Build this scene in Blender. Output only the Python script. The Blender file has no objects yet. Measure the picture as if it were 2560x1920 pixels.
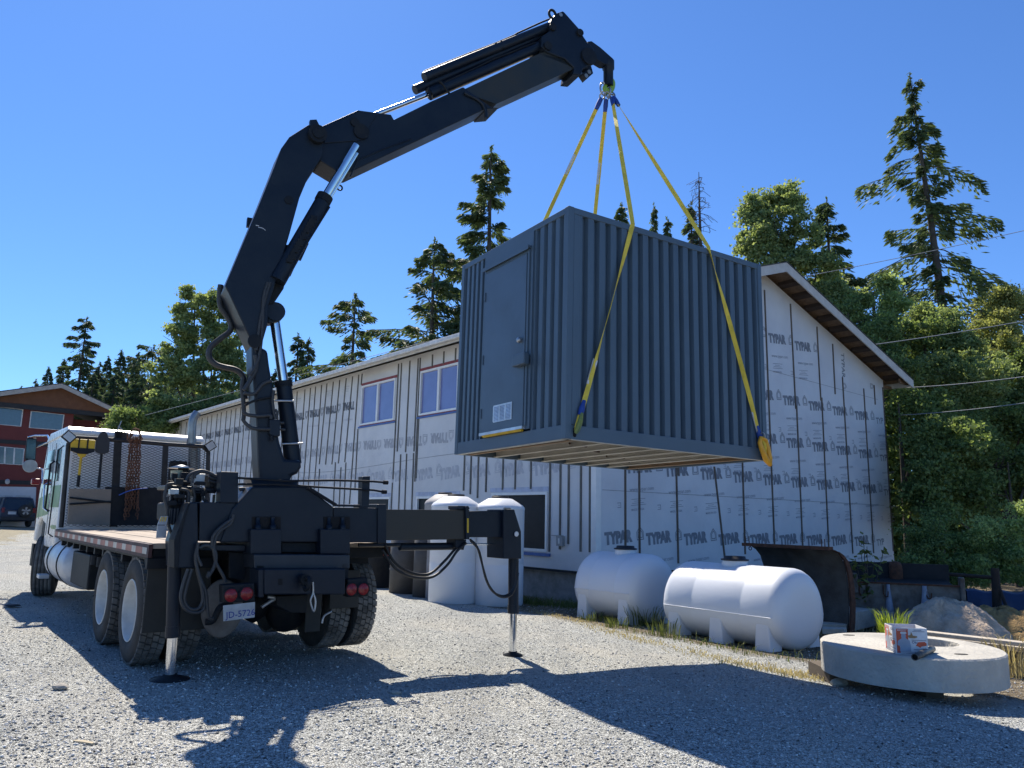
import bpy, bmesh, math, random
import numpy as np
from mathutils import Vector, Matrix

# ------------------------------------------------------------------ camera, sky, sun, exposure
scene = bpy.context.scene
R = math.radians
CAM_H, PITCH, ROLL, FPX = 1.6, 9.9, 1.2, 1920.0
fw = Vector((0, math.cos(R(PITCH)), math.sin(R(PITCH))))
up0 = Vector((0, -math.sin(R(PITCH)), math.cos(R(PITCH))))
rt0 = Vector((1, 0, 0))
RT = rt0*math.cos(R(ROLL)) + up0*math.sin(R(ROLL))
UP = -rt0*math.sin(R(ROLL)) + up0*math.cos(R(ROLL))
CAM = Vector((0, 0, CAM_H))
cd = bpy.data.cameras.new("camera"); cam = bpy.data.objects.new("camera", cd)
scene.collection.objects.link(cam); scene.camera = cam
cd.sensor_width = 36.0; cd.lens = 36.0*FPX/2560.0; cd.clip_end = 1500; cd.clip_start = .05
cam.matrix_world = Matrix(((RT.x, UP.x, -fw.x, CAM.x), (RT.y, UP.y, -fw.y, CAM.y), (RT.z, UP.z, -fw.z, CAM.z), (0, 0, 0, 1)))

SUN_AZ, SUN_EL = 112.6, 51.3
SV = Vector((math.cos(R(SUN_AZ))*math.cos(R(SUN_EL)), math.sin(R(SUN_AZ))*math.cos(R(SUN_EL)), math.sin(R(SUN_EL))))
world = bpy.data.worlds.new("World"); scene.world = world; world.use_nodes = True
wn = world.node_tree; wn.nodes.clear()
sky = wn.nodes.new("ShaderNodeTexSky"); sky.sky_type = 'NISHITA'; sky.sun_disc = False
sky.sun_elevation = R(SUN_EL); sky.sun_rotation = R(90-SUN_AZ)
sky.air_density = 1.0; sky.dust_density = 0.12; sky.ozone_density = 3.0; sky.altitude = 0
bg = wn.nodes.new("ShaderNodeBackground"); bg.inputs[1].default_value = 0.083
wo = wn.nodes.new("ShaderNodeOutputWorld")
tint = wn.nodes.new('ShaderNodeMix'); tint.data_type = 'RGBA'; tint.blend_type = 'MULTIPLY'; tint.inputs[0].default_value = 1; tint.inputs[7].default_value = (.565, .855, 1.26, 1)   # cool white balance of the clear blue sky
wn.links.new(sky.outputs[0], tint.inputs[6]); wn.links.new(tint.outputs[2], bg.inputs[0]); wn.links.new(bg.outputs[0], wo.inputs[0])
sl = bpy.data.lights.new("sun", 'SUN'); sl.energy = 5.0; sl.angle = R(.5); sl.color = (1, .91, .78)
so = bpy.data.objects.new("sun", sl); scene.collection.objects.link(so)
so.rotation_euler = (-SV).to_track_quat('-Z', 'Y').to_euler(); so.location = SV*60
vs = scene.view_settings; vs.view_transform = 'Standard'; vs.look = 'None'; vs.exposure = 0.65; vs.gamma = 1.0
scene.cycles.max_bounces = 8; scene.cycles.transparent_max_bounces = 8

# ------------------------------------------------------------------ survey helpers: a sight line met with a real plane
def ray(u, v): return (fw*FPX + RT*(u-1280) - UP*(v-960)).normalized()
def onplane(u, v, p, n):
    d = ray(u, v); return CAM + d*((p-CAM).dot(n)/d.dot(n))
def at(u, v, y): return onplane(u, v, Vector((0, y, 0)), Vector((0, 1, 0)))
def onz(u, v, z): return onplane(u, v, Vector((0, 0, z)), Vector((0, 0, 1)))
def sstep(a, b, x):
    t = min(max((x-a)/(b-a), 0), 1); return t*t*(3-2*t)
def gz(x, y):
    s = .793*x + .609*y
    z = -.03 - .033*(min(max(s, -3), 13)-6)
    z += 0.50*sstep(16, 46, y)*sstep(2, -12, x+.15*y)
    z += 1.2*sstep(30, 80, y)*sstep(-10, 20, x)
    return z
def gnd(u, v, off=0.):
    z = 0
    for _ in range(30):
        p = onz(u, v, z+off); z = gz(p.x, p.y)
    return p

# ------------------------------------------------------------------ materials
MATS = {}
def mat(name, col, rough=.6, metal=0., var=.12, scale=6., bump=0., bscale=40., spec=.5, col2=None, fine=0.):
    if name in MATS: return MATS[name]
    m = bpy.data.materials.new(name); m.use_nodes = True; nt = m.node_tree; N = nt.nodes; Lk = nt.links
    b = N["Principled BSDF"]; b.inputs["Roughness"].default_value = rough; b.inputs["Metallic"].default_value = metal
    b.inputs["Specular IOR Level"].default_value = spec
    tc = N.new("ShaderNodeTexCoord")
    nz = N.new("ShaderNodeTexNoise"); nz.inputs["Scale"].default_value = scale; nz.inputs["Detail"].default_value = 6; nz.inputs["Roughness"].default_value = .6
    Lk.new(tc.outputs["Object"], nz.inputs["Vector"])
    mx = N.new("ShaderNodeMix"); mx.data_type = 'RGBA'
    c2 = col2 if col2 else tuple(c*(1-var*2) for c in col)
    c1 = col if col2 else tuple(min(1, c*(1+var)) for c in col)
    rp = N.new("ShaderNodeMapRange"); rp.inputs[1].default_value = .3; rp.inputs[2].default_value = .7
    Lk.new(nz.outputs[0], rp.inputs[0]); Lk.new(rp.outputs[0], mx.inputs[0])
    mx.inputs[6].default_value = (*c1, 1); mx.inputs[7].default_value = (*c2, 1)
    Lk.new(mx.outputs[2], b.inputs["Base Color"])
    rr = N.new("ShaderNodeMapRange"); rr.inputs[3].default_value = max(0, rough-.08); rr.inputs[4].default_value = min(1, rough+.12)
    Lk.new(nz.outputs[0], rr.inputs[0]); Lk.new(rr.outputs[0], b.inputs["Roughness"])
    if bump:
        n2 = N.new("ShaderNodeTexNoise"); n2.inputs["Scale"].default_value = bscale; n2.inputs["Detail"].default_value = 5
        Lk.new(tc.outputs["Object"], n2.inputs["Vector"])
        bp = N.new("ShaderNodeBump"); bp.inputs["Strength"].default_value = bump; bp.inputs["Distance"].default_value = .02
        Lk.new(n2.outputs[0], bp.inputs["Height"]); Lk.new(bp.outputs[0], b.inputs["Normal"])
    MATS[name] = m; return m
def leafmat(name, c1, c2, trans=.35, c3=None):
    if name in MATS: return MATS[name]
    m = bpy.data.materials.new(name); m.use_nodes = True; nt = m.node_tree; N = nt.nodes; Lk = nt.links
    b = N["Principled BSDF"]; b.inputs["Roughness"].default_value = .6; b.inputs["Specular IOR Level"].default_value = .18
    g = N.new("ShaderNodeNewGeometry"); mx = N.new("ShaderNodeMix"); mx.data_type = 'RGBA'
    tc = N.new("ShaderNodeTexCoord"); nz = N.new("ShaderNodeTexNoise"); nz.inputs["Scale"].default_value = .5; nz.inputs["Detail"].default_value = 3
    Lk.new(tc.outputs["Object"], nz.inputs["Vector"])
    ad = N.new("ShaderNodeMath"); ad.operation = 'ADD'; Lk.new(g.outputs["Random Per Island"], ad.inputs[0]); Lk.new(nz.outputs[0], ad.inputs[1])
    rp = N.new("ShaderNodeMapRange"); rp.inputs[1].default_value = .3; rp.inputs[2].default_value = 1.25
    Lk.new(ad.outputs[0], rp.inputs[0]); Lk.new(rp.outputs[0], mx.inputs[0])
    mx.inputs[6].default_value = (*c1, 1); mx.inputs[7].default_value = (*c2, 1)
    Lk.new(mx.outputs[2], b.inputs["Base Color"])
    tr = N.new("ShaderNodeBsdfTranslucent"); ms = N.new("ShaderNodeMixShader"); ms.inputs[0].default_value = trans
    br = N.new("ShaderNodeMix"); br.data_type = 'RGBA'; br.blend_type = 'MULTIPLY'; br.inputs[0].default_value = 1; br.inputs[7].default_value = (1.5, 1.45, .8, 1)
    Lk.new(mx.outputs[2], br.inputs[6]); Lk.new(br.outputs[2], tr.inputs["Color"])
    Lk.new(b.outputs[0], ms.inputs[1]); Lk.new(tr.outputs[0], ms.inputs[2]); Lk.new(ms.outputs[0], N["Material Output"].inputs[0])
    MATS[name] = m; return m
BLK = mat("crane_black_paint", (.004, .009, .020), .40, var=.5, scale=2.2, bump=.10, bscale=25, col2=(.013, .020, .030), spec=.28)
BLKD = mat("frame_black", (.004, .007, .013), .6, var=.4, scale=9, bump=.15, bscale=40, col2=(.018, .020, .021), spec=.25)
CHR = mat("chrome_rod", (.75, .77, .8), .13, 1., var=.04)
STEEL = mat("galvanised", (.42, .43, .44), .4, .8, var=.15)
RUB = mat("tyre_rubber", (.035, .035, .036), .8, bump=.3, bscale=60, col2=(.07, .068, .064), spec=.2)
LUG = mat("dusty_tread_rubber", (.24, .235, .22), .85, bump=.2, bscale=60, col2=(.045, .044, .042), spec=.2)
HOSE = mat("hose_rubber", (.012, .012, .013), .5)
WHT = mat("white_cab_paint", (.70, .71, .71), .25, var=.04)
WHEEL = mat("white_wheel_rim", (.55, .55, .53), .45, var=.10, scale=10)
GRN = mat("green_cab_stripe", (.03, .17, .035), .35)
GLS = mat("dark_glass", (.012, .018, .025), .06, spec=.9, var=.05)
REDL = mat("red_lamp_lens", (.24, .012, .015), .25)
ALU = mat("aluminium_tank", (.55, .56, .58), .42, .35, var=.1)
RUST = mat("rust", (.11, .045, .022), .85, var=.3, scale=14, bump=.5, col2=(.045, .022, .014))
YEL = mat("yellow_paint", (.62, .40, .02), .5)
WOODD = mat("deck_planks", (.42, .35, .28), .8, scale=3, bump=.3, bscale=12, col2=(.30, .25, .2))

# ------------------------------------------------------------------ mesh builder
class MB:
    def __init__(s): s.v = []; s.f = []; s.sm = []
    def poly(s, vs, fs, smooth=False):
        o = len(s.v); s.v += [tuple(p) for p in vs]
        for f in fs: s.f.append(tuple(i+o for i in f)); s.sm.append(smooth)
        return s
    def hexa(s, p):   # 8 points: bottom 4 ccw, top 4 ccw
        return s.poly(p, [(3, 2, 1, 0), (4, 5, 6, 7), (0, 1, 5, 4), (1, 2, 6, 5), (2, 3, 7, 6), (3, 0, 4, 7)])
    def box(s, a, b, M=None):
        (x0, y0, z0), (x1, y1, z1) = a, b
        P = [Vector(q) for q in ((x0, y0, z0), (x1, y0, z0), (x1, y1, z0), (x0, y1, z0), (x0, y0, z1), (x1, y0, z1), (x1, y1, z1), (x0, y1, z1))]
        if M is not None: P = [M @ q if isinstance(M, Matrix) else M(*q) for q in P]
        return s.hexa(P)
    def prism(s, pts, off, smooth=False):
        n = len(pts); P = [Vector(p) for p in pts]; Q = [p+off for p in P]
        fs = [tuple(range(n)), tuple(range(2*n-1, n-1, -1))]
        fs += [(i, i+n, (i+1) % n+n, (i+1) % n) for i in range(n)]
        return s.poly(P+Q, fs)
    def tube(s, pts, r, n=10, caps=True, smooth=True):
        pts = [Vector(p) for p in pts]; rs = r if isinstance(r, (list, tuple)) else [r]*len(pts)
        vs, fs = [], []; prev = None
        for i, p in enumerate(pts):
            d = (pts[min(i+1, len(pts)-1)]-pts[max(i-1, 0)]).normalized()
            if prev is None:
                a = d.orthogonal().normalized()
            else:
                a = (prev - d*prev.dot(d)).normalized()
            prev = a; b = d.cross(a)
            for k in range(n):
                t = 2*math.pi*k/n; vs.append(p + a*math.cos(t)*rs[i] + b*math.sin(t)*rs[i])
        for i in range(len(pts)-1):
            for k in range(n):
                k2 = (k+1) % n; fs.append((i*n+k, i*n+k2, (i+1)*n+k2, (i+1)*n+k))
        s.poly(vs, fs, smooth)
        if caps:
            s.poly(vs[:n], [tuple(range(n-1, -1, -1))]); s.poly(vs[-n:], [tuple(range(n))])
        return s
    def lathe(s, o, ax, prof, n=32, smooth=True, a0=0, a1=2*math.pi):   # prof: (radius, along)
        o = Vector(o); ax = Vector(ax).normalized(); a = ax.orthogonal().normalized(); b = ax.cross(a)
        vs = [o + ax*h + (a*math.cos(2*math.pi*k/n)+b*math.sin(2*math.pi*k/n))*r for r, h in prof for k in range(n)]
        fs = []
        for i in range(len(prof)-1):
            for k in range(n):
                k2 = (k+1) % n; fs.append((i*n+k, i*n+k2, (i+1)*n+k2, (i+1)*n+k))
        return s.poly(vs, fs, smooth)
    def quad(s, a, b, c, d): return s.poly([a, b, c, d], [(0, 1, 2, 3)])
def link(o, parent=None):
    scene.collection.objects.link(o)
    if parent is not None: o.parent = parent
    return o
def root_loc(p):
    while p.parent is not None: p = p.parent
    return p.location
def build(name, mb, m, parent=None, loc=None, bevel=0., label=None, recalc=True):
    if parent is not None: off = Vector(root_loc(parent))
    else: off = Vector(loc) if loc is not None else Vector((0, 0, 0))
    me = bpy.data.meshes.new(name)
    me.from_pydata([tuple(Vector(v)-off) for v in mb.v], [], mb.f)
    me.polygons.foreach_set("use_smooth", mb.sm)
    ms = m if isinstance(m, (list, tuple)) else [m]
    for q in ms: me.materials.append(q)
    if recalc:
        bm = bmesh.new(); bm.from_mesh(me); bmesh.ops.recalc_face_normals(bm, faces=bm.faces); bm.to_mesh(me); bm.free()
    o = bpy.data.objects.new(name, me); link(o, parent)
    if parent is None: o.location = off
    if bevel:
        bv = o.modifiers.new("bevel", 'BEVEL'); bv.width = bevel; bv.segments = 2; bv.limit_method = 'ANGLE'; bv.angle_limit = R(40)
    if label: o["label"] = label
    return o
def thing(name, label, cat, loc=(0, 0, 0), group=None):
    o = bpy.data.objects.new(name, None); o.location = loc; o.empty_display_size = .2; link(o)
    o["label"] = label; o["category"] = cat
    if group: o["group"] = group
    return o
def tag(o, label=None, cat=None, group=None, kind=None):
    if label: o["label"] = label
    if cat: o["category"] = cat
    if group: o["group"] = group
    if kind: o["kind"] = kind
    return o
def smooth_path(pts, n=6):
    P = [Vector(p) for p in pts]; out = []
    for i in range(len(P)-1):
        p0 = P[max(i-1, 0)]; p1 = P[i]; p2 = P[i+1]; p3 = P[min(i+2, len(P)-1)]
        for k in range(n):
            t = k/n; out.append(.5*((2*p1)+(p2-p0)*t+(2*p0-5*p1+4*p2-p3)*t*t+(3*p1-p0-3*p2+p3)*t**3))
    out.append(P[-1]); return out
def fastmesh(name, V, nper, m, parent=None, loc=None, faces=None):
    """V: (k*nper,3) vertices, every nper verts one polygon (unless faces given)"""
    off = np.array(root_loc(parent) if parent is not None else (loc if loc is not None else (0, 0, 0)))
    V = np.asarray(V, dtype=np.float32)-off.astype(np.float32)
    me = bpy.data.meshes.new(name); nv = len(V)
    if faces is None: L = np.arange(nv, dtype=np.int32); npoly = nv//nper
    else: L = np.asarray(faces, dtype=np.int32).ravel(); npoly = len(L)//nper
    me.vertices.add(nv); me.vertices.foreach_set("co", V.ravel())
    me.loops.add(len(L)); me.loops.foreach_set("vertex_index", L)
    me.polygons.add(npoly); me.polygons.foreach_set("loop_start", np.arange(0, npoly*nper, nper, dtype=np.int32))
    me.update(calc_edges=True); me.validate()
    me.materials.append(m)
    o = bpy.data.objects.new(name, me); link(o, parent)
    if parent is None and loc is not None: o.location = loc
    return o
_tc = {}
def text_geo(body, size, bold=0.):
    key = (body, size, bold)
    if key in _tc: return _tc[key]
    c = bpy.data.curves.new("lettering", 'FONT'); c.body = body; c.size = size; c.offset = bold*size; c.resolution_u = 2
    o = bpy.data.objects.new("lettering", c); scene.collection.objects.link(o)
    dg = bpy.context.evaluated_depsgraph_get(); dg.update(); me = o.evaluated_get(dg).to_mesh()
    vs = [tuple(v.co) for v in me.vertices]; fs = [tuple(p.vertices) for p in me.polygons]
    o.evaluated_get(dg).to_mesh_clear(); bpy.data.objects.remove(o); bpy.data.curves.remove(c)
    _tc[key] = (vs, fs); return _tc[key]
def add_text(mb, body, size, o, ex, ey, bold=0., centre=False, wscale=1.):
    vs, fs = text_geo(body, size, bold)
    if centre:
        w = (min(v[0] for v in vs)+max(v[0] for v in vs))/2; o = Vector(o)-Vector(ex)*w*wscale
    mb.poly([Vector(o)+Vector(ex)*v[0]*wscale+Vector(ey)*v[1] for v in vs], fs)
# ------------------------------------------------------------------ ground
rng = np.random.default_rng(7)
def gravel_mat():
    m = bpy.data.materials.new("gravel_ground"); m.use_nodes = True; nt = m.node_tree; N = nt.nodes; Lk = nt.links
    b = N["Principled BSDF"]; b.inputs["Roughness"].default_value = .9; b.inputs["Specular IOR Level"].default_value = .2
    tc = N.new("ShaderNodeTexCoord")
    def vor(sc):
        v = N.new("ShaderNodeTexVoronoi"); v.inputs["Scale"].default_value = sc; Lk.new(tc.outputs["Object"], v.inputs["Vector"]); return v
    def noise(sc, det=5):
        v = N.new("ShaderNodeTexNoise"); v.inputs["Scale"].default_value = sc; v.inputs["Detail"].default_value = det; Lk.new(tc.outputs["Object"], v.inputs["Vector"]); return v
    def ramp(src, stops):
        r = N.new("ShaderNodeValToRGB"); e = r.color_ramp.elements
        while len(e) > 1: e.remove(e[-1])
        e[0].position = stops[0][0]; e[0].color = (*stops[0][1], 1)
        for p, c in stops[1:]:
            q = e.new(p); q.color = (*c, 1)
        Lk.new(src, r.inputs[0]); return r
    def mix(fac, a, bb, t='MIX'):
        x = N.new("ShaderNodeMix"); x.data_type = 'RGBA'; x.blend_type = t
        if isinstance(fac, float): x.inputs[0].default_value = fac
        else: Lk.new(fac, x.inputs[0])
        for i, q in ((6, a), (7, bb)):
            if isinstance(q, tuple): x.inputs[i].default_value = (*q, 1)
            else: Lk.new(q, x.inputs[i])
        return x.outputs[2]
    v1 = vor(54); v2 = vor(100)
    st = ((0, (.05, .052, .05)), (.14, (.20, .205, .20)), (.35, (.46, .48, .455)), (.7, (.68, .70, .66)), (1, (.94, .94, .87)))
    def sep(v):
        s = N.new("ShaderNodeSeparateColor"); Lk.new(v.outputs["Color"], s.inputs[0]); return s.outputs[0]
    c1 = ramp(sep(v1), st).outputs[0]; c2 = ramp(sep(v2), st).outputs[0]
    nb = noise(9); c = mix(nb.outputs[0], c1, c2)
    def mth0(x):
        q = N.new('ShaderNodeMath'); q.operation = 'MULTIPLY'; q.inputs[1].default_value = .6; Lk.new(x, q.inputs[0]); return q.outputs[0]
    # dusty fines in patches
    nd = noise(.55, 7); rd = ramp(nd.outputs[0], ((.47, (0, 0, 0)), (.66, (1, 1, 1))))
    c = mix(rd.outputs[0], c, mix(.6, c, (.66, .64, .56)))
    nw = N.new('ShaderNodeTexNoise'); nw.inputs['Scale'].default_value = .9; nw.inputs['Detail'].default_value = 3
    mp = N.new('ShaderNodeMapping'); mp.inputs['Rotation'].default_value = (0, 0, R(38)); mp.inputs['Scale'].default_value = (1.6, .12, 1); Lk.new(tc.outputs['Object'], mp.inputs['Vector']); Lk.new(mp.outputs[0], nw.inputs['Vector'])
    rw = ramp(nw.outputs[0], ((.5, (0, 0, 0)), (.62, (1, 1, 1))))
    c = mix(mth0(rw.outputs[0]), c, mix(.5, c, (.34, .35, .34)))
    # brown dirt and straw past the gravel edge
    sx = N.new("ShaderNodeSeparateXYZ"); Lk.new(tc.outputs["Object"], sx.inputs[0])
    def mth(op, a, bb):
        x = N.new("ShaderNodeMath"); x.operation = op
        for i, q in enumerate((a, bb)):
            if isinstance(q, (int, float)): x.inputs[i].default_value = q
            else: Lk.new(q, x.inputs[i])
        return x.outputs[0]
    e = mth('ADD', mth('MULTIPLY', sx.outputs[0], .81), mth('MULTIPLY', sx.outputs[1], .585))
    n3 = noise(2.2, 6); e = mth('ADD', e, mth('MULTIPLY', mth('SUBTRACT', n3.outputs[0], .5), .9))
    e2 = mth('DIVIDE', mth('SUBTRACT', e, 8.85), .35)
    n4 = noise(14, 6)
    dirt = ramp(n4.outputs[0], ((.3, (.09, .07, .05)), (.5, (.23, .19, .13)), (.7, (.42, .36, .25)))).outputs[0]
    cl = N.new("ShaderNodeClamp"); Lk.new(e2, cl.inputs[0])
    right = mth('GREATER_THAN', sx.outputs[0], -.4)
    c = mix(mth('MULTIPLY', cl.outputs[0], right), c, dirt)
    # dry grass far left
    fl = mth('MULTIPLY', mth('GREATER_THAN', mth('ADD', mth('MULTIPLY', n3.outputs[0], 4.0), mth('SUBTRACT', mth('MULTIPLY', sx.outputs[0], -1), mth('MULTIPLY', sx.outputs[1], .49))), 6.6), mth('GREATER_THAN', sx.outputs[1], 16))
    c = mix(fl, c, mix(n4.outputs[0], (.50, .45, .32), (.40, .38, .30)))
    Lk.new(c, b.inputs["Base Color"])
    def bump(src, st_, d, prev=None):
        q = N.new("ShaderNodeBump"); q.inputs["Strength"].default_value = st_; q.inputs["Distance"].default_value = d; Lk.new(src, q.inputs["Height"])
        if prev: Lk.new(prev, q.inputs["Normal"])
        return q.outputs[0]
    inv1 = mth('SUBTRACT', 1, v1.outputs["Distance"]); inv2 = mth('SUBTRACT', 1, v2.outputs["Distance"])
    bb_ = bump(noise(1.3).outputs[0], .5, .08); bb_ = bump(inv1, 1, .028, bb_); bb_ = bump(inv2, 1, .014, bb_)
    Lk.new(bb_, b.inputs["Normal"])
    return m
GRAV = gravel_mat()
def axis_(lo, hi, a, b, fine, coarse):
    xs = list(np.arange(a, b, fine)); x = a; st = fine
    left = []
    while x > lo: st = min(st*1.35, coarse); x -= st; left.append(x)
    x = b; st = fine; right = [b]
    while x < hi: st = min(st*1.35, coarse); x += st; right.append(x)
    return np.array(left[::-1]+xs+right)
gx = axis_(-500, 500, -14, 12, .35, 60); gy = axis_(-60, 900, 2, 20, .35, 60)
gv = []
for y in gy:
    for x in gx:
        h = gz(x, y)
        if abs(x) < 14 and y < 22: h += .012*math.sin(x*2.3+y*1.1)*math.sin(y*1.7-x*.6)
        gv.append((x, y, h))
nx = len(gx); gf = [(j*nx+i, j*nx+i+1, (j+1)*nx+i+1, (j+1)*nx+i) for j in range(len(gy)-1) for i in range(nx-1)]
gm = MB(); gm.poly(gv, gf, True)
ground = build("ground", gm, GRAV, recalc=False); tag(ground, kind="structure")

# loose stones lying on the gravel: real pebbles
def stones(name, cnt, xr, yr, smin, smax, m, power=1.6, label=None):
    o8 = np.array([(1, 0, 0), (0, 1, 0), (-1, 0, 0), (0, -1, 0), (0, 0, 1), (0, 0, -1)], float)
    fc = np.array([(0, 1, 4), (1, 2, 4), (2, 3, 4), (3, 0, 4), (1, 0, 5), (2, 1, 5), (3, 2, 5), (0, 3, 5)])
    y = yr[0] + (yr[1]-yr[0])*rng.random(cnt)**power
    x = (rng.random(cnt)*2-1)*y*.72
    k = (x > xr[0]) & (x < xr[1]); x = x[k]; y = y[k]; n = len(x)
    sz = smin+(smax-smin)*rng.random(n)**4
    z = np.array([gz(a, b) for a, b in zip(x, y)])+.012*np.sin(x*2.3+y*1.1)*np.sin(y*1.7-x*.6)+sz*.25
    V = o8[None]*(.6+.6*rng.random((n, 6, 1)))*sz[:, None, None]*np.array([1, 1, .6])
    a = rng.random(n)*6.28; ca, sa = np.cos(a), np.sin(a)
    X = V[:, :, 0]*ca[:, None]-V[:, :, 1]*sa[:, None]; Y = V[:, :, 0]*sa[:, None]+V[:, :, 1]*ca[:, None]
    V = np.stack([X+x[:, None], Y+y[:, None], V[:, :, 2]+z[:, None]], 2).reshape(-1, 3)
    Fc = (fc[None]+np.arange(n)[:, None, None]*6).reshape(-1, 3)
    return fastmesh(name, V, 3, m, faces=Fc)
def islandmat(name, stops, rough=.9):
    m = bpy.data.materials.new(name); m.use_nodes = True; N = m.node_tree.nodes
    g = N.new("ShaderNodeNewGeometry"); r = N.new("ShaderNodeValToRGB"); e = r.color_ramp.elements
    e[0].position, e[0].color = stops[0][0], (*stops[0][1], 1); e[1].position, e[1].color = stops[-1][0], (*stops[-1][1], 1)
    for p, c in stops[1:-1]: q = e.new(p); q.color = (*c, 1)
    m.node_tree.links.new(g.outputs["Random Per Island"], r.inputs[0]); m.node_tree.links.new(r.outputs[0], N["Principled BSDF"].inputs["Base Color"])
    N["Principled BSDF"].inputs["Roughness"].default_value = rough; return m
STONE = islandmat("stone_chips", ((0, (.07, .072, .07)), (.4, (.40, .41, .40)), (1, (.74, .73, .69))))
st = stones("gravel_stones", 60000, (-9, 6.5), (4.2, 17), .005, .018, STONE)
tag(st, "loose crushed grey stone scattered over the yard", None, None, "stuff")

# ------------------------------------------------------------------ the long building under construction
BA = R(128.7); ba = Vector((math.cos(BA), math.sin(BA), 0)); bb = Vector((math.sin(BA), -math.cos(BA), 0))
K = at(1489, 1430, 17.0); K.z = 0
def BW(p, q, z): return K+ba*p+bb*q+Vector((0, 0, z))
BLEN, BWID, EAVE = 36.5, 13.66, 6.45
SL = .325
WRAP = mat("house_wrap", (.70, .71, .73), .5, var=.03, scale=.9, bump=.8, bscale=3.0, col2=(.60, .61, .64))
WRAPL = mat("house_wrap_long_side", (.70, .70, .70), .5, scale=.6, bump=1, bscale=2.6, col2=(.55, .555, .56))
CONC = mat("concrete_foundation", (.27, .27, .26), .9, var=.15, scale=5, bump=.3, bscale=30)
BATT = mat("wood_batten", (.16, .13, .10), .85, scale=3, col2=(.09, .07, .055))
BATL = mat("wood_batten_grey", (.17, .165, .15), .85, scale=3, col2=(.09, .088, .08))
FASC = mat("fascia_board", (.62, .60, .56), .7, scale=4, col2=(.48, .46, .42), bump=.15)
OSB = mat("osb_soffit", (.24, .16, .10), .8, scale=9, col2=(.13, .085, .055), bump=.2)
RAFT = mat("dark_lookout", (.05, .032, .025), .8)
ROOF = mat("dark_roofing", (.06, .06, .065), .8, bump=.2)
PRINT = mat("wrap_print_dark", (.12, .13, .15), .6)
PRINTM = mat("wrap_print_grey", (.22, .235, .27), .6)
PRINTF = mat("wrap_print_faded", (.50, .515, .55), .6)
WFR = mat("window_vinyl", (.80, .80, .78), .4, var=.03)
PANE = mat("window_film_blue", (.17, .2, .42), .1, var=.06, scale=1.5, spec=.8)
DARK = mat("interior_dark", (.015, .017, .02), .8)
REDT = mat("red_flashing_tape", (.26, .035, .035), .5)
BLUT = mat("blue_tape", (.06, .14, .38), .5)
house = thing("wrapped_building", "long two storey building shell in white printed house wrap with wood battens", "building", BW(BLEN/2, BWID/2, 0))
ridge_q, ridge_z = 6.85, EAVE+SL*6.85
def wallpoly(plane, pts, mb, thick):  # pts in (u,z)
    if plane == 'long': P = [BW(u, 0, z) for u, z in pts]; off = bb*thick
    else: P = [BW(0, u, z) for u, z in pts]; off = ba*thick
    mb.prism(P, off)
# long wall with openings, built as strips
WIN = [(1.58, 3.74, .84, 2.22), (5.25, 7.35, .84, 2.16), (8.89, 10.9, .84, 2.16), (5.40, 7.42, 4.55, 5.90), (8.89, 11.12, 4.55, 5.90)]
mb = MB()
us = sorted(set([0, BLEN]+[w[0] for w in WIN]+[w[1] for w in WIN]))
for u0, u1 in zip(us[:-1], us[1:]):
    um = (u0+u1)/2; cuts = sorted([(w[2], w[3]) for w in WIN if w[0] < um < w[1]]); z = .46
    for a, b_ in cuts+[(EAVE, EAVE)]:
        if a > z+.001: wallpoly('long', [(u0, z), (u1, z), (u1, a), (u0, a)], mb, .15)
        z = b_
build("side_wall", mb, WRAPL, house)
mb = MB(); wallpoly('gable', [(.02, .46), (BWID, .46), (BWID, EAVE), (ridge_q, ridge_z), (.02, EAVE)], mb, .15)
build("gable_wall", mb, WRAP, house)
mb = MB()
mb.hexa([BW(.12, .12, -.9), BW(BLEN-.1, .12, -.9), BW(BLEN-.1, BWID-.12, -.9), BW(.12, BWID-.12, -.9), BW(.12, .12, .455), BW(BLEN-.1, .12, .455), BW(BLEN-.1, BWID-.12, .455), BW(.12, BWID-.12, .455)])
build("foundation", mb, CONC, house)
mb = MB()
mb.prism([BW(-.015, -.02, .42), BW(BLEN, -.02, .42), BW(BLEN, -.02, .47), BW(-.015, -.02, .47)], bb*.02)
mb.prism([BW(-.02, .01, .42), BW(-.02, BWID, .42), BW(-.02, BWID, .47), BW(-.02, .01, .47)], ba*.02)
build("base_flashing", mb, DARK, house)
# corner trim
mb = MB(); mb.box((-.03, -.03, .43), (.12, .0, EAVE-.05), BW); build("corner_trim", mb, WFR, house)
mb = MB(); mb.box((-.03, .0, .43), (-.001, .14, EAVE-.05), BW); build("corner_trim", mb, WFR, house)
mb = MB(); mb.box((.3, BWID+.001, .46), (BLEN, BWID+.02, EAVE), BW); build("back_wall", mb, WRAP, house)
mb = MB(); wallpoly2 = [BW(BLEN, u, z) for u, z in [(0, .46), (BWID, .46), (BWID, EAVE), (ridge_q, ridge_z), (0, EAVE)]]; mb.prism(wallpoly2, ba*-.15); build("end_wall", mb, WRAP, house)
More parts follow.
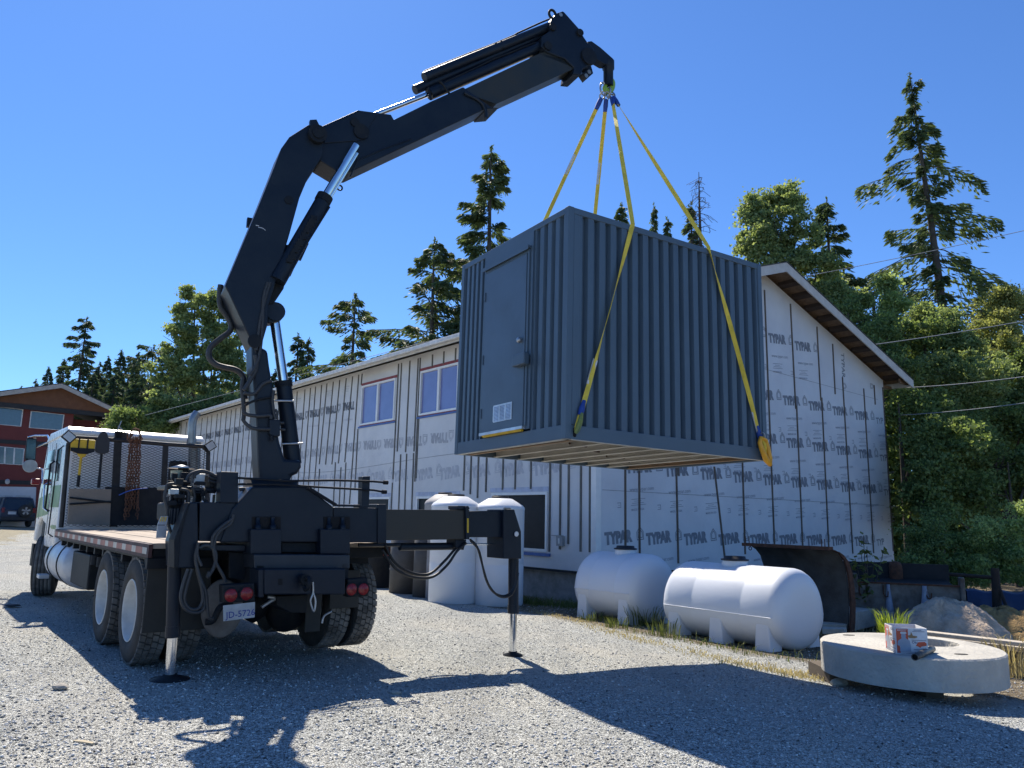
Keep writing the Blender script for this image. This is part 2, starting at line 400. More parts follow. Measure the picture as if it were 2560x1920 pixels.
# roof
OVG = .68
def roofside(q0, q1):
    mb = MB(); zf = lambda q: ridge_z+.16-SL*abs(q-ridge_q)
    P = [BW(-OVG, q0, zf(q0)), BW(BLEN+OVG, q0, zf(q0)), BW(BLEN+OVG, q1, zf(q1)), BW(-OVG, q1, zf(q1))]
    mb.prism(P, Vector((0, 0, .035))); build("roof", mb, ROOF, house)
    mb = MB(); P = [p-Vector((0, 0, .02)) for p in P]; mb.prism(P, Vector((0, 0, .016))); build("soffit", mb, OSB, house)
roofside(ridge_q, -.55); roofside(ridge_q, BWID+.62)
zf = lambda q: ridge_z+.16-SL*abs(q-ridge_q)
for q0, q1, s in ((-.56, ridge_q, -1), (ridge_q, BWID+.66, 1)):
    mb = MB(); mb.prism([BW(-OVG-.03, q0, zf(q0)-.24), BW(-OVG-.03, q1, zf(q1)-.24), BW(-OVG-.03, q1, zf(q1)+.03), BW(-OVG-.03, q0, zf(q0)+.03)], ba*.035)
    build("rake_fascia", mb, FASC, house)
    mb = MB(); mb.prism([BW(-OVG-.05, q0, zf(q0)+.036), BW(-OVG-.05, q1, zf(q1)+.036), BW(-OVG+.1, q1, zf(q1)+.036), BW(-OVG+.1, q0, zf(q0)+.036)], Vector((0, 0, .02))); build("drip_edge", mb, ROOF, house)
ze = zf(-.55)
mb = MB(); mb.box((-OVG, -.60, ze-.15), (BLEN+OVG, -.56, ze+.01), BW); build("eave_fascia", mb, FASC, house)
mb = MB(); mb.box((-OVG, -.74, ze-.10), (BLEN+OVG, -.603, ze+.025), BW); build("gutter", mb, mat("gutter", (.66, .65, .62), .5), house, bevel=.02)
ze2 = zf(BWID+.62)
mb = MB(); mb.box((-OVG, BWID+.62, ze2-.19), (BLEN+OVG, BWID+.66, ze2+.01), BW); build("eave_fascia", mb, FASC, house)
mb = MB(); mb.box((-.56, BWID+.03, ze2-.13), (-.5, BWID+.6, ze2+.02), BW); mb.box((.0, BWID+.03, ze2-.21), (.04, BWID+.6, ze2-.12), BW); build("soffit_return", mb, OSB, house)
# lookouts under the rake
for k in range(21):
    q = .15+k*.68
    if abs(q-ridge_q) < .12: continue
    z = zf(q)-.022; sg = -1 if q > ridge_q else 1; w = .19
    P = [BW(-OVG+.01, q-w/2, z-sg*SL*w/2-.11), BW(-.002, q-w/2, z-sg*SL*w/2-.11), BW(-.002, q+w/2, z+sg*SL*w/2-.11), BW(-OVG+.01, q+w/2, z+sg*SL*w/2-.11)]
    mb = MB(); mb.prism(P, Vector((0, 0, .108))); build("lookout", mb, RAFT, house)
# battens on the long wall
rl = random.Random(5)
def batten_long(p, z0, z1, lean=0., w=.05, m=BATL):
    mb = MB(); P = [BW(p-w/2, -.001, z0), BW(p+w/2, -.001, z0), BW(p+w/2+lean, -.001, z1), BW(p-w/2+lean, -.001, z1)]
    mb.prism(P, bb*-.02); build("batten", mb, m, house)
def batten_gab(q, z0, z1, lean=0., w=.05):
    mb = MB(); P = [BW(-.001, q-w/2, z0), BW(-.001, q+w/2, z0), BW(-.001, q+w/2+lean, z1), BW(-.001, q-w/2+lean, z1)]
    mb.prism(P, ba*-.02); build("batten", mb, BATT, house)
top = EAVE-.12
for p in (28.3, 27.4, 26.75, 26.0, 25.4, 24.7, 24.05, 23.4, 22.8, 22.15, 21.5, 20.9, 20.2, 19.6, 18.95, 18.3, 17.7, 17.1, 16.5, 29.2, 30.1, 31, 31.9, 33, 34.1, 35.2): batten_long(p, .7+rl.random()*.3, top, rl.uniform(-.08, .03), .045)
for p, a in ((15.9, .8), (15.4, .9), (14.95, .9), (14.43, .8)): batten_long(p, a, top, -.1, .05)
for p in (14.1, 13.58, 13.07, 12.57, 12.09): batten_long(p, 3.35+rl.uniform(-.05, .05), top, -.22, .05)
batten_long(11.57, 1.95, top, -.15, .05)
for p in (14.0, 12.75, 12.3, 11.95): batten_long(p, .9, 3.3+rl.uniform(-.1, .1), .05, .05)
batten_long(11.24, 2.4, 4.45, .02, .05)
for p, z0, z1 in ((8.78, 2.7, top), (8.6, 3.55, top), (8.1, 3.5, top), (7.62, 3.5, top), (7.50, 2.6, top), (7.44, 2.7, 5.9), (11.2, 5.95, top)): batten_long(p, z0, z1, -.02, .05)
for p in (8.35, 8.0, 7.6): batten_long(p, .95, 3.45, .03, .05)
batten_long(8.8, .95, 2.6, 0, .045); batten_long(5.3, 4.0, top)
for p, z0, z1 in ((4.69, 2.2, top), (4.36, 2.1, top), (4.0, 2.25, top), (1.5, .85, top), (1.14, .92, top), (.86, 1.05, top), (.46, .9, top), (.17, .9, top)): batten_long(p, z0, z1, .0, .055)
for p in (2.2, 2.8, 3.3, 5.0, 5.6, 6.2, 6.8): batten_long(p, 5.95 if p > 5.2 else 2.3, top)
# battens on the gable
zg = lambda q: min(zf(q)-.3, 9)
for q, z0, z1, ln in ((.93, .75, 6.2, .02), (1.40, .72, 6.6, .02), (2.76, .62, 2.9, -.02), (2.82, 2.7, 7, -.02), (4.60, .62, 3.0, -.36), (5.46, .8, 7.6, .02), (6.82, .7, 8.2, -.03),
                      (8.22, .7, 5.0, .0), (8.17, 4.9, 8.05, -.05), (9.62, .75, 5.4, .02), (9.58, 5.3, 7.6, -.02), (10.45, 5.6, 7.2, 0), (11.0, .75, 6.2, -.05), (12.3, .75, 6.0, -.02), (13.0, 5.55, 6.2, 0), (13.62, .8, 6.2, -.03)):
    batten_gab(q, z0, min(z1, zg(q+ln)), ln)
# windows
def window(p0, p1, z0, z1, kind):
    mb = MB(); w = .06
    for a in ((p0, p1, z0, z0+w), (p0, p1, z1-w, z1), (p0, p0+w, z0+w, z1-w), (p1-w, p1, z0+w, z1-w)):
        mb.box((a[0], -.03, a[2]), (a[1], .09, a[3]), BW)
    if kind == 'slider': mb.box(((p0+p1)/2-.05, -.028, z0+w), ((p0+p1)/2+.05, .088, z1-w), BW)
    fr = build("window", mb, WFR, house)
    mb = MB(); mb.box((p0+w, .03, z0+w), (p1-w, .04, z1-w), BW); build("pane", mb, PANE if kind == 'slider' else mat("lower_glass", (.010, .014, .022), .35, spec=.15), fr)
window(*WIN[3], 'slider'); window(*WIN[4], 'slider'); window(*WIN[0], 'fixed'); window(*WIN[1], 'fixed'); window(*WIN[2], 'fixed')
for w in WIN[3:]:
    mb = MB(); mb.box((w[0]-.08, -.012, w[3]+.002), (w[1]+.05, -.001, w[3]+.09), BW); build("head_tape", mb, REDT, house)
    mb = MB(); mb.box((w[0]-.1, -.035, w[2]-.09), (w[1]+.1, -.001, w[2]-.035), BW); build("sill_tape", mb, BLUT, house)
    mb = MB(); mb.box((w[0]-.04, -.014, w[2]-.034), (w[1]+.04, -.001, w[2]-.003), BW); build("sill_flashing", mb, REDT, house)
w = WIN[0]; mb = MB(); mb.box((w[0]-.12, -.05, w[2]-.1), (w[1]+.1, -.001, w[2]-.03), BW); build("sill_tape", mb, BLUT, house)
for w in WIN[:3]:
    mb = MB(); mb.box((w[0]-.08, -.006, w[3]+.02), (w[1]+.08, -.001, w[3]+.13), BW); build("head_tape", mb, mat("printed_tape", (.45, .5, .62), .5), house)
# electrical outlet box
mb = MB(); mb.box((.98, -.09, 1.0), (1.18, -.002, 1.22), BW); mb.box((1.0, -.1, 1.22), (1.34, -.02, 1.235), BW); build("outlet_box", mb, mat("grey_box", (.3, .32, .33), .5), house)
mb = MB(); mb.box((1.06, -.1, 1.05), (1.1, -.091, 1.17), BW); build("outlet_cover", mb, WFR, house)
# printing on the wrap
def logo(mb, o, ex, ey, s):
    for k, (sc, t) in enumerate(((1., .12), (.68, .12))):
        w, h, r_ = .36*s*sc, .42*s*sc, .38*s*sc
        pts = [(-w, -h), (w, -h), (w, h*.35), (0, h*.35+r_), (-w, h*.35)]; ins = [(x*(1-t/ sc*1.3), y*(1-t/sc*1.3)) for x, y in pts]
        c = o+ex*.4*s+ey*.42*s
        P = [c+ex*x+ey*y for x, y in pts]+[c+ex*x+ey*y for x, y in ins]
        mb.poly(P, [(i, (i+1) % 5, (i+1) % 5+5, i+5) for i in range(5)])
def typar(mb, o, ex, ey, size=.30):
    nr = ex.cross(ey).normalized()
    for i_, (dx_, dy_) in enumerate(((0, 0), (.012, .003), (-.010, .004))): add_text(mb, "TYPAR", size*1.26, o+ex*dx_+ey*dy_+nr*.0006*i_, ex, ey, .05, wscale=.78)
    logo(mb, Vector(o)+ex*size*3.55, ex, ey, size*1.15)
ez = Vector((0, 0, 1))
gable_o = lambda q, z: BW(-.004, q, z)
def rot2(ex, ey, d): c, s = math.cos(R(d)), math.sin(R(d)); return ex*c+ey*s, ey*c-ex*s
exg, eyg = rot2(bb, ez, 5)
PM, PW, PS = MB(), MB(), MB()
def seg(q): return q > .1 and q < BWID-1.2
for z, q0, off in ((1.07, .30, 0), (2.68, .99, 0), (3.80, .85, 0), (5.02, .75, 0), (6.75, .13, 0)):
    q = q0; k = 0
    while q < BWID-.25:
        if q > .12 and z+.45 < zf(q+1.3)-.3 and z+.4 < zf(q)-.3:
            tgt = PM
            if q+1.15 < BWID: typar(tgt, gable_o(q, z-.008*q), exg, eyg, .285)
            else: add_text(tgt, "TYP", .285, gable_o(q, z-.008*q), exg, eyg, .022)
            add_text(PW, "www.typar.com", .13, gable_o(q+.1, z-.42-.008*q), exg, eyg, .004)
            oo = gable_o(q+.15, z-.86-.008*q)
            if z > 1.5:
                add_text(PS, "MADE IN USA", .072, oo, exg, eyg, .012)
                for j, (a, b_) in enumerate(((0, .5), (.04, .44), (.12, .36), (.02, .5))):
                    y = .12+j*.045; A_ = oo+exg*a+eyg*y; B_ = oo+exg*b_+eyg*y
                    PS.quad(A_, B_, B_+eyg*.012, A_+eyg*.012)
                c = oo+exg*(-.45)+eyg*.1
                for a, b_, h0, h1 in ((0, .12, .1, .115), (.105, .12, 0, .1), (0, .12, 0, .015), (.03, .09, .05, .06)):
                    PS.quad(c+exg*a+eyg*h0, c+exg*b_+eyg*h0, c+exg*b_+eyg*h1, c+exg*a+eyg*h1)
        q += 1.362
# a strip of wrap turned on its side near the right rake
exv, eyv = -ez, bb
add_text(PM, "TYPAR", .27, gable_o(10.95, 7.0), exv, eyv, .022); logo(PM, gable_o(10.95, 7.0-.96), exv, eyv, .27)
logo(PM, gable_o(12.75, 6.25), exv, eyv, .25)
build("printed_lettering", PM, PRINTM, house, recalc=False); build("printed_web_address", PW, mat("wrap_print_light", (.32, .34, .39), .6), house, recalc=False); build("printed_small_marks", PS, mat("wrap_print_small", (.28, .3, .36), .6), house, recalc=False)
# long wall: the wrap is hung upside down
exl, eyl = ba*1.0, -ez
exl, eyl = rot2(ba, -ez, -2)
long_o = lambda p, z: BW(p, -.004, z)
exu, eyu = rot2(-ba, ez, 5)
P1, P2, P3 = MB(), MB(), MB()
def clear(p, z, w=1.2, h=.35):
    for a in WIN:
        if a[0]-.1 < p+w and p < a[1]+.1 and a[2]-.1 < z and z-h < a[3]+.1: return False
    return True
for k in range(26):
    p = 7.55+k*1.36 if k else 7.50
    if clear(p, 5.42): typar(P1, long_o(p, 5.42), exl, eyl, .29)
for k in range(30):
    p = .4+k*1.36
    if clear(p, 3.95) and p < 30: typar(P2, long_o(p, 3.95+.03*math.sin(k)), exl, eyl, .30)
    if clear(p, 2.75) and p < 20: typar(P3, long_o(p+1.7, 2.62), exu, eyu, .33)
    if clear(p+.7, 6.2) and p < 28:
        oo = long_o(p+.8, 6.0)
        for j, (a, b_) in enumerate(((0, .5), (.04, .44), (.02, .5))):
            y = .05+j*.05; P2.quad(oo+exl*a+eyl*y, oo+exl*b_+eyl*y, oo+exl*b_+eyl*(y+.012), oo+exl*a+eyl*(y+.012))
        add_text(P2, "MADE IN USA", .07, oo-eyl*.04, exl, eyl, .01)
    if clear(p+.7, 4.7) and p < 28: add_text(P3, "www.typar.com", .13, long_o(p+.4, 4.85), exl, eyl, .004)
build("printed_lettering", P1, PRINT, house, recalc=False); build("printed_lettering", P2, mat("wrap_print_pale", (.42, .43, .46), .6), house, recalc=False); build("printed_lettering", P3, PRINTF, house, recalc=False)
# lap seams of the wrap
mb = MB()
for z, a in ((3.2, .12), ): 
    pts = [BW(p, -.006, z+a*math.sin(p*.35)-.0*p) for p in np.arange(0.2, 30, .5)]
    for A_, B_ in zip(pts[:-1], pts[1:]): mb.quad(A_, B_, B_+ez*.015, A_+ez*.015)
for z, s_ in ((6.0, -.02), (2.25, .0)):
    pts = [BW(-.006, q, z+s_*q) for q in np.arange(.2, BWID, .5)]
    for A_, B_ in zip(pts[:-1], pts[1:]): mb.quad(A_, B_, B_+ez*.012, A_+ez*.012)
build("wrap_seam", mb, mat("seam_line", (.3, .31, .34), .7), house, recalc=False)

# ------------------------------------------------------------------ the hanging container
CN = Vector((.568, 7.972, 2.429)); CYAW, CB, CC = R(32.3), R(.97), R(-.69); CL, CWd, CH = 3.156, 2.44, 2.59
Mc = Matrix.Rotation(CYAW, 4, 'Z') @ Matrix.Rotation(CB, 4, 'Y') @ Matrix.Rotation(CC, 4, 'X')
def CT(x, y, z): return CN + Mc @ Vector((x, y, z))
cx_, cy_, cz_ = Mc @ Vector((1, 0, 0)), Mc @ Vector((0, 1, 0)), Mc @ Vector((0, 0, 1))
CPT = mat("container_slate_paint", (.078, .118, .158), .42, scale=1.3, spec=.5, bump=.12, bscale=3.5, col2=(.066, .102, .140))
CRUST = mat("primer_brown", (.34, .22, .13), .8, scale=4, col2=(.25, .20, .15))
CBEIGE = mat("joist_primer_beige", (.56, .55, .50), .75, scale=3, col2=(.42, .41, .37))
box = thing("shipping_container", "dark slate blue ribbed container cabin with a door hanging in the air from the crane", "container", CT(CL/2, CWd/2, 0))
def corr(x0, x1, z0, z1, axis, face, pitch, inward, flat0=.04):
    """corrugated panel between x0..x1 on side given by mapping; grooves recessed by inward"""
    mb = MB(); xs = [(x0, 0)]; n = max(1, round((x1-x0)/pitch)); pt = (x1-x0)/n; g = pt*.27; sl_ = pt*.12
    for i in range(n):
        a = x0+pt*i+(pt-g)/2-sl_
        xs += [(a, 0), (a+sl_, inward), (a+sl_+g-.0*pt, inward), (a+2*sl_+g, 0)] if True else []
    xs.append((x1, 0))
    lo = [face(x, d, z0) for x, d in xs]; hi = [face(x, d, z1) for x, d in xs]
    nn = len(xs); mb.poly(lo+hi, [(i, i+1, nn+i+1, nn+i) for i in range(nn-1)])
    return mb
BR, TR_ = .15, .07
# long side near: y=0 face ; recess +y
faceL = lambda x, d, z: CT(x, .012+d, z)
build("side_panel", corr(.16, CL-.07, BR, CH-TR_, 0, faceL, .163, .058), CPT, box, recalc=False)
faceF = lambda x, d, z: CT(x, CWd-.012-d, z)
build("side_panel", corr(.07, CL-.07, BR, CH-TR_, 0, faceF, .158, .036), CPT, box, recalc=False)
faceE = lambda y, d, z: CT(.012+d, y, z)       # door end x=0
D0, D1 = .68, 1.80       # door frame along y (from near corner)
build("end_panel", corr(.07, D0-.0, BR, CH-TR_, 1, faceE, .155, .05), CPT, box, recalc=False)
build("end_panel", corr(D1, CWd-.06, BR, CH-TR_, 1, faceE, .125, .05), CPT, box, recalc=False)
faceR = lambda y, d, z: CT(CL-.012-d, y, z)
build("end_panel", corr(.07, CWd-.07, BR, CH-TR_, 1, faceR, .2, .036), CPT, box, recalc=False)
for (x0, x1, y0, y1) in ((0, .16, 0, .022), (0, .075, 0, .075), (CL-.075, CL, 0, .075), (0, .075, CWd-.075, CWd), (CL-.075, CL, CWd-.075, CWd)):
    mb = MB(); zz = (0, CH-.0) if y1-y0 > .03 else (.155, CH-.075)
    if y1-y0 < .03: mb.box((.078, .006, .155), (.16, .03, CH-.075), CT)
    else: mb.box((x0, y0, 0), (x1, y1, CH), CT)
    build("corner_post", mb, CPT, box, bevel=.006)
for a, b_ in (((.076, .004, 0), (CL-.076, .06, .15)), ((.076, CWd-.06, 0), (CL-.076, CWd-.004, .15)), ((.004, .076, 0), (.06, CWd-.076, .15)), ((CL-.06, .076, 0), (CL-.004, CWd-.076, .15))):
    mb = MB(); mb.box(a, b_, CT); build("bottom_rail", mb, CPT, box, bevel=.004)
for a, b_ in (((.076, .003, CH-.075), (CL-.076, .06, CH-.003)), ((.076, CWd-.06, CH-.075), (CL-.076, CWd-.003, CH-.003)), ((.003, .076, CH-.075), (.06, CWd-.076, CH-.003)), ((CL-.06, .076, CH-.075), (CL-.003, CWd-.076, CH-.003))):
    mb = MB(); mb.box(a, b_, CT); build("top_rail", mb, CPT, box, bevel=.004)
mb = MB(); mb.box((.05, .05, CH-.05), (CL-.05, CWd-.05, CH-.02), CT); build("roof", mb, CPT, box)
mb = MB(); mb.box((.062, .062, .13), (CL-.062, CWd-.062, .15), CT); build("floor", mb, mat("underside_plate", (.30, .27, .23), .8, scale=2, col2=(.36, .31, .25)), box)
for k in range(8):
    x = .22+k*(CL-.44)/7
    mb = MB(); mb.box((x-.004, .062, .012), (x+.004, CWd-.062, .129), CT); mb.box((x-.045, .062, .003), (x+.012, CWd-.062, .0115), CT)
    build("floor_joist", mb, CBEIGE if k not in (0, 7) else CRUST, box)
mb = MB(); mb.box((.0045, .08, -.0045), (.075, CWd-.08, -.0005), CT); mb.box((.08, .0045, -.0045), (CL-.08, .055, -.0005), CT); build("bottom_flange", mb, CBEIGE, box)
mb = MB()
for k in range(4): mb.tube([CT(.5+k*.6, .6+.4*k, .04), CT(.62+k*.6, .75+.4*k, .06), CT(.9+k*.6, .8+.35*k, .05)], .012, 6)
build("lift_lug", mb, RUST, box)
# slots where the slings pass
for x in (.12, CL-.09):
    mb = MB(); mb.tube([CT(x, -.0015, .045), CT(x, -.0015, .105)], .0, 4) if False else None
    c = [(x+.022*math.cos(t), .075+.03*(1 if math.sin(t) > 0 else -1)+.022*math.sin(t)) for t in np.linspace(0, 2*math.pi, 17)[:-1]]
    mb.prism([CT(a, -.002 if x > 1 else .001, b_) for a, b_ in c], cy_*-.002); build("sling_slot", mb, mat("slot_black", (.004, .004, .005), .9), box)
# door
mb = MB(); mb.box((-.006, D0, BR+.02), (.03, D1, CH-TR_-.002), CT); build("door_surround", mb, CPT, box)
dr0, dr1, dz0, dz1 = .78, 1.715, .21, 2.26
mb = MB()
mb.box((-.022, dr0-.045, dz0), (-.0065, dr0-.006, dz1+.05), CT); mb.box((-.022, dr1+.006, dz0), (-.0065, dr1+.045, dz1+.05), CT); mb.box((-.022, dr0-.005, dz1+.006), (-.0065, dr1+.005, dz1+.05), CT)
build("door_frame", mb, CPT, box, bevel=.003)
mb = MB(); mb.box((-.05, dr0-.06, dz1+.055), (-.007, dr1+.07, dz1+.085), CT); mb.box((-.056, dr0-.06, dz1+.035), (-.05, dr1+.07, dz1+.085), CT); build("drip_cap", mb, CPT, box)
mb = MB(); mb.box((-.030, dr0, dz0), (-.007, dr1, dz1), CT); door = build("door", mb, mat("container_door_paint", (.074, .112, .155), .40, var=.08, scale=1.5, bump=.12, bscale=3), box, bevel=.003)
mb = MB(); mb.lathe(CT(-.031, dr0+.085, 1.22), -cx_, [(0, .045), (.028, .044), (.034, .03), (.03, .0)], 24); build("handle", mb, STEEL, door)
mb = MB(); mb.box((-.105, dr0-.11, .90), (-.031, dr0+.15, 1.04), CT); build("lock_box", mb, CPT, door, bevel=.012)
for z in (.45, 1.13, 1.95):
    mb = MB(); mb.tube([CT(-.034, dr1+.004, z-.06), CT(-.034, dr1+.004, z+.06)], .011, 8); build("hinge", mb, CPT, door)
LV = mat("louvre_aluminium", (.62, .63, .64), .35, .5)
mb = MB(); v0, v1, w0, w1 = 1.01, 1.42, .31, .515
mb.box((-.036, v0, w0), (-.031, v1, w0+.012), CT); mb.box((-.036, v0, w1-.012), (-.031, v1, w1), CT)
for k in range(4): y = v0+(v1-v0-.012)*k/3; mb.box((-.0365, y, w0+.012), (-.031, y+.012+.008, w1-.012), CT)
vent = build("vent", mb, LV, door)
for k in range(11):
    z = w0+.016+k*.0165
    mb = MB() if k == 0 else mb
    mb.hexa([CT(-.031, v0+.02, z), CT(-.036, v0+.02, z), CT(-.036, v1-.01, z), CT(-.031, v1-.01, z), CT(-.031, v0+.02, z+.003), CT(-.034, v0+.02, z+.011), CT(-.034, v1-.01, z+.011), CT(-.031, v1-.01, z+.003)])
build("louvre", mb, LV, vent)
mb = MB(); mb.box((-.045, dr0-.01, dz0-.035), (-.006, dr1+.02, dz0-.002), CT); build("threshold", mb, mat("aluminium", (.6, .61, .62), .35, .6), box)
mb = MB(); mb.hexa([CT(-.03, dr0+.02, dz0-.06), CT(-.005, dr0+.02, dz0-.06), CT(-.005, dr1-.05, dz0-.06), CT(-.03, dr1-.05, dz0-.06), CT(-.05, dr0+.02, dz0-.037), CT(-.0, dr0+.02, dz0-.037), CT(-.0, dr1-.05, dz0-.037), CT(-.05, dr1-.05, dz0-.037)]); build("yellow_tape", mb, YEL, box)
# ------------------------------------------------------------------ four lifting slings
HOOK = Vector((1.25, 9.85, 7.52))
SLY = mat("sling_yellow_webbing", (.80, .60, .07), .7, bump=.3, bscale=200)
SLB = mat("sling_blue_sleeve", (.015, .06, .30), .6)
SLW = mat("sling_label_white", (.6, .61, .62), .5)
ORNG = mat("orange_yellow_hook", (.75, .36, .02), .4)
HGRN = mat("green_hook_paint", (.22, .38, .05), .45)
def ribbon(pts, wd, wdt=.054, th=.005):
    mb = MB(); n = len(pts); vs = []
    for i, p in enumerate(pts):
        d = (pts[min(i+1, n-1)]-pts[max(i-1, 0)]).normalized(); w = wd[i]; w = (w-d*w.dot(d)).normalized(); nn = d.cross(w)
        k = wdt if not isinstance(wdt, list) else wdt[i]
        vs += [p+w*k/2+nn*th/2, p-w*k/2+nn*th/2, p-w*k/2-nn*th/2, p+w*k/2-nn*th/2]
    fs = []
    for i in range(n-1):
        for k in range(4): k2 = (k+1) % 4; fs.append((i*4+k, i*4+k2, i*4+4+k2, i*4+4+k))
    fs += [(3, 2, 1, 0), tuple((n-1)*4+k for k in range(4))]
    return mb.poly(vs, fs)
def lerp(a, b, t): return a+(b-a)*t
def ring(mb, c, a, b, ra, rb, r, n=20, a0=0, a1=2*math.pi):
    c = Vector(c); mb.tube([c+a*math.cos(t)*ra+b*math.sin(t)*rb for t in np.linspace(a0, a1, n)], r, 8, caps=True)
def sling(label, start, topc, bot, side, twist, extra):
    root = thing("lifting_sling", label, "sling", tuple((start+bot)/2), "yellow lifting slings from the crane hook")
    n = 26
    w0 = cx_.copy()
    pts, ws = [], []
    for i in range(n):
        t = i/(n-1); pts.append(lerp(start, topc, t)); w = (Matrix.Rotation(twist*(1-t)+.25, 3, (topc-start).normalized()) @ cx_); ws.append(w)
    e = topc+Vector((0, 0, .0))
    outn = cy_*(-1 if side == 'near' else 1)
    mids = [lerp(topc, bot, t) + outn*(.012*math.sin(math.pi*t)) for t in np.linspace(0.03, 1, 16)]
    for i, p in enumerate(mids):
        pts.append(p); ang = 1.1*math.sin(i*.33+twist*2); ws.append(Matrix.Rotation(ang, 3, (bot-topc).normalized()) @ cx_)
    build("strap", ribbon(pts, ws), SLY, root, recalc=True)
    d = (topc-start).normalized(); mb = MB(); mb.tube([start-d*.03, start+d*.06, start+d*.14], [.03, .034, .028], 8); build("top_sleeve", mb, SLB, root)
    ltag = lerp(start, topc, .30) if side == 'far' else lerp(topc, bot, .68 if extra == 'left' else .80)
    dd = (topc-start).normalized() if side == 'far' else (bot-topc).normalized()
    wdir = cx_ if side != 'far' else cx_
    mb = ribbon([ltag, ltag+dd*.12, ltag+dd*.3], [wdir]*3, .058, .012)
    build("label_tag", mb, SLW, root)
    d2 = (bot-topc).normalized(); b0 = bot-d2*.30
    mb = MB(); mb.tube([b0-d2*.05, b0+d2*.05, b0+d2*.12], [.022, .034, .03], 8); build("lower_sleeve", mb, SLB, root)
    # shackle at the hook
    mb = MB(); ring(mb, start-d*.07, d, d.cross(Vector((0, 1, 0))).normalized(), .055, .035, .011); build("shackle", mb, STEEL, root)
    mb = MB(); mb.tube([bot-d2*.2+outn*.02, bot-d2*.1+outn*.035, bot+outn*.02, bot+Vector((0, 0, -.02))], [.018, .028, .03, .022], 8)
    build("edge_sleeve", mb, mat("worn_green_yellow_sleeve", (.28, .30, .04), .7, scale=12, col2=(.05, .12, .10)) if extra == 'left' else SLY, root)
    if extra == 'right':
        c = bot-d2*.02+outn*.05; a = d2; b_ = d2.cross(outn).normalized()
        mb = MB(); mb.tube([c-a*.16, c-a*.185+b_*.05, c-a*.13+b_*.09, c-a*.04+b_*.085, c+a*.10+b_*.055, c+a*.16+b_*.02, c+a*.10-b_*.01, c-a*.04-b_*.03, c-a*.13-b_*.035, c-a*.16], [.026, .026, .028, .034, .040, .038, .036, .030, .024, .024], 8)
        build("coated_hook", mb, ORNG, root, label="orange yellow coated hook at the bottom corner")
        mb = MB(); ring(mb, c-a*.20, a, outn, .04, .03, .008); build("hook_shackle", mb, STEEL, root)
H0 = HOOK+Vector((0, 0, -.10))
sling("yellow sling from the hook to the bottom corner beside the container door", H0+Vector((.06, -.02, -.06)), CT(.92, -.008, CH+.006), CT(.12, -.02, .09), 'near', 1.3, 'left')
sling("yellow sling ending in an orange coated hook at the bottom right corner of the container", H0+Vector((.09, -.01, -.04)), CT(2.17, -.008, CH+.006), CT(CL-.09, -.02, .09), 'near', 2.6, 'right')
sling("leftmost yellow sling, running from the hook to the roof edge at the door end", H0+Vector((-.10, .02, -.05)), CT(.92, CWd+.008, CH+.006), CT(.12, CWd+.02, .09), 'far', .2, '')
sling("yellow sling hanging almost straight down from the hook behind the container roof", H0+Vector((-.02, .03, -.06)), CT(2.17, CWd+.008, CH+.006), CT(CL-.09, CWd+.02, .09), 'far', .3, '')

# ------------------------------------------------------------------ white tanks
PLAS = bpy.data.materials.new("white_polyethylene"); PLAS.use_nodes = True
_b = PLAS.node_tree.nodes["Principled BSDF"]; _b.inputs["Base Color"].default_value = (.66, .69, .73, 1); _b.inputs["Roughness"].default_value = .38
_b.inputs["Subsurface Weight"].default_value = .2; _b.inputs["Subsurface Radius"].default_value = (.12, .12, .12); _b.inputs["Subsurface Scale"].default_value = .5
_n = PLAS.node_tree.nodes.new("ShaderNodeTexNoise"); _n.inputs["Scale"].default_value = 3.5; _n.inputs["Detail"].default_value = 4
_bp = PLAS.node_tree.nodes.new("ShaderNodeBump"); _bp.inputs["Strength"].default_value = .25; _bp.inputs["Distance"].default_value = .02
PLAS.node_tree.links.new(_n.outputs[0], _bp.inputs["Height"]); PLAS.node_tree.links.new(_bp.outputs[0], _b.inputs["Normal"])
BLID = mat("black_lid", (.015, .016, .02), .5)
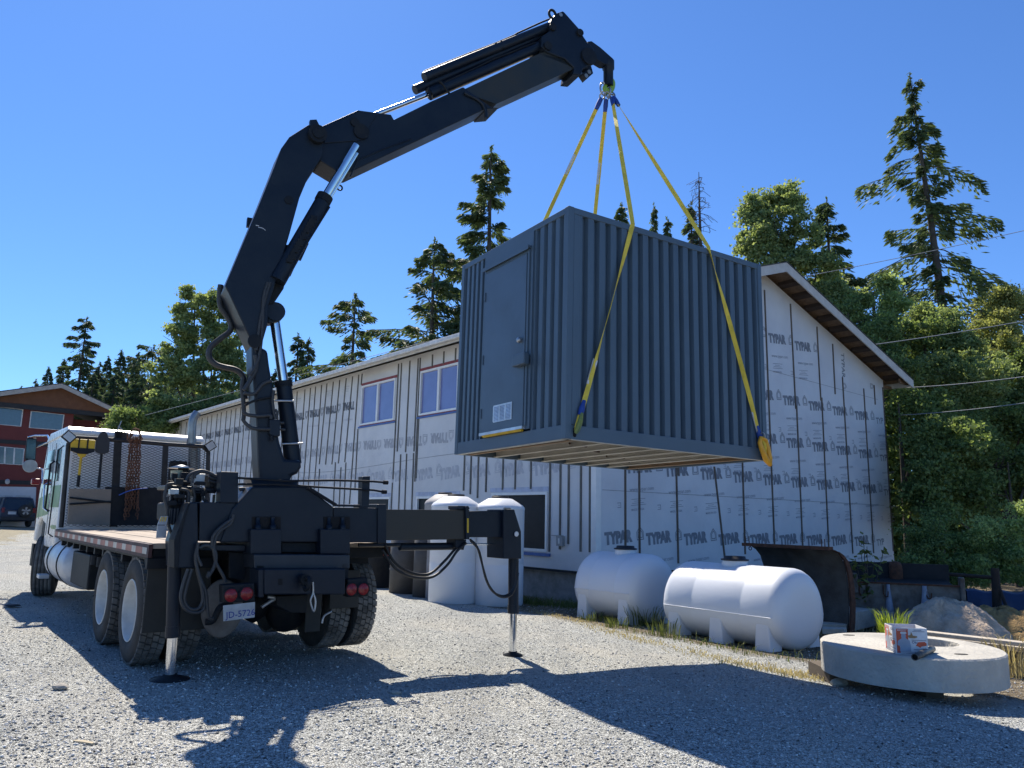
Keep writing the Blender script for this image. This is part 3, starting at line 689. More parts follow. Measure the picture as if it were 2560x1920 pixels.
def htank(label, c0, ax, L, rx, ztop, zseam, zbot, zg_, legs, lid_t):
    """c0: centre of the near end (x,y); ax: unit vector to the far end"""
    lat = Vector((ax.y, -ax.x, 0)); root = thing("water_tank", label, "tank", tuple(c0+ax*L/2)[:2]+(zg_,), "white tanks beside the building")
    mb = MB(); n = 48; vs = []; prof = [(-.0, .0), (-.004, .35), (.004, .62), (.03, .82), (.075, .93), (.14, .985), (.2, 1.), (L*.28, 1), (L*.29, .985), (L*.305, .985), (L*.315, 1.), (L*.5, 1), (L*.685, 1.), (L*.695, .985), (L*.71, .985), (L*.72, 1), (L-.2, 1), (L-.14, .985), (L-.075, .93), (L-.03, .82), (L-.004, .62), (L+.004, .35), (L, 0)]
    for t, k in prof:
        for j in range(n):
            a = 2*math.pi*j/n; x = math.cos(a)*rx*k; s = math.sin(a)
            if k == .985 and .2 < t < L-.2: k = 1 if s < 0 else .993
            z = (s*(ztop-zseam) if s > 0 else s*(zseam-zbot))*(k)
            kk = 1.012 if abs(s) < .03 and k > .9 else 1
            vs.append(c0+ax*t+lat*x*kk+Vector((0, 0, zseam+z)))
    m = len(prof); fs = [(i*n+k, i*n+(k+1) % n, (i+1)*n+(k+1) % n, (i+1)*n+k) for i in range(m-1) for k in range(n)]
    mb.poly(vs, fs, True); build("tank_shell", mb, PLAS, root)
    mb = MB()
    for sgn in (1, -1): mb.prism([c0+ax*.12+lat*sgn*(rx-.02)+ez*(zseam-.008), c0+ax*(L-.12)+lat*sgn*(rx-.02)+ez*(zseam-.008), c0+ax*(L-.12)+lat*sgn*(rx+.016)+ez*(zseam-.008), c0+ax*.12+lat*sgn*(rx+.016)+ez*(zseam-.008)], ez*.014)
    build("seam_flange", mb, PLAS, root, bevel=.004)
    for t in legs:
        for sgn in (-1, 1):
            mb = MB(); w = .10
            tw = lambda w_, x0, x1, z: [c0+ax*(t-w_)+lat*sgn*x0+ez*z, c0+ax*(t+w_)+lat*sgn*x0+ez*z, c0+ax*(t+w_)+lat*sgn*x1+ez*z, c0+ax*(t-w_)+lat*sgn*x1+ez*z]
            mb.hexa(tw(w*1.35, rx*.55, rx*.985, zg_-.03)+tw(w*1.05, rx*.45, rx*.975, zseam-.07)); build("leg", mb, PLAS, root, bevel=.02)
    c = c0+ax*lid_t; mb = MB(); mb.lathe(c+ez*(ztop-.12), ez, [(.20, 0), (.195, .16), (.19, .175), (0, .175)], 28); build("neck", mb, PLAS, root)
    mb = MB(); mb.lathe(c+ez*(ztop+.056), ez, [(0, 0), (.21, 0), (.215, .02), (.17, .028), (.16, .065), (.0, .07)], 28); build("lid", mb, BLID, root)
    return root
AXT = Vector((-.60, .80, 0)).normalized()
LAT = Vector((AXT.y, -AXT.x, 0))
# near tank: front legs at about (3.5,11.0) left and (4.2,11.3) right
c2 = Vector((4.25, 11.35, 0))
htank("large white plastic leg tank with three pairs of legs beside the concrete disc", c2, AXT, 2.21, .63, .965, .30, -.19, -.20, (.29, 1.10, 1.91), 1.18)
c1 = Vector((2.62, 13.82, 0))
htank("smaller white plastic leg tank in front of the building corner, the farther one", c1, AXT, 1.62, .60, 1.02, .36, -.16, -.17, (.28, 1.32), .78)
def vtank(label, c, r, h, lidr=.12, m=None, group="upright tanks along the wall"):
    z0 = gz(c[0], c[1])-.01; root = thing("upright_tank", label, "tank", (c[0], c[1], z0), group)
    o = Vector((c[0], c[1], z0)); mb = MB()
    mb.lathe(o, ez, [(0, 0), (r*.97, 0), (r, .03), (r, h*.36), (r*.992, h*.367), (r, h*.375), (r, h*.86), (r*1.01, h*.868), (r*1.01, h*.878), (r*.99, h*.888), (r*.93, h*.905), (r*.5, h*.965), (r*.42, h*.968), (0, h*.972)], 40)
    build("tank_shell", mb, m or PLAS, root)
    mb = MB(); mb.lathe(o+ez*(h*.968), ez, [(0, 0), (r*.34, 0), (r*.36, .02), (r*.34, .045), (0, .05)], 24); build("lid", mb, BLID, root)
vtank("white upright plastic tank standing left, behind the extended outrigger beam", (-1.13, 16.4), .51, 2.24)
vtank("white upright plastic tank on the right, behind the outrigger jack", (-.20, 16.4), .52, 2.24)
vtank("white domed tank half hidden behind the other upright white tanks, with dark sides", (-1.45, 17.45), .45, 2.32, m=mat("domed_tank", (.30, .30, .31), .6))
GBAR = mat("dark_grey_pipe", (.07, .07, .072), .7, var=.1, bump=.15)
for lb, (u, v), r, h in (("dark grey upright pipe section to the left of the white tanks, the outer one", (1007, 1485), .36, 1.55), ("dark grey upright pipe section touching the left white tank", (1058, 1494), .27, 1.6)):
    p = gnd(u, v); root = thing("pipe_section", lb, "pipe", (p.x, p.y+.3, gz(p.x, p.y+.3)), "dark pipe sections by the wall")
    o = Vector(root.location); mb = MB(); mb.lathe(o-ez*.02, ez, [(r*.9, 0), (r, 0), (r*1.0, h), (r*.9, h), (r*.9, .05)], 28); build("pipe_wall", mb, GBAR, root)
    mb = MB(); mb.lathe(o+ez*.5, ez, [(r*1.002, 0), (r*1.03, .03), (r*1.002, .06)], 28); build("pipe_band", mb, GBAR, root)
# black hose reel / barrels heap and green coil by the truck
p = gnd(940, 1470); root = thing("black_barrel", "black ribbed barrel stack lying by the wall behind the truck's tail light", "barrel", (p.x, p.y+.3, gz(p.x, p.y)))
o = Vector(root.location); mb = MB(); mb.lathe(o, ez, [(0, 0), (.34, 0), (.36, .04), (.33, .1), (.36, .2), (.34, .5), (.36, .55), (.34, .9), (.3, .98), (0, 1.0)], 28); build("barrel_body", mb, BLKD, root)
mb = MB(); mb.tube([o+Vector((-.3, -.3, .75)), o+Vector((.1, -.36, .8)), o+Vector((.3, -.2, .77))], .02, 6); build("strap_band", mb, mat("faded_red", (.35, .08, .08), .6), root)
p = gnd(905, 1466); root = thing("green_pipe_coil", "green ribbed pipe coil lying against the dark barrel behind the truck", "pipe coil", (p.x, p.y+.4, gz(p.x, p.y)))
o = Vector(root.location)
for k in range(5):
    mb = MB(); ring(mb, o+Vector((0, .05*k, .36)), Vector((1, .2, 0)), ez, .34-.01*k, .34-.01*k, .03); build("coil_turn", mb, mat("green_plastic", (.01, .33, .20), .4), root)

# ------------------------------------------------------------------ concrete disc, box, pipe
DC = Vector((4.34, 8.62, 0)); DR = .895; DZ0, DZ1 = .035, .345
CDISC = mat("cast_concrete", (.54, .52, .46), .9, scale=2.4, bump=.9, bscale=26, col2=(.36, .35, .32))
root = thing("concrete_disc", "thick round concrete tank lid with an access hole lying on blocks", "concrete lid", (DC.x, DC.y, DZ0))
mb = MB(); n = 72; hc = Vector((DC.x+.30, DC.y+.22, 0)); hr = .32
def circ(c, r, z): return [Vector((c.x+r*math.cos(2*math.pi*k/n), c.y+r*math.sin(2*math.pi*k/n), z)) for k in range(n)]
vs = circ(DC, DR, DZ0)+circ(DC, DR, DZ1-.015)+circ(DC, DR-.015, DZ1)+circ(hc, hr, DZ1)+circ(hc, hr-.03, DZ0+.02)
fs = []
for i in range(4):
    for k in range(n): fs.append((i*n+k, i*n+(k+1) % n, (i+1)*n+(k+1) % n, (i+1)*n+k))
for k in range(n): fs.append((4*n+k, 4*n+(k+1) % n, (k+1) % n, k))
mb.poly(vs, fs, False); d = build("disc_slab", mb, CDISC, root)
for (u, v) in ((2122, 1588), (2403, 1636)):
    q = onz(u, v, DZ1); mb = MB(); mb.prism([q+Vector((.07*math.cos(t), .035*math.sin(t), .002)) for t in np.linspace(0, 6.28, 13)[:-1]], ez*.002); build("lifting_slot", mb, mat("slot_dark", (.03, .03, .028), .9), root)
for (u, v) in ((2100, 1712), (2345, 1748), (2150, 1700)):
    q = gnd(u, v); z0 = gz(q.x, q.y+.15); mb = MB(); mb.box((q.x-.09, q.y+.05, z0-.01), (q.x+.09, q.y+.65, DZ0-.003)); build("support_block", mb, mat("old_timber", (.10, .08, .06), .9), root)
# printed carton
BXW = mat("carton_white", (.70, .70, .70), .6); BXR = mat("carton_red", (.62, .10, .045), .55); BXI = mat("carton_inside", (.45, .46, .52), .7); BXN = mat("carton_navy", (.03, .05, .14), .6); BXG = mat("carton_grey_print", (.36, .40, .47), .6)
zb_ = DZ1+.001
bn = onz(2241, 1635, zb_); bl = onz(2206, 1617, zb_); br_ = onz(2301, 1631, zb_)
e1 = (bl-bn).normalized(); L1 = .33; e2 = Vector((-e1.y, e1.x, 0)); 
if e2.dot(br_-bn) < 0: e2 = -e2
L2 = .30; BH = .255
root = thing("cardboard_carton", "open white cardboard carton with red panels and a printed man, standing on the concrete disc", "box", tuple(bn))
def BX(a, b_, c): return bn+e1*a+e2*b_+ez*c
t_ = .006
mb = MB(); mb.box((0, 0, 0), (t_, L2, BH), lambda a, b_, c: BX(a, b_, c)); build("front_panel", mb, BXW, root)
mb = MB(); mb.box((t_+.0005, 0, 0), (L1-t_, t_, BH), BX); build("side_panel", mb, BXW, root)
mb = MB(); mb.box((t_+.0005, L2-t_, 0), (L1-t_, L2, BH), BX); build("side_panel", mb, BXW, root)
mb = MB(); mb.box((L1-t_+.0005, 0, 0), (L1, L2, BH), BX); build("back_panel", mb, BXI, root)
mb = MB(); mb.box((t_+.001, t_+.001, .001), (L1-t_, L2-t_, .006), BX); build("bottom_panel", mb, BXI, root)
def face_print(face, W_):
    # face(x, y) -> point, x along the panel, y up
    def q(mb, x0, y0, x1, y1): mb.quad(face(x0*W_, y0*BH), face(x1*W_, y0*BH), face(x1*W_, y1*BH), face(x0*W_, y1*BH))
    def pl(mb, pts, k=0): P = [face(x*W_, y*BH, .0006+k) for x, y in pts]; mb.poly(P, [tuple(range(len(P)))])
    r_ = MB(); pl(r_, [(.03, .06), (.14, .06), (.12, .40), (.40, .55), (.40, .96), (.03, .96)]); 
    build("printed_red", r_, BXR, root, recalc=False)
    g_ = MB()
    pl(g_, [(.12, .12), (.46, .12), (.47, .30), (.44, .52), (.33, .60), (.31, .66), (.20, .66), (.19, .6), (.07, .5), (.05, .34), (.14, .3)], .0006)
    pl(g_, [(.18, .66), (.19, .62), (.26, .58), (.32, .62), (.33, .72), (.31, .78), (.19, .78)], .0009)
    build("printed_man", g_, BXG, root, recalc=False)
    w_ = MB(); pl(w_, [(.17, .77), (.33, .77), (.36, .80), (.33, .85), (.18, .85), (.15, .80)], .0012); pl(w_, [(.06, .92), (.37, .92), (.37, .935), (.06, .935)], .0012); pl(w_, [(.06, .88), (.34, .88), (.34, .895), (.06, .895)], .0012); build("printed_cap", w_, BXW, root, recalc=False)
    r2 = MB(); pl(r2, [(.62, .34), (.70, .48), (.90, .50), (.96, .44), (.95, .36), (.80, .32), (.75, .27), (.70, .31)], .0004); build("printed_red_shape", r2, BXR, root, recalc=False)
    n_ = MB()
    for y, x0, x1 in ((.93, .58, .82), (.88, .54, .92), (.55, .5, .95), (.20, .55, .97), (.10, .03, .97), (.05, .03, .97)): pl(n_, [(x0, y-.012), (x1, y-.012), (x1, y+.004), (x0, y+.004)], .0008)
    tt = MB(); add_text(tt, "Oki", .036, face(.50*W_, .42*BH, .001), (face(1, 0)-face(0, 0)), ez, .01); build("printed_lettering", tt, BXN, root, recalc=False)
    build("printed_lines", n_, BXN, root, recalc=False)
    o_ = MB(); pl(o_, [(.40, .66), (.43, .62), (.60, .62), (.68, .65), (.68, .70), (.55, .72), (.50, .86), (.47, .74), (.40, .72)], .0006); build("printed_hat", o_, mat("carton_ochre", (.36, .22, .10), .6), root, recalc=False)
face_print(lambda x, y, k=.0006: BX(-k, x, y), L2)
face_print(lambda x, y, k=.0006: BX(L1-x, -k, y), L1)
# short pipe lying across the rim
pa = onz(2287, 1643, DZ1+.034); pb = onz(2352, 1612, DZ1+.034); dpi = (pb-pa).normalized()
root = thing("steel_pipe", "short piece of black pipe lying on the concrete disc beside the carton", "pipe", tuple(pa))
mb = MB(); mb.lathe(pa, dpi, [(.026, .0), (.032, .0), (.032, .70), (.026, .70), (.026, .0)], 20); build("pipe_wall", mb, mat("pipe_black_grey", (.05, .05, .052), .45, .3, scale=12, bump=.2, col2=(.16, .15, .13)), root)
mb = MB(); mb.lathe(pa+dpi*.02, dpi, [(.0, .0), (.0258, .0)], 16); build("pipe_bore", mb, mat("bore_black", (.004, .004, .004), .9), root)
# ------------------------------------------------------------------ yard clutter on the right
def z14(x, y): return (1860+x*.3616, 1200+y*.3616)
DIRTY = mat("dirty_steel", (.21, .20, .18), .8, .1, scale=4, bump=.4, bscale=14, col2=(.07, .055, .045))
BLADE_IN = mat("blade_inside", (.075, .078, .075), .7, .2, scale=3, bump=.3, col2=(.035, .03, .027))
OLDCON = mat("old_concrete", (.46, .43, .37), .95, scale=4, bump=.6, bscale=20, col2=(.28, .26, .22))
# curved snow blade
u_ = Vector((.56, -.83, 0)).normalized(); lp = Vector((-.83, -.56, 0)).normalized()
q = onplane(*z14(575, 472), Vector((0, 13.1, 0)), Vector((0, 1, 0)))
o = q-lp*.55; o.z = 0; top = q.z
root = thing("plough_blade", "rusty curved steel plough blade standing behind the large white tank", "plough blade", (o.x, o.y, gz(o.x, o.y)))
prof = [(.56, top), (.50, top-.015), (.38, top-.03), (.25, top-.09), (.12, top-.2), (.04, top-.38), (.0, top-.6), (-.01, top-.9), (.03, top-1.2), (.1, -.25)]
Lb = 1.70
mb = MB(); a_ = [o+lp*x+Vector((0, 0, z))-u_*Lb for x, z in prof]; b_ = [p+u_*(Lb-.02) for p in a_]; k = len(prof)
mb.poly(a_+b_, [(i, i+1, k+i+1, k+i) for i in range(k-1)], True); bs = build("blade_skin", mb, BLADE_IN, root, recalc=False)
sm = bs.modifiers.new("solid", 'SOLIDIFY'); sm.thickness = .02
mb = MB(); rib = [(x-.10, z-.02) for x, z in prof[::-1]]
pts = [o+lp*x+Vector((0, 0, z)) for x, z in prof]+[o+lp*(x-.12)+Vector((0, 0, z-.03)) for x, z in prof[::-1]]
mb.prism(pts, u_*.035); build("end_rib", mb, RUST, root)
mb = MB(); mb.prism([o+lp*.60-u_*(Lb+.03)+ez*(top-.03), o+lp*.60+u_*.05+ez*(top-.03), o+lp*.60+u_*.05+ez*(top+.025), o+lp*.60-u_*(Lb+.03)+ez*(top+.025)], -lp*.14); build("top_lip", mb, RUST, root)
for x in (-.04, -.10, -1.68, -1.60):
    mb = MB(); mb.tube([o+lp*.55+u_*x+ez*(top+.02), o+lp*.55+u_*x+ez*(top+.15)], .008, 6); build("lip_pin", mb, RUST, root)
mb = MB(); ring(mb, o+lp*.55-u_*(Lb-.12)+ez*(top-.07), u_, ez, .03, .03, .008, 12); build("chain_link", mb, RUST, root)
# steel trough
d0 = 14.6
A0 = at(*z14(722, 705), d0); B0 = at(*z14(1505, 745), d0-.6)
ux = (B0-A0); ux.z = 0; Lt = ux.length; ux.normalize(); uy = Vector((-ux.y, ux.x, 0)); A0.z = (A0.z+B0.z)/2
root = thing("steel_trough", "weathered steel trough with hanging hooks and a black lining behind the grass clump", "trough", (A0.x+ux.x*Lt/2, A0.y+ux.y*Lt/2, gz(A0.x, A0.y)))
def TB(x, y, z): return A0+ux*x+uy*y+ez*z
mb = MB(); mb.box((0, 0, -.9), (Lt, .04, -.0), TB); build("front_wall", mb, DIRTY, root)
mb = MB(); mb.box((0, 1.0, -.9), (Lt, 1.04, .34), TB); build("back_wall", mb, DARK, root)
mb = MB(); mb.hexa([TB(.05, .05, -.2), TB(Lt-.05, .05, -.2), TB(Lt-.05, 1.0, -.2), TB(.05, 1.0, -.2), TB(.05, .05, -.05), TB(Lt-.05, .05, -.05), TB(Lt-.05, 1.0, .06), TB(.05, 1., .06)]); build("lining", mb, mat("black_lining", (.006, .006, .007), .8), root)
mb = MB(); mb.box((-.02, -.02, .001), (Lt+.02, .06, .03), TB); build("rim", mb, RUST, root)
for x0, x1 in ((-.12, .16), (Lt-.03, Lt+.05)):
    mb = MB(); mb.box((x0, -.05, -.18 if x0 < 0 else -.5), (x1, .14, .17), TB); build("end_block", mb, DIRTY, root, bevel=.02)
for x, w in ((.22, .03), (.62, .05), (1.32, .03)):
    mb = MB(); mb.tube([TB(x-.04, -.025, -.02), TB(x-.045, -.05, -.17), TB(x-.02, -.055, -.22), TB(x+.02, -.055, -.22), TB(x+.035, -.05, -.12)], .012, 6); build("hook", mb, RUST, root)
RAG = mat("grey_cloth", (.30, .34, .42), .8, bump=.3)
for x, h_, w in ((.66, .5, .05), (1.25, .6, .07)):
    mb = MB(); n = 7; vs = []
    for j in range(n): 
        t = j/(n-1); z = -.0-h_*t; ww = w*(.5+1.0*t)
        vs += [TB(x-ww, -.03-.02*math.sin(j), z), TB(x, -.07-.02*math.cos(j*1.3), z), TB(x+ww, -.03, z)]
    mb.poly(vs, [(j*3+k, j*3+k+1, j*3+k+4, j*3+k+3) for j in range(n-1) for k in (0, 1)], True); cl = build("hanging_cloth", mb, RAG, root); cl.modifiers.new("solid", 'SOLIDIFY').thickness = .01
# concrete footing slab behind the big tank
def slab(name, label, cat, pts, h, m, group=None, lift=0.):
    P = [Vector(p) for p in pts]; c = sum(P, Vector())/len(P); z0 = min(p.z for p in P)-h
    root = thing(name, label, cat, (c.x, c.y, z0), group); mb = MB(); mb.prism(P, Vector((0, 0, -h))); build("slab_body", mb, m, root, bevel=.008); return root
S1 = [onz(*z14(540, 905), .12), onz(*z14(720, 925), .12), onz(*z14(905, 890), .12), onz(*z14(560, 855), .12)]
slab("concrete_slab", "low concrete footing slab between the big white tank and the grass clump", "slab", S1, .30, OLDCON)
S1 = [onz(*z14(900, 905), .08), onz(*z14(1035, 915), .08), onz(*z14(1050, 895), .08), onz(*z14(920, 885), .08)]
slab("concrete_slab", "small concrete kerb piece behind the grass clump under the trough", "slab", S1, .25, OLDCON)
for (x0, y0, x1, y1), lb in (((540, 985, 700, 1000), "thin broken concrete strip just below the footing slab by the white tank"), ((540, 1020, 690, 1030), "lowest thin concrete strip beside the white tank's end")):
    S1 = [onz(*z14(x0, y0+10), -.04), onz(*z14(x1, y1), -.04), onz(*z14(x1+20, y1-10), -.04), onz(*z14(x0, y0-8), -.04)]
    slab("concrete_strip", lb, "slab", S1, .08, OLDCON, "concrete strips by the tank")
for k, (ya, yb, lb) in enumerate(((1045, 1125, "upper long pale board of the stack behind the concrete disc"), (1072, 1160, "lower long pale board of the stack behind the concrete disc"))):
    z = .22-k*.10
    a0 = onz(*z14(1222+k*10, ya), z); a1 = onz(*z14(2120, yb+22), z); dd = (a1-a0).normalized(); pp = Vector((-dd.y, dd.x, 0))
    if pp.y < 0: pp = -pp
    S1 = [a0, a1, a1+pp*.16, a0+pp*.16]
    slab("long_board", lb, "board", S1, .05, mat("pale_board", (.55, .50, .42), .85, bump=.4, scale=5, col2=(.42, .37, .3)), "boards behind the concrete disc")
a0 = onz(*z14(1240, 1100), .03)
S1 = [a0, a0+dd*2.3, a0+dd*2.3+pp*.35, a0+pp*.35]; slab("timber_bearer", "dark timber under the pale boards behind the concrete disc", "timber", S1, .25, mat("old_timber2", (.10, .075, .055), .9, bump=.3))
# spoil heap
hc_ = gnd(*z14(1560, 1115)); hc_ += Vector((-.22, .18, 0))
def heap(name, label, c, rx, ry, h, m, seed, ang=0.):
    rr = random.Random(seed); n, k = 96, 30; vs = []; ph = [(rr.uniform(2, 9), rr.uniform(2, 9), rr.uniform(0, 6)) for _ in range(10)]
    ca, sa = math.cos(ang), math.sin(ang)
    for i in range(k):
        t = i/(k-1)
        for j in range(n):
            a = 2*math.pi*j/n; x = math.cos(a)*t; y = math.sin(a)*t
            hh = (1-t**1.9)**1.1*(1+.14*t*math.sin(a*3+seed)+.08*t*math.sin(a*7)); r_ = 1+.09*math.sin(a*4+1)+.05*math.sin(a*9)
            X, Y = x*rx*r_, y*ry*r_
            nz = sum(math.sin(X*p*2.2+q_)*math.cos(Y*q_*2.2+s_) for p, q_, s_ in ph)/10
            nz += .5*rr.uniform(-1, 1)*.35
            vs.append(c+Vector((X*ca-Y*sa, X*sa+Y*ca, h*hh+.13*nz*(1-t**6)-.05*t)))
    mb = MB(); mb.poly(vs, [(i*n+j, i*n+(j+1) % n, (i+1)*n+(j+1) % n, (i+1)*n+j) for i in range(1, k-1) for j in range(n)]+[tuple(range(n, 2*n))], True)
    o = build(name, mb, m, loc=tuple(c)); return tag(o, label, "soil heap")
hc_.z = gz(hc_.x, hc_.y)
heap("spoil_heap", "mound of pale crumbly gravelly soil behind the boards at the right edge", hc_, 1.15, .85, .66, mat("pale_spoil", (.56, .45, .34), .95, scale=7, bump=1, bscale=26, col2=(.36, .28, .20)), 3)
h2 = hc_+Vector((1.05, .35, 0)); heap("straw_heap", "brown dry straw and rubble heap sloping off the pale soil mound", h2, 1.5, .9, .50, mat("brown_straw", (.42, .27, .10), .95, scale=10, bump=1, bscale=50, col2=(.22, .14, .06)), 9)
rr = random.Random(4)
for k in range(9):
    u, v = [z14(*p) for p in ((1300, 960), (1650, 960), (1710, 965), (1790, 1000), (1850, 1010), (1890, 1060), (1240, 1030), (1820, 1075), (660, 1420))][k]
    q = gnd(u, v); s = rr.uniform(.05, .13) if k < 8 else .07; z0 = gz(q.x, q.y)+(.45 if 0 < k < 5 else .1 if k else .35)
    if k in (6, 7, 8): z0 = gz(q.x, q.y)
    bm = bmesh.new(); bmesh.ops.create_icosphere(bm, subdivisions=2, radius=1)
    mb = MB(); sx, sy, sz = rr.uniform(.8, 1.6), rr.uniform(.7, 1.2), rr.uniform(.4, .8)
    vv = [Vector((q.x, q.y, z0+s*sz*.6))+Vector((v_.co.x*sx, v_.co.y*sy, v_.co.z*sz))*s*(1+rr.uniform(-.13, .13)) for v_ in bm.verts]
    mb.poly(vv, [tuple(w.index for w in f.verts) for f in bm.faces]); bm.free()
    lbs = ["rough grey stone low on the left flank of the pale mound", "flat stone under the straw on the mound", "pale stone half way down the straw slope", "angular rubble chunk on the straw slope", "rubble chunk near the right edge of the straw slope", "lowest rubble chunk at the right picture edge", "small stone in the shade behind the grass clump", "pale stone beside the end of the boards", "lone pale stone on the gravel left of the concrete disc"]
    tag(build("stone", mb, OLDCON, loc=tuple(vv[0])), lbs[k], "stone", "stones around the soil mound" if k < 8 else None)
# dark blue tarp bank, post and beam far right
a0 = at(*z14(1540, 770), 15.5); a1 = at(*z14(2050, 800), 15.0); dd = (a1-a0); dd.z = 0; Ld = dd.length; dd.normalize()
mb = MB(); n = 24; vs = []
for i in range(n):
    x = Ld*i/(n-1)
    for hh, y in ((-.7, -.12), (-.35, -.05+.03*math.sin(i)), (0, .0), (.03, .25), (-.7, .5)): vs.append(Vector((a0.x, a0.y, a0.z+.02*math.sin(i*.7)))+dd*x+Vector((-dd.y, dd.x, 0))*y+ez*hh)
mb.poly(vs, [(i*5+k, i*5+k+1, i*5+k+6, i*5+k+5) for i in range(n-1) for k in range(4)], True)
tag(build("tarp_covered_bank", mb, mat("blue_tarp", (.015, .035, .09), .5, bump=.4, bscale=8), loc=tuple(a0+ez*-.7)), "dark blue tarpaulin laid over a low bank at the right edge", "tarpaulin")
p0 = at(*z14(1745, 880), 14.6); p0.z = gz(p0.x, p0.y); pt = at(*z14(1735, 610), 14.6)
root = thing("wooden_post", "dark weathered post with a cross rail at the right edge before the bushes", "post", tuple(p0)); OT = mat("black_timber", (.03, .024, .02), .9, bump=.4)
mb = MB(); mb.tube([p0-ez*.1, Vector((pt.x, pt.y, pt.z))], [.09, .07], 8); build("post_shaft", mb, OT, root)
mb = MB(); mb.tube([at(*z14(1050, 625), 15.6), Vector((pt.x-.05, pt.y+.02, pt.z-.17))], .035, 8); build("rail", mb, OT, root)
mb = MB(); mb.tube([Vector((pt.x+.02, pt.y, pt.z-.25)), at(*z14(1815, 880), 14.4)], .03, 8); build("brace", mb, OT, root)
q = at(*z14(1050, 640), 15.2); root = thing("rusty_drum", "rusty drum end standing at the right corner of the wrapped building", "drum", (q.x, q.y, gz(q.x, q.y)))
mb = MB(); mb.lathe(Vector(root.location), ez, [(0, 0), (.12, 0), (.12, q.z-root.location.z+.12), (.09, q.z-root.location.z+.2), (0, q.z-root.location.z+.22)], 20); build("drum_body", mb, RUST, root)

# ------------------------------------------------------------------ red house, garage and estate car far left
def z9(x, y): return (x*.3858, 700+y*.3858)
HN0 = at(60, 1290, 47.0); hd = Vector((.80, .60, 0)).normalized(); hn = Vector((-hd.y, hd.x, 0))   # hd along the front to the right, hn away
def HW(u, v, off=0.): return onplane(u, v, HN0-hn*off, hn)
HR = mat("red_siding", (.16, .030, .028), .7, scale=1.2, col2=(.13, .025, .024)); HB = mat("cedar_gable", (.17, .072, .035), .8, scale=3, bump=.3, col2=(.12, .052, .028)); HT = mat("black_trim", (.018, .018, .022), .6)
HG = mat("house_glass", (.05, .09, .13), .04, spec=1.0, var=.1); HWH = mat("white_trim", (.62, .63, .64), .5)
gzh = gz(HN0.x, HN0.y)
rh = thing("red_house", "dark red two storey house with a brown gable and a white garage door", "house", (HN0.x, HN0.y, gzh))
def hplate(name, px, m, off, th, parent=rh, fn=z9):
    mb = MB(); mb.prism([HW(*fn(*p), off) for p in px], hn*th); return build(name, mb, m, parent)
zb0 = HW(*z9(0, 1600)).z
def down(p): p = p.copy(); p.z = gzh-.5; return p
L_ = HW(-160, 1000); 
mb = MB(); A1, A2, A3, A4 = HW(-160, 985), HW(*z9(480, 860)), HW(*z9(480, 900)), None
A1.z = A2.z
mb.prism([down(A1), down(A2), A2, A1], hn*9); build("wall", mb, HR, rh)
hplate("gable_face", [(-400, 790), (0, 790), (870, 880), (403, 690), (0, 755), (-400, 830)], HB, .35, .25)
A_, B_, C_ = HW(-420, 1035, .9), HW(*z9(403, 672), .9), HW(*z9(900, 905), .9)
for a, b_ in ((A_, B_), (B_, C_)):
    mb = MB(); mb.prism([a, b_, b_-ez*.26, a-ez*.26], hn*.08); build("rake_board", mb, mat("pale_fascia", (.42, .39, .36), .7), rh)
    mb = MB(); mb.prism([a+ez*.002, b_+ez*.002, b_+hn*10+ez*.002, a+hn*10+ez*.002], ez*.06); build("roof", mb, ROOF, rh)
hplate("belly_band", [(-400, 745), (0, 790), (870, 880), (870, 905), (0, 822), (-400, 780)], HT, .42, .06)
hplate("band", [(-300, 1000), (0, 1032), (310, 1050), (310, 1080), (0, 1058), (-300, 1030)], HT, .05, .04)
hplate("band", [(-300, 1290), (0, 1295), (250, 1302), (250, 1328), (0, 1322), (-300, 1316)], HT, .05, .04)
def hwin(px, mull=()):
    # px: tl, tr, br, bl
    w = .012; P = [HW(*z9(*p), .06) for p in px]; c = sum(P, Vector())/4
    mb = MB(); I = [p+(c-p)*.06 for p in P]
    for i in range(4): mb.prism([P[i], P[(i+1) % 4], I[(i+1) % 4], I[i]], hn*.05)
    fr = build("window", mb, HWH, rh)
    for t in mull:
        mb = MB(); a = P[0].lerp(P[1], t); b_ = P[3].lerp(P[2], t); mb.prism([a-hd*.04, a+hd*.04, b_+hd*.04, b_-hd*.04], hn*.04); build("mullion", mb, HWH, fr)
    mb = MB(); mb.prism([p+hn*.03 for p in I], hn*.02); build("pane", mb, HG, fr)
hwin([(200, 848), (418, 872), (405, 975), (187, 958)]); hwin([(-90, 812), (152, 838), (138, 950), (-90, 930)])
hwin([(-60, 1072), (160, 1092), (150, 1200), (-60, 1188)], (.42, .7)); 
hplate("garage_door", [(-200, 1335), (235, 1342), (225, 1600), (-200, 1600)], mat("garage_white", (.52, .55, .60), .5, var=.03), .07, .05)
for x0, x1 in ((-10, 85), (100, 200), (-120, -25)): hplate("garage_window", [(x0, 1395), (x1, 1397), (x1-3, 1422), (x0-2, 1422)], mat("frosted_glass", (.45, .48, .5), .3), .09, .02)
hplate("garage_trim", [(236, 1320), (262, 1320), (252, 1610), (226, 1610)], HR, .09, .06)
mb = MB(); A2 = HW(*z9(480, 880)); A3 = HW(*z9(905, 915)); mb.prism([down(A2)+hn*2.2, down(A2)+hn*2.2+hd*4.2, A2+hn*2.2+hd*4.2, A2+hn*2.2], hn*5); build("recessed_wall", mb, HR, rh)
hplate("white_panel", [(715, 905), (850, 905), (850, 960), (740, 960)], HWH, -1.5, .05); hplate("post", [(700, 900), (716, 905), (716, 1100), (700, 1100)], HR, -.2, .15)
mb = MB(); mb.tube([HW(*z9(48, 1300), .1), HW(*z9(48, 1312), .3)], .12, 8); build("wall_light", mb, HWH, rh)
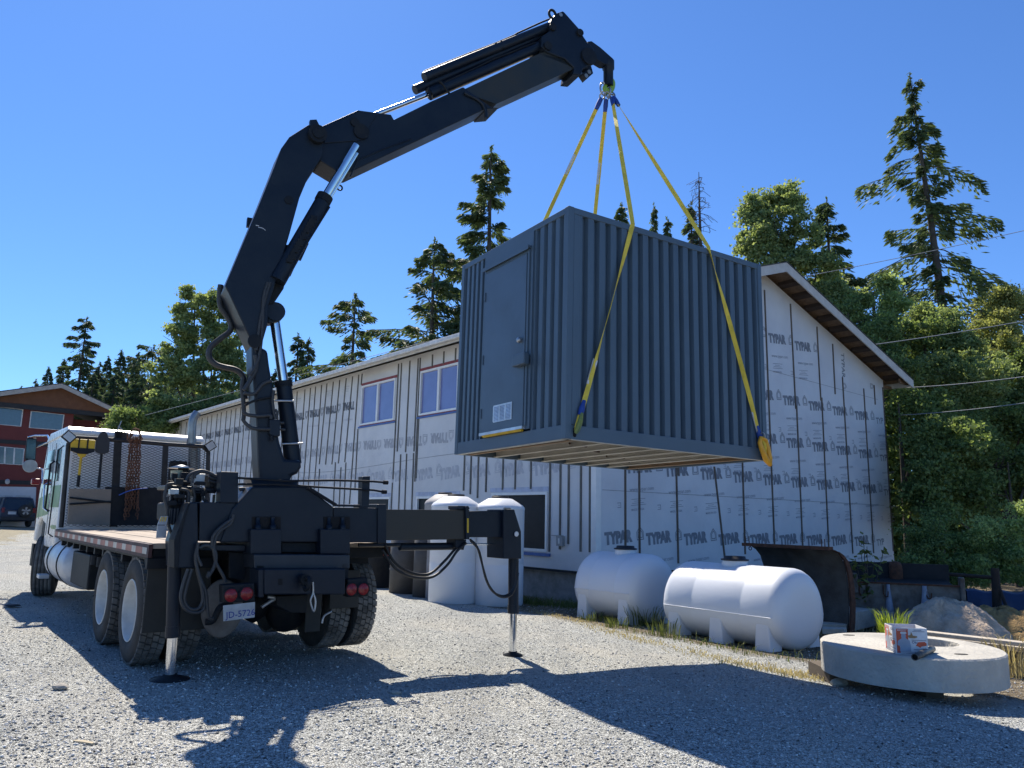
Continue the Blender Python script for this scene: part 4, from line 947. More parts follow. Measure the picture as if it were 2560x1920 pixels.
# estate car
CAR = mat("blue_grey_car_paint", (.035, .05, .085), .3, .3)
cp = HW(*z9(110, 1590), 2.6); cp.z = gz(cp.x, cp.y)
cb = (HW(*z9(225, 1590), 2.6)-HW(*z9(35, 1590), 2.6)); cb.z = 0; cbl = cb.length; cdir = Vector((.86, .50, 0)).normalized(); cfw = Vector((-cdir.y, cdir.x, 0)) 
cfw = (cfw*.96-cdir*.28).normalized(); cdir = Vector((cfw.y, -cfw.x, 0))
car = thing("parked_car", "blue grey sport utility car with a rear spare wheel, parked at the garage", "car", tuple(cp))
def CW(x, y, z): return cp+cdir*x+cfw*y+ez*z    # x right, y forward
sec = [(0, .42, .86, .98), (.05, .34, .88, 1.02), (.9, .3, .88, 1.04), (2.0, .3, .88, 1.04), (3.2, .3, .88, 1.0), (4.0, .32, .86, .88), (4.3, .4, .78, .76)]
mb = MB(); vs = []
for y, z0, w, z1 in sec: vs += [CW(-w*.94, y, z0), CW(-w, y, z0+.25), CW(-w, y, z1-.15), CW(-w*.93, y, z1), CW(w*.93, y, z1), CW(w, y, z1-.15), CW(w, y, z0+.25), CW(w*.94, y, z0)]
k = 8; mb.poly(vs, [(i*k+j, i*k+(j+1) % k, (i+1)*k+(j+1) % k, (i+1)*k+j) for i in range(len(sec)-1) for j in range(k)]+[tuple(range(k)), tuple(range((len(sec)-1)*k, len(sec)*k))])
build("body", mb, CAR, car, bevel=.04)
mb = MB(); rf = [(.08, .80, 1.0), (.30, .68, 1.62), (.9, .68, 1.70), (2.1, .68, 1.68), (3.1, .80, 1.02)]; vs = []
for y, w, z in rf: vs += [CW(-w, y, z), CW(w, y, z)]
for i in (1, 2, 3): pass
P = [CW(-.83, .06, 1.0), CW(.83, .06, 1.0), CW(.83, 3.15, 1.0), CW(-.83, 3.15, 1.0), CW(-.66, .32, 1.66), CW(.66, .32, 1.66), CW(.66, 2.2, 1.66), CW(-.66, 2.2, 1.66)]
mb.hexa(P); build("cabin_glass", mb, GLS, car)
mb = MB(); mb.hexa([CW(-.67, .26, 1.60), CW(.67, .26, 1.60), CW(.67, 2.2, 1.62), CW(-.67, 2.2, 1.62), CW(-.62, .32, 1.70), CW(.62, .32, 1.70), CW(.62, 2.1, 1.70), CW(-.62, 2.1, 1.70)]); build("roof", mb, CAR, car, bevel=.03)
for sgn in (-1, 1):
    for (b0, t0) in ((.07, .30), (1.05, 1.05), (2.0, 1.95)):
        mb = MB(); mb.tube([CW(sgn*.835, b0, 1.0), CW(sgn*.675, t0, 1.64)], .045, 6); build("pillar", mb, CAR, car)
    mb = MB(); mb.hexa([CW(sgn*.70, -.02, .82), CW(sgn*.86, -.01, .82), CW(sgn*.87, .1, .82), CW(sgn*.70, .1, .82), CW(sgn*.72, .0, 1.10), CW(sgn*.82, .01, 1.10), CW(sgn*.83, .12, 1.10), CW(sgn*.72, .12, 1.10)]); build("tail_light", mb, REDL, car)
    for y in (.85, 3.4):
        w = MB(); w.lathe(CW(sgn*.66, y, .35), cdir*sgn, [(0, 0), (.3, 0), (.35, .04), (.35, .18), (.3, .22)], 24); wh = build("wheel", w, RUB, car)
        w = MB(); w.lathe(CW(sgn*.66, y, .35), cdir*sgn, [(.3, .221), (.22, .2), (.2, .225), (0, .225)], 16); build("rim", w, STEEL, wh)
mb = MB(); mb.box((-.86, -.08, .38), (.86, .04, .60), CW); build("bumper", mb, mat("bumper_grey", (.03, .032, .036), .6), car, bevel=.03)
mb = MB(); mb.box((-.52, -.02, .72), (-.12, -.003, .88), CW); build("number_plate", mb, HWH, car)
mb = MB(); mb.lathe(CW(.30, -.0, .92), -cfw, [(0, 0), (.34, 0), (.36, .04), (.36, .18), (.31, .22), (.22, .22)], 32); sp = build("spare_wheel", mb, RUB, car)
mb = MB()
mb.lathe(CW(.30, -.0, .92), -cfw, [(.22, .221), (.20, .19), (.06, .205), (0, .215)], 24)
build("rim", mb, mat("rim_dark", (.05, .05, .05), .5), sp)
mb = MB()
for k in range(5):
    a = 2*math.pi*k/5+.3; c = CW(.30+.12*math.cos(a), -.225, .92+.12*math.sin(a)); ax1 = cdir*math.cos(a)+ez*math.sin(a); ax2 = -cdir*math.sin(a)+ez*math.cos(a)
    mb.prism([c-ax1*.09-ax2*.03, c+ax1*.10-ax2*.055, c+ax1*.10+ax2*.055, c-ax1*.09+ax2*.03], -cfw*.012)
build("spokes", mb, STEEL, sp)
# ------------------------------------------------------------------ crane truck
TA = R(127.5); tf = Vector((math.cos(TA), math.sin(TA), 0)); tr = Vector((math.sin(TA), -math.cos(TA), 0)); TP0 = Vector((-2.76, 8.65, 0)); TG = .105
def TW(s, t, z): return TP0+tf*s+tr*t+ez*z
def z1(x, y): return (x*.4339, 1000+y*.4339)
def z2(x, y): return (360+x*.3677, 1150+y*.3677)
def z3(x, y): return (500+x*.3134, 700+y*.3134)
def z4(x, y): return (540+x*.3255, 240+y*.3255)
def z5(x, y): return (980+x*.2773, y*.2773)
def z8(x, y): return (900+x*.3315, 1150+y*.3315)
def TS(p, s): return onplane(p[0], p[1], TP0+tf*s, tf)       # sight line onto a cross plane of the truck
def TT(p, t): return onplane(p[0], p[1], TP0+tr*t, tr)       # ... onto a lengthwise plane
truck = thing("crane_truck", "white cab flatbed truck with a big black folding crane holding up the container", "truck", tuple(TW(0, 0, TG)))
def tp(name, mb, m, parent=None, **k): return build(name, mb, m, parent or truck, **k)
def tbox(name, a, b_, m, parent=None, bevel=.006, **k):
    mb = MB(); mb.box(a, b_, TW); return tp(name, mb, m, parent, bevel=bevel, **k)
# wheels
def tread(mb, c, axd, rad, w, n=44, deep=.016):
    """shoulder and centre lugs standing on the tyre face"""
    a = ez; b_ = axd.cross(a)
    def P(t, x, rr): return c+axd*x+(a*math.cos(t)+b_*math.sin(t))*rr
    for k in range(n):
        t0 = 2*math.pi*k/n; dt = 2*math.pi/n*.78
        for (x0, x1, sh) in ((.015, w*.26, 0), (w*.29, w*.49, .4), (w*.52, w*.71, .1), (w*.74, w-.015, .5)):
            s0 = t0+sh*2*math.pi/n; k_ = .25*dt
            mb.poly([P(s0, x0, rad-.01), P(s0+k_, x1, rad-.01), P(s0+dt+k_, x1, rad-.01), P(s0+dt, x0, rad-.01), P(s0, x0, rad+deep), P(s0+k_, x1, rad+deep), P(s0+dt+k_, x1, rad+deep), P(s0+dt, x0, rad+deep)],
                    [(4, 5, 6, 7), (0, 1, 5, 4), (1, 2, 6, 5), (2, 3, 7, 6), (3, 0, 4, 7)])
def wheel(s, t, side, dish, w=.26, rad=.505, lugs=True, m=RUB):
    ax = tr*side; c = TW(s, t, TG+rad+.012); mb = MB()
    if not lugs: c = c-ax*w/2; ax = Matrix.Rotation(R(-13), 3, 'Z') @ ax; c = c+ax*w/2   # t: outer face; ax points outwards
    mb.lathe(c, -ax, [(.30, .02), (.31, -.0), (.40, -.012), (rad-.05, -.002), (rad-.012, .02), (rad, .05), (rad, w-.05), (rad-.012, w-.02), (rad-.05, w), (.40, w+.012), (.31, w), (.30, w-.02)], 56)
    wh = tp("wheel", mb, m)
    if lugs: mb = MB(); tread(mb, c-ax*w, ax, rad-.004, w); tp("tread", mb, LUG, wh)
    mb = MB()
    pr = [(.302, .0), (.295, -.006), (.287, .0), (.283, .04), (.270, .06), (.262, .17), (.235, .20), (.14, .205), (.135, .14), (.10, .13), (.0, .125)] if dish else [(.302, .0), (.295, -.006), (.287, 0), (.27, .05), (.2, .03), (.12, -.03), (0, -.035)]
    mb.lathe(c, -ax, pr, 48); tp("rim", mb, WHEEL, wh)
    if dish:
        mb = MB()
        for k in range(10):
            a = 2*math.pi*k/10; p = c-ax*.205+(ez*math.cos(a)+ax.cross(ez)*math.sin(a))*.19; mb.tube([p, p+ax*.03], .016, 6)
        tp("wheel_nut", mb, STEEL, wh)
    return wh
for s in (0, 1.42):
    for side in (-1, 1):
        wheel(s, side*1.24, side, True); wheel(s, side*.92, side, True)
for side in (-1, 1): wheel(7.35, side*1.24, side, False, w=.34, lugs=False)
# ribs on the front tyres
for side in (-1, 1):
    mb = MB(); c = TW(7.35, side*1.24, TG+.517); ax = tr*side
    c = c-ax*.17; ax = Matrix.Rotation(R(-13), 3, 'Z') @ ax; c = c+ax*.17
    for k in range(5): mb.lathe(c, -ax, [(.50, .035+k*.056), (.514, .037+k*.056), (.514, .080+k*.056), (.50, .082+k*.056)], 56)
    tp("tyre_ribs", mb, LUG)
for s in (0, 1.42): mb = MB(); mb.tube([TW(s, -.9, .62), TW(s, -.2, .62), TW(s, 0, .62), TW(s, .2, .62), TW(s, .9, .62)], [.08, .09, .2, .09, .08], 14); tp("axle", mb, BLKD)
mb = MB(); mb.tube([TW(7.35, -1.0, .55), TW(7.35, 1.0, .55)], .07, 8); tp("axle", mb, BLKD)
# chassis rails
for t in (-.43, .43): tbox("chassis_rail", (-1.3, t-.04, .86), (8.2, t+.04, 1.12), BLKD)
tbox("suspension_beam", (-.2, -.55, .5), (1.6, -.42, .72), BLKD); tbox("suspension_beam", (-.2, .42, .5), (1.6, .55, .72), BLKD)
# deck
DZ = 1.295
tbox("deck_frame", (-.62, -1.22, 1.13), (5.25, 1.22, 1.245), BLKD)
mb = MB(); n = 13
for k in range(n):
    t0 = -1.235+k*2.47/n; mb.box((-.66, t0+.003, 1.247), (5.26, t0+2.47/n-.003, DZ-.004*(k % 3 == 1)), TW)
tp("deck_planks", mb, WOODD)
for side in (-1, 1):
    a, b_ = (side*1.24, side*1.275) if side > 0 else (-1.275, -1.24)
    tbox("side_rail", (-.68, a, 1.165), (5.28, b_, 1.29), mat("faded_red_rail", (.055, .022, .022), .65, var=.3), bevel=.003)
    mr, mw = MB(), MB()
    x = -.62; k = 0
    while x < 5.2:
        (mr if k % 2 else mw).box((x, -1.2775 if side < 0 else 1.2755, 1.195), (min(x+.17 if k % 2 == 0 else x+.28, 5.25), -1.2755 if side < 0 else 1.2775, 1.255), TW); x += .17 if k % 2 == 0 else .28; k += 1
    tp("reflective_tape_red", mr, mat("tape_red", (.26, .045, .045), .4)); tp("reflective_tape_white", mw, mat("tape_white", (.45, .43, .40), .4))
for k in range(11): tbox("cross_bearer", (-.3+k*.53, -1.2, 1.05), (-.22+k*.53, 1.2, 1.128), BLKD, bevel=0)
# fuel tank, battery box, step
mb = MB(); mb.lathe(TW(6.15, -.92, .80), -tf, [(0, -.03), (.2, -.025), (.32, 0), (.35, .05), (.35, 1.85), (.32, 1.9), (.2, 1.93), (0, 1.935)], 36); ft = tp("fuel_tank", mb, ALU)
for x in (.35, 1.35): mb = MB(); mb.lathe(TW(6.15-x, -.92, .80), -tf, [(.352, 0), (.362, .002), (.362, .05), (.352, .052)], 36); tp("tank_strap", mb, BLKD, ft)
tbox("tank_step", (5.9, -1.34, .50), (6.2, -1.2, .56), ALU)
tbox("battery_box", (2.75, -1.18, .58), (4.05, -.62, 1.02), BLKD, bevel=.02); tbox("battery_box_end", (4.055, -1.17, .60), (4.10, -.70, 1.0), ALU, bevel=.015)
mb = MB(); mb.tube([TW(2.7, -1.1, .5), TW(2.2, -1.1, .44), TW(2.0, -1.05, .46)], .02, 6); mb.box((2.2, -1.15, .40), (2.35, -1.0, .52), TW); tp("air_bracket", mb, BLKD)
for k in range(6): mb = MB(); mb.tube([TW(3.9-.4*k, -1.12, 1.02), TW(3.9-.4*k, -1.12, .9)], .06, 10); tp("air_valve", mb, BLKD)
# rear mudguard brackets and flaps
FLAP = mat("mud_flap_rubber", (.022, .022, .02), .75, scale=4, bump=.1, col2=(.04, .038, .032))
tbox("mud_flap", (-.62, -1.25, .48), (-.60, -.66, 1.16), FLAP); tbox("mud_flap", (-.62, .60, .60), (-.60, .94, 1.0), FLAP)
tbox("flap_hanger", (-.66, -1.27, 1.06), (-.58, -.62, 1.16), BLKD)
tbox("mud_flap", (-.64, .33, .38), (-.62, .50, .80), FLAP)
# cab
zc0, zc1 = 1.0, 2.92
ct = -1.16
cw = 1.06
prof = [(5.75, 1.05), (5.75, 2.80), (5.80, 2.86), (7.95, 2.86), (8.05, 2.78), (8.42, 1.85), (8.45, 1.0), (8.25, 1.0), (8.12, 1.30), (7.85, 1.42), (7.5, 1.40), (7.1, 1.2), (7.0, .96), (5.9, .96)]
CT0, CT1 = -1.20, .92
mb = MB(); mb.prism([TW(s, CT0, z) for s, z in prof], tr*(CT1-CT0)); cab = tp("cab", mb, WHT, bevel=.035)
mb = MB(); mb.prism([TW(s, CT0-.02, z) for s, z in ((5.70, 2.80), (5.70, 2.87), (5.80, 2.93), (7.7, 2.95), (8.02, 2.86), (8.06, 2.78))], tr*(CT1-CT0+.04)); tp("roof_cap", mb, WHT, cab, bevel=.03)
def cside(name, pts, m, off=.004, par=cab, bev=0): mb = MB(); mb.prism([TW(s, CT0-off, z) for s, z in pts], tr*(off-.0005)); return tp(name, mb, m, par, bevel=bev)
cside("side_window", [(6.95, 1.95), (6.98, 2.62), (7.80, 2.62), (8.10, 1.95)], GLS, .006); cside("rear_quarter_window", [(6.15, 2.05), (6.18, 2.6), (6.7, 2.6), (6.7, 2.05)], GLS, .006)
cside("green_stripe", [(5.80, 1.62), (5.80, 1.98), (6.75, 1.98), (6.75, 1.62)], GRN); cside("green_stripe", [(6.95, 1.50), (7.0, 1.86), (8.3, 1.78), (8.36, 1.42)], GRN); cside("green_badge", [(5.78, 1.30), (5.9, 1.335), (6.35, 1.33), (6.45, 1.30), (6.3, 1.27), (5.9, 1.27)], GRN)
cside("door_gap", [(6.86, 1.15), (6.86, 2.72), (6.885, 2.72), (6.885, 1.15)], BLKD, .005); cside("door_gap", [(8.08, 1.4), (7.95, 2.72), (7.97, 2.72), (8.10, 1.4)], BLKD, .005)
cside("black_grille", [(7.05, 1.12), (7.05, 1.34), (7.35, 1.38), (7.4, 1.12)], BLKD, .006)
mb = MB(); add_text(mb, "96", .10, TW(6.35, CT0-.006, 1.12), -tf, ez, .01); add_text(mb, "unit no", .06, TW(6.6, CT0-.006, 1.24), -tf, ez) if False else None; tp("unit_number", mb, BLKD, cab, recalc=False)
mb = MB(); mb.tube([TW(6.75, CT0-.01, 1.55), TW(6.75, CT0-.07, 1.6), TW(6.75, CT0-.07, 2.35), TW(6.75, CT0-.01, 2.4)], .016, 8); tp("grab_handle", mb, BLKD, cab)
mb = MB(); mb.tube([TW(5.95, CT0-.01, 1.15), TW(5.95, CT0-.08, 1.2), TW(5.92, CT0-.08, 2.55), TW(5.92, CT0-.01, 2.62)], .010, 8); tp("grab_handle", mb, BLKD, cab)
mb = MB(); mb.tube([TW(6.95, CT0-.01, 1.55), TW(7.0, CT0-.07, 1.6), TW(7.2, CT0-.07, 2.0), TW(7.2, CT0-.01, 2.05)], .014, 8); tp("grab_handle", mb, CHR, cab)
# windscreen and front
mb = MB(); mb.prism([TW(8.075, CT0+.12, 2.72), TW(8.075, CT1-.12, 2.72), TW(8.40, CT1-.12, 1.92), TW(8.40, CT0+.12, 1.92)], tf*.02); tp("windscreen", mb, GLS, cab)
tbox("bumper", (8.3, CT0, .55), (8.55, CT1, .95), BLKD, cab)
# mirrors
m0 = TT(z1(182, 275), -1.42); mc = TW((m0-TP0).dot(tf), -1.42, m0.z)
def mirror_pt(px, t): return TS(px, 8.35)
P = [TS(z1(*p), 8.35) for p in ((155, 218), (213, 218), (205, 352), (143, 345))]
mb = MB(); mb.prism(P, tf*.08); mi = tp("mirror", mb, BLKD, cab, bevel=.02)
c = sum(P, Vector())/4; mb = MB(); mb.prism([c+(p-c)*.86-tf*.003 for p in P], tf*.002); tp("mirror_glass", mb, mat("mirror", (.08, .14, .16), .05, .6), mi)
c = TS(z1(173, 380), 8.33); mb = MB(); mb.lathe(c, tf, [(0, -.012), (.115, -.012), (.12, .0), (.11, .04), (0, .05)], 28, False); mi = tp("round_mirror", mb, mat("mirror_pale", (.34, .37, .38), .3, .3), cab)
mb = MB(); mb.tube([TS(z1(160, 215), 8.38), TS(z1(200, 205), 8.38), TS(z1(275, 205), 8.1), TW(7.9, CT0, 2.85)], .016, 8); mb.tube([TS(z1(212, 270), 8.38), TW(8.0, CT0-.02, 2.8)], .014, 8); mb.tube([TS(z1(205, 392), 8.35), TS(z1(245, 398), 8.2), TW(8.15, CT0, 2.05)], .014, 8); tp("mirror_arm", mb, CHR, cab)
c = TS(z1(205, 472), 8.2); mb = MB(); mb.box((-.07, -.06, -.05), (.07, .06, .06), lambda x, y, z: c+tr*x+tf*y+ez*z); tp("side_marker_lamp", mb, REDL, cab, bevel=.02)
# exhaust stack on the right
ES = 5.45
mb = MB(); e0 = [TS(z1(*p), ES) for p in ((1118, 500), (1122, 245))]
mb.tube([e0[0]-ez*.7, e0[0], e0[1]], .10, 20); tp("exhaust_shield", mb, mat("stack_steel", (.22, .22, .22), .35, .7))
mb = MB(); mb.tube(smooth_path([TS(z1(1105, 250), ES), TS(z1(1108, 150), ES), TS(z1(1116, 105), ES), TS(z1(1138, 72), ES)], 5), .068, 18, caps=False); mb.tube([TS(z1(1105, 250), ES), TS(z1(1105, 225), ES)], .078, 18); tp("exhaust_stack", mb, mat("exhaust_steel", (.30, .30, .30), .32, .85))
tbox("air_cleaner", (5.42, .35, 1.9), (5.6, .62, 2.45), BLKD, bevel=.03)
# headache rack
RS = 5.22
def rk(x, y): return TS(z1(x, y), RS)
RB = mat("rack_steel", (.02, .02, .022), .6, var=.3)
mb = MB(); mb.tube([rk(352, 735), rk(395, 250), rk(440, 217), rk(690, 232), rk(950, 255), rk(1165, 268), rk(1200, 300), rk(1195, 560), rk(1190, 730)], .035, 8, smooth=False); rack = tp("headache_rack", mb, RB)
for a, b_, w in (((655, 730), (685, 180), .055), ((935, 730), (957, 255), .04)):
    A_, B_ = rk(*a), rk(*b_); mb = MB(); mb.prism([A_-tr*w, A_+tr*w, B_+tr*w, B_-tr*w], tf*.05); tp("rack_upright", mb, RB, rack)
mb = MB(); A_, B_ = rk(670, 180), rk(745, 238); mb.prism([rk(668, 178), rk(742, 188), rk(742, 238), rk(668, 235)], tf*.05); tp("rack_plate", mb, RB, rack)
# expanded metal mesh
mb = MB(); zt, zb, tl, trr = 2.66, 1.33, -1.17, .90; dx, dz = .046, .021; nxm = int((trr-tl)/dx); nzm = int((zt-zb)/dz)
def strand(p, q, w=.0030):
    d = (q-p).normalized(); n_ = d.cross(tf)*w; mb.poly([p-n_, p+n_, q+n_, q-n_], [(0, 1, 2, 3)])
for i in range(nxm):
    for j in range(nzm):
        x = tl+i*dx; z = zb+j*dz
        if (i+j) % 2 == 0: strand(TW(RS-.01, x, z), TW(RS-.01, x+dx, z+dz))
        else: strand(TW(RS-.01, x, z+dz), TW(RS-.01, x+dx, z))
tp("rack_mesh", mb, RB, rack, recalc=False)
for (x, y), sg in (((398, 212), 1), ((1212, 265), -1)):
    c = TS(z1(x, y), RS-.12); a = R(38*sg); ux1 = tr*math.cos(a)+ez*math.sin(a)*-1; uz1 = tr*math.sin(a)+ez*math.cos(a)
    F_ = lambda x_, y_, z_: c+ux1*x_-tf*y_+uz1*z_
    mb = MB(); mb.box((-.085, -.05, -.075), (.085, .02, .075), F_); wl = tp("work_lamp", mb, BLKD, rack, bevel=.01); mb = MB(); mb.box((-.068, .021, -.058), (.068, .026, .058), F_); tp("lamp_glass", mb, mat("lamp_lens", (.5, .52, .55), .15, .3), wl)
# things carried on the rack stay separate objects
def shovel(label, top_px, bot_px, bladem, handm, kind):
    a, b_ = TS(z1(*top_px), RS-.06), TS(z1(*bot_px), RS-.06); d = (b_-a).normalized(); sd = tr
    root = thing("shovel" if kind else "broom", label, "shovel" if kind else "broom", tuple(b_), "long handled tools on the rack")
    mb = MB(); mb.tube([a+d*.2, b_], .02, 8); build("handle", mb, handm, root)
    mb = MB(); mb.tube([b_-d*.18, b_], .024, 8); build("grip", mb, BLKD, root)
    w = .17 if not kind else .10
    pts = [(-w, -.02), (w, -.02), (w*.98, .17), (w*.4, .21), (.04, .26), (-.04, .26), (-w*.4, .21), (-w*.98, .17)] if not kind else [(-w*.5, -.12), (0, -.16), (w*.5, -.12), (w, -.0), (w, .18), (w*.4, .21), (-w*.4, .21), (-w, .18), (-w, 0)]
    mb = MB(); mb.prism([a+sd*x+d*y-tf*(.03 if not kind else .0) for x, y in pts], -tf*.03); build("blade", mb, bladem, root, bevel=.01)
    if not kind:
        mb = MB(); mb.prism([a+sd*x+d*y-tf*.065 for x, y in ((-w, .12), (w, .12), (w*.98, .17), (w*.4, .21), (-w*.4, .21), (-w*.98, .17))], -tf*.01)
        for x in (-.06, .06): mb.prism([a+sd*(x-.01)+d*-.02-tf*.065, a+sd*(x+.01)+d*-.02-tf*.065, a+sd*(x+.01)+d*.14-tf*.065, a+sd*(x-.01)+d*.14-tf*.065], -tf*.01)
        build("blade_back", mb, BLKD, root)
shovel("yellow flat scoop on a yellow handle, leaning on the mesh rack", (478, 235), (448, 500), YEL, mat("yellow_handle", (.55, .36, .02), .5), 0)
shovel("black shovel on a black and red handle, leaning on the mesh rack", (592, 235), (568, 505), mat("shovel_black", (.02, .022, .026), .5), BLKD, 1)
a, b_ = TS(z1(582, 350), RS-.085), TS(z1(574, 415), RS-.085)
ply = [TS(z1(*p), RS-.16) for p in ((403, 510), (642, 514), (632, 722), (392, 715))]
mb = MB(); mb.prism(ply, tf*.09); pb_ = build("timber_pad", mb, mat("weathered_plywood", (.24, .20, .16), .85, scale=3, bump=.3, col2=(.17, .15, .125)), loc=tuple(ply[3])); tag(pb_, "square weathered timber outrigger pad strapped upright against the mesh rack", "outrigger pad")
mb = MB()
for a, b_ in (((400, 562), (642, 590)), ((400, 600), (642, 585))): mb.tube([TS(z1(*a), RS-.185), TS(z1(*b_), RS-.185)], .014, 6)
tag(build("tie_down_strap", mb, BLKD, loc=tuple(ply[0])), "pair of black straps crossed over the timber pad", "strap")
# black tarp bag behind rack, blue rope, chains
bl_ = [TS(z1(*p), RS-.12) for p in ((612, 500), (930, 505), (930, 722), (640, 722))]
mb = MB(); mb.prism(bl_, tf*.1); tag(build("black_pad", mb, BLKD, loc=tuple(bl_[3])), "black sheet material stacked behind the chains on the mesh rack", "black sheet")
mb = MB(); mb.tube(smooth_path([TS(z1(*p), RS-.25) for p in ((685, 548), (740, 525), (800, 512), (850, 508))], 5), .009, 6); tag(build("blue_rope", mb, mat("blue_rope", (.03, .09, .35), .6), loc=tuple(TS(z1(685, 548), RS-.25))), "short length of blue rope across the hanging chains", "rope")
CHN = mat("rusty_chain", (.20, .09, .05), .8, .3, var=.3, scale=20, col2=(.07, .04, .03)); rc = random.Random(2)
for k in range(5):
    xt = 752+k*14; xb = 718+k*18; mb = MB(); A_, B_ = TS(z1(xt, 215), RS-.20+.015*(k % 2)), TS(z1(xb, 700-rc.randint(0, 90)), RS-.22+.02*(k % 2)); Lc = (B_-A_).length; d = (B_-A_)/Lc; n = int(Lc/.042)
    for i in range(n):
        c = A_+d*(i+.5)*.042+Vector((rc.uniform(-.006, .006), 0, 0)); sd = (tr if i % 2 else tf) if rc.random() < .7 else (tr+tf).normalized(); ring(mb, c, d, sd, .032, .020, .0085, 9)
    root_ = build("chain", mb, CHN, loc=tuple(A_)); tag(root_, "rusty chain hanging on the mesh rack, %s" % ["leftmost strand of the bundle", "second strand from the left", "middle strand of the bundle", "fourth strand from the left", "rightmost strand of the bundle"][k], "chain", "rusty chains on the rack")
mb = MB()
for k in range(12):
    c = TS(z1(775+rc.randint(-40, 40), 190+rc.randint(-12, 40)), RS-.22); ring(mb, c, Vector((rc.uniform(-1, 1), rc.uniform(-1, 1), rc.uniform(-1, 1))).normalized(), ez, .035, .02, .008, 9)
mb.tube(smooth_path([TS(z1(*p), RS-.18) for p in ((745, 230), (755, 185), (780, 165), (805, 185), (812, 230))], 5), .012, 6)
tag(build("chain_hooks", mb, CHN, loc=tuple(TS(z1(775, 200), RS-.2))), "bunch of hooks and shackles at the top of the rusty chains", "chain hooks")
mb = MB(); mb.tube([TS(z1(676, 180), RS-.1), TS(z1(700, 120), RS-.1)], .008, 6); mb.tube([TS(z1(680, 150), RS-.1), TS(z1(745, 205), RS-.1)], .008, 6); tp("rack_wire", mb, STEEL, rack)

# ---- crane base on the rear of the truck
S_ = -1.15
def T2(x, y, s=S_): return TS(z2(x, y), s)
def slabz(name, pts, s0, s1, m=BLK, bev=.008, fn=z2, parent=None):
    P = [TS(fn(*p), s0) for p in pts]; mb = MB(); mb.prism(P, tf*(s1-s0)); return tp(name, mb, m, parent, bevel=bev)
slabz("crane_pedestal", [(520, 560), (600, 330), (740, 182), (1112, 180), (1288, 318), (1288, 560)], -1.18, -.35, bev=.015)
slabz("outrigger_housing", [(380, 285), (640, 290), (640, 557), (375, 552)], -1.16, -.62); slabz("outrigger_housing", [(1289, 321), (1645, 327), (1645, 562), (1289, 560)], -1.16, -.62)
slabz("housing_collar", [(1590, 300), (1650, 300), (1650, 566), (1590, 566)], -1.18, -.60)
for x0, x1 in ((725, 935), (1200, 1402)): slabz("mount_block", [(x0, 470), (x1, 470), (x1, 640), (x0, 640)], -1.24, -.5)
for x0, x1 in ((735, 930), (1222, 1400)):
    slabz("bolt_recess", [(x0, 385), (x1, 385), (x1, 468), (x0, 468)], -1.186, -1.181, mat("recess_dark", (.004, .004, .005), .8), 0)
    for k in (.2, .72):
        x = x0+(x1-x0)*k; A_, B_ = T2(x, 468, -1.2), T2(x, 390, -1.2); mb = MB(); mb.tube([A_, A_.lerp(B_, .35), A_.lerp(B_, .35), B_], [.035, .035, .022, .022], 6); tp("mount_bolt", mb, BLK)
slabz("lower_crossbeam", [(380, 575), (690, 578), (690, 620), (380, 615)], -1.1, -.7); slabz("lower_crossbeam", [(936, 560), (1198, 562), (1198, 632), (936, 628)], -1.12, -.7, BLKD)
slabz("rear_crossmember", [(745, 642), (1400, 645), (1400, 738), (750, 738)], -1.30, -1.0, mat("crossmember_blue_black", (.014, .022, .034), .45)); slabz("frame_web", [(580, 625), (745, 635), (750, 830), (580, 800)], -1.0, -.95, BLKD)
bp_ = slabz("tow_bumper", [(820, 742), (1372, 738), (1368, 915), (818, 915)], -1.46, -1.25, bev=.012); slabz("tow_bumper_end", [(778, 745), (818, 742), (816, 935), (778, 935)], -1.44, -1.2)
slabz("slot_hole", [(914, 808), (942, 808), (942, 850), (914, 850)], -1.465, -1.461, mat("recess_dark", (.004, .004, .005), .8), 0, parent=bp_)
c = T2(1085, 810, -1.5); mb = MB(); mb.tube([c, c-tf*.06], .05, 12); mb.tube(smooth_path([c-tf*.05, c-tf*.12+ez*.02, c-tf*.13-ez*.06, c-tf*.06-ez*.09, c-tf*.02-ez*.05], 4), .02, 8); tp("pintle_hook", mb, BLKD, bp_)
mb = MB(); mb.tube(smooth_path([T2(*p, -1.48) for p in ((1148, 830), (1150, 900), (1132, 960), (1155, 1030), (1166, 960), (1150, 905))], 5), .010, 6); tp("safety_chain", mb, STEEL, bp_)
# rear lamps
for pts, cs_ in ((((535, 850), (752, 838), (757, 960), (540, 975)), ((590, 920), (697, 908))), (((1385, 812), (1522, 800), (1526, 925), (1388, 935)), ((1410, 880), (1490, 878)))):
    lb_ = slabz("tail_lamp_box", pts, -1.42, -1.30, BLKD, .01)
    for q in cs_:
        c = T2(*q, -1.425); mb = MB(); mb.lathe(c+tf*.004, -tf, [(.058, 0), (.058, .012), (.05, .018), (.052, .0185), (0, .026)][0:1]+[(.058, .012), (.048, .020), (0, .026)], 24); tp("tail_lamp", mb, REDL, lb_)
        mb = MB(); mb.lathe(c+tf*.004, -tf, [(.058, 0), (.068, 0), (.068, .014), (.058, .014)], 24); tp("lamp_ring", mb, BLKD, lb_)
PLT = mat("plate_dirty_white", (.42, .44, .45), .5, scale=10, col2=(.28, .29, .29)); P = [T2(*p, -1.44) for p in ((538, 990), (755, 965), (752, 1070), (540, 1097))]
mb = MB(); mb.prism(P, tf*.004); npl = tp("number_plate", mb, PLT)
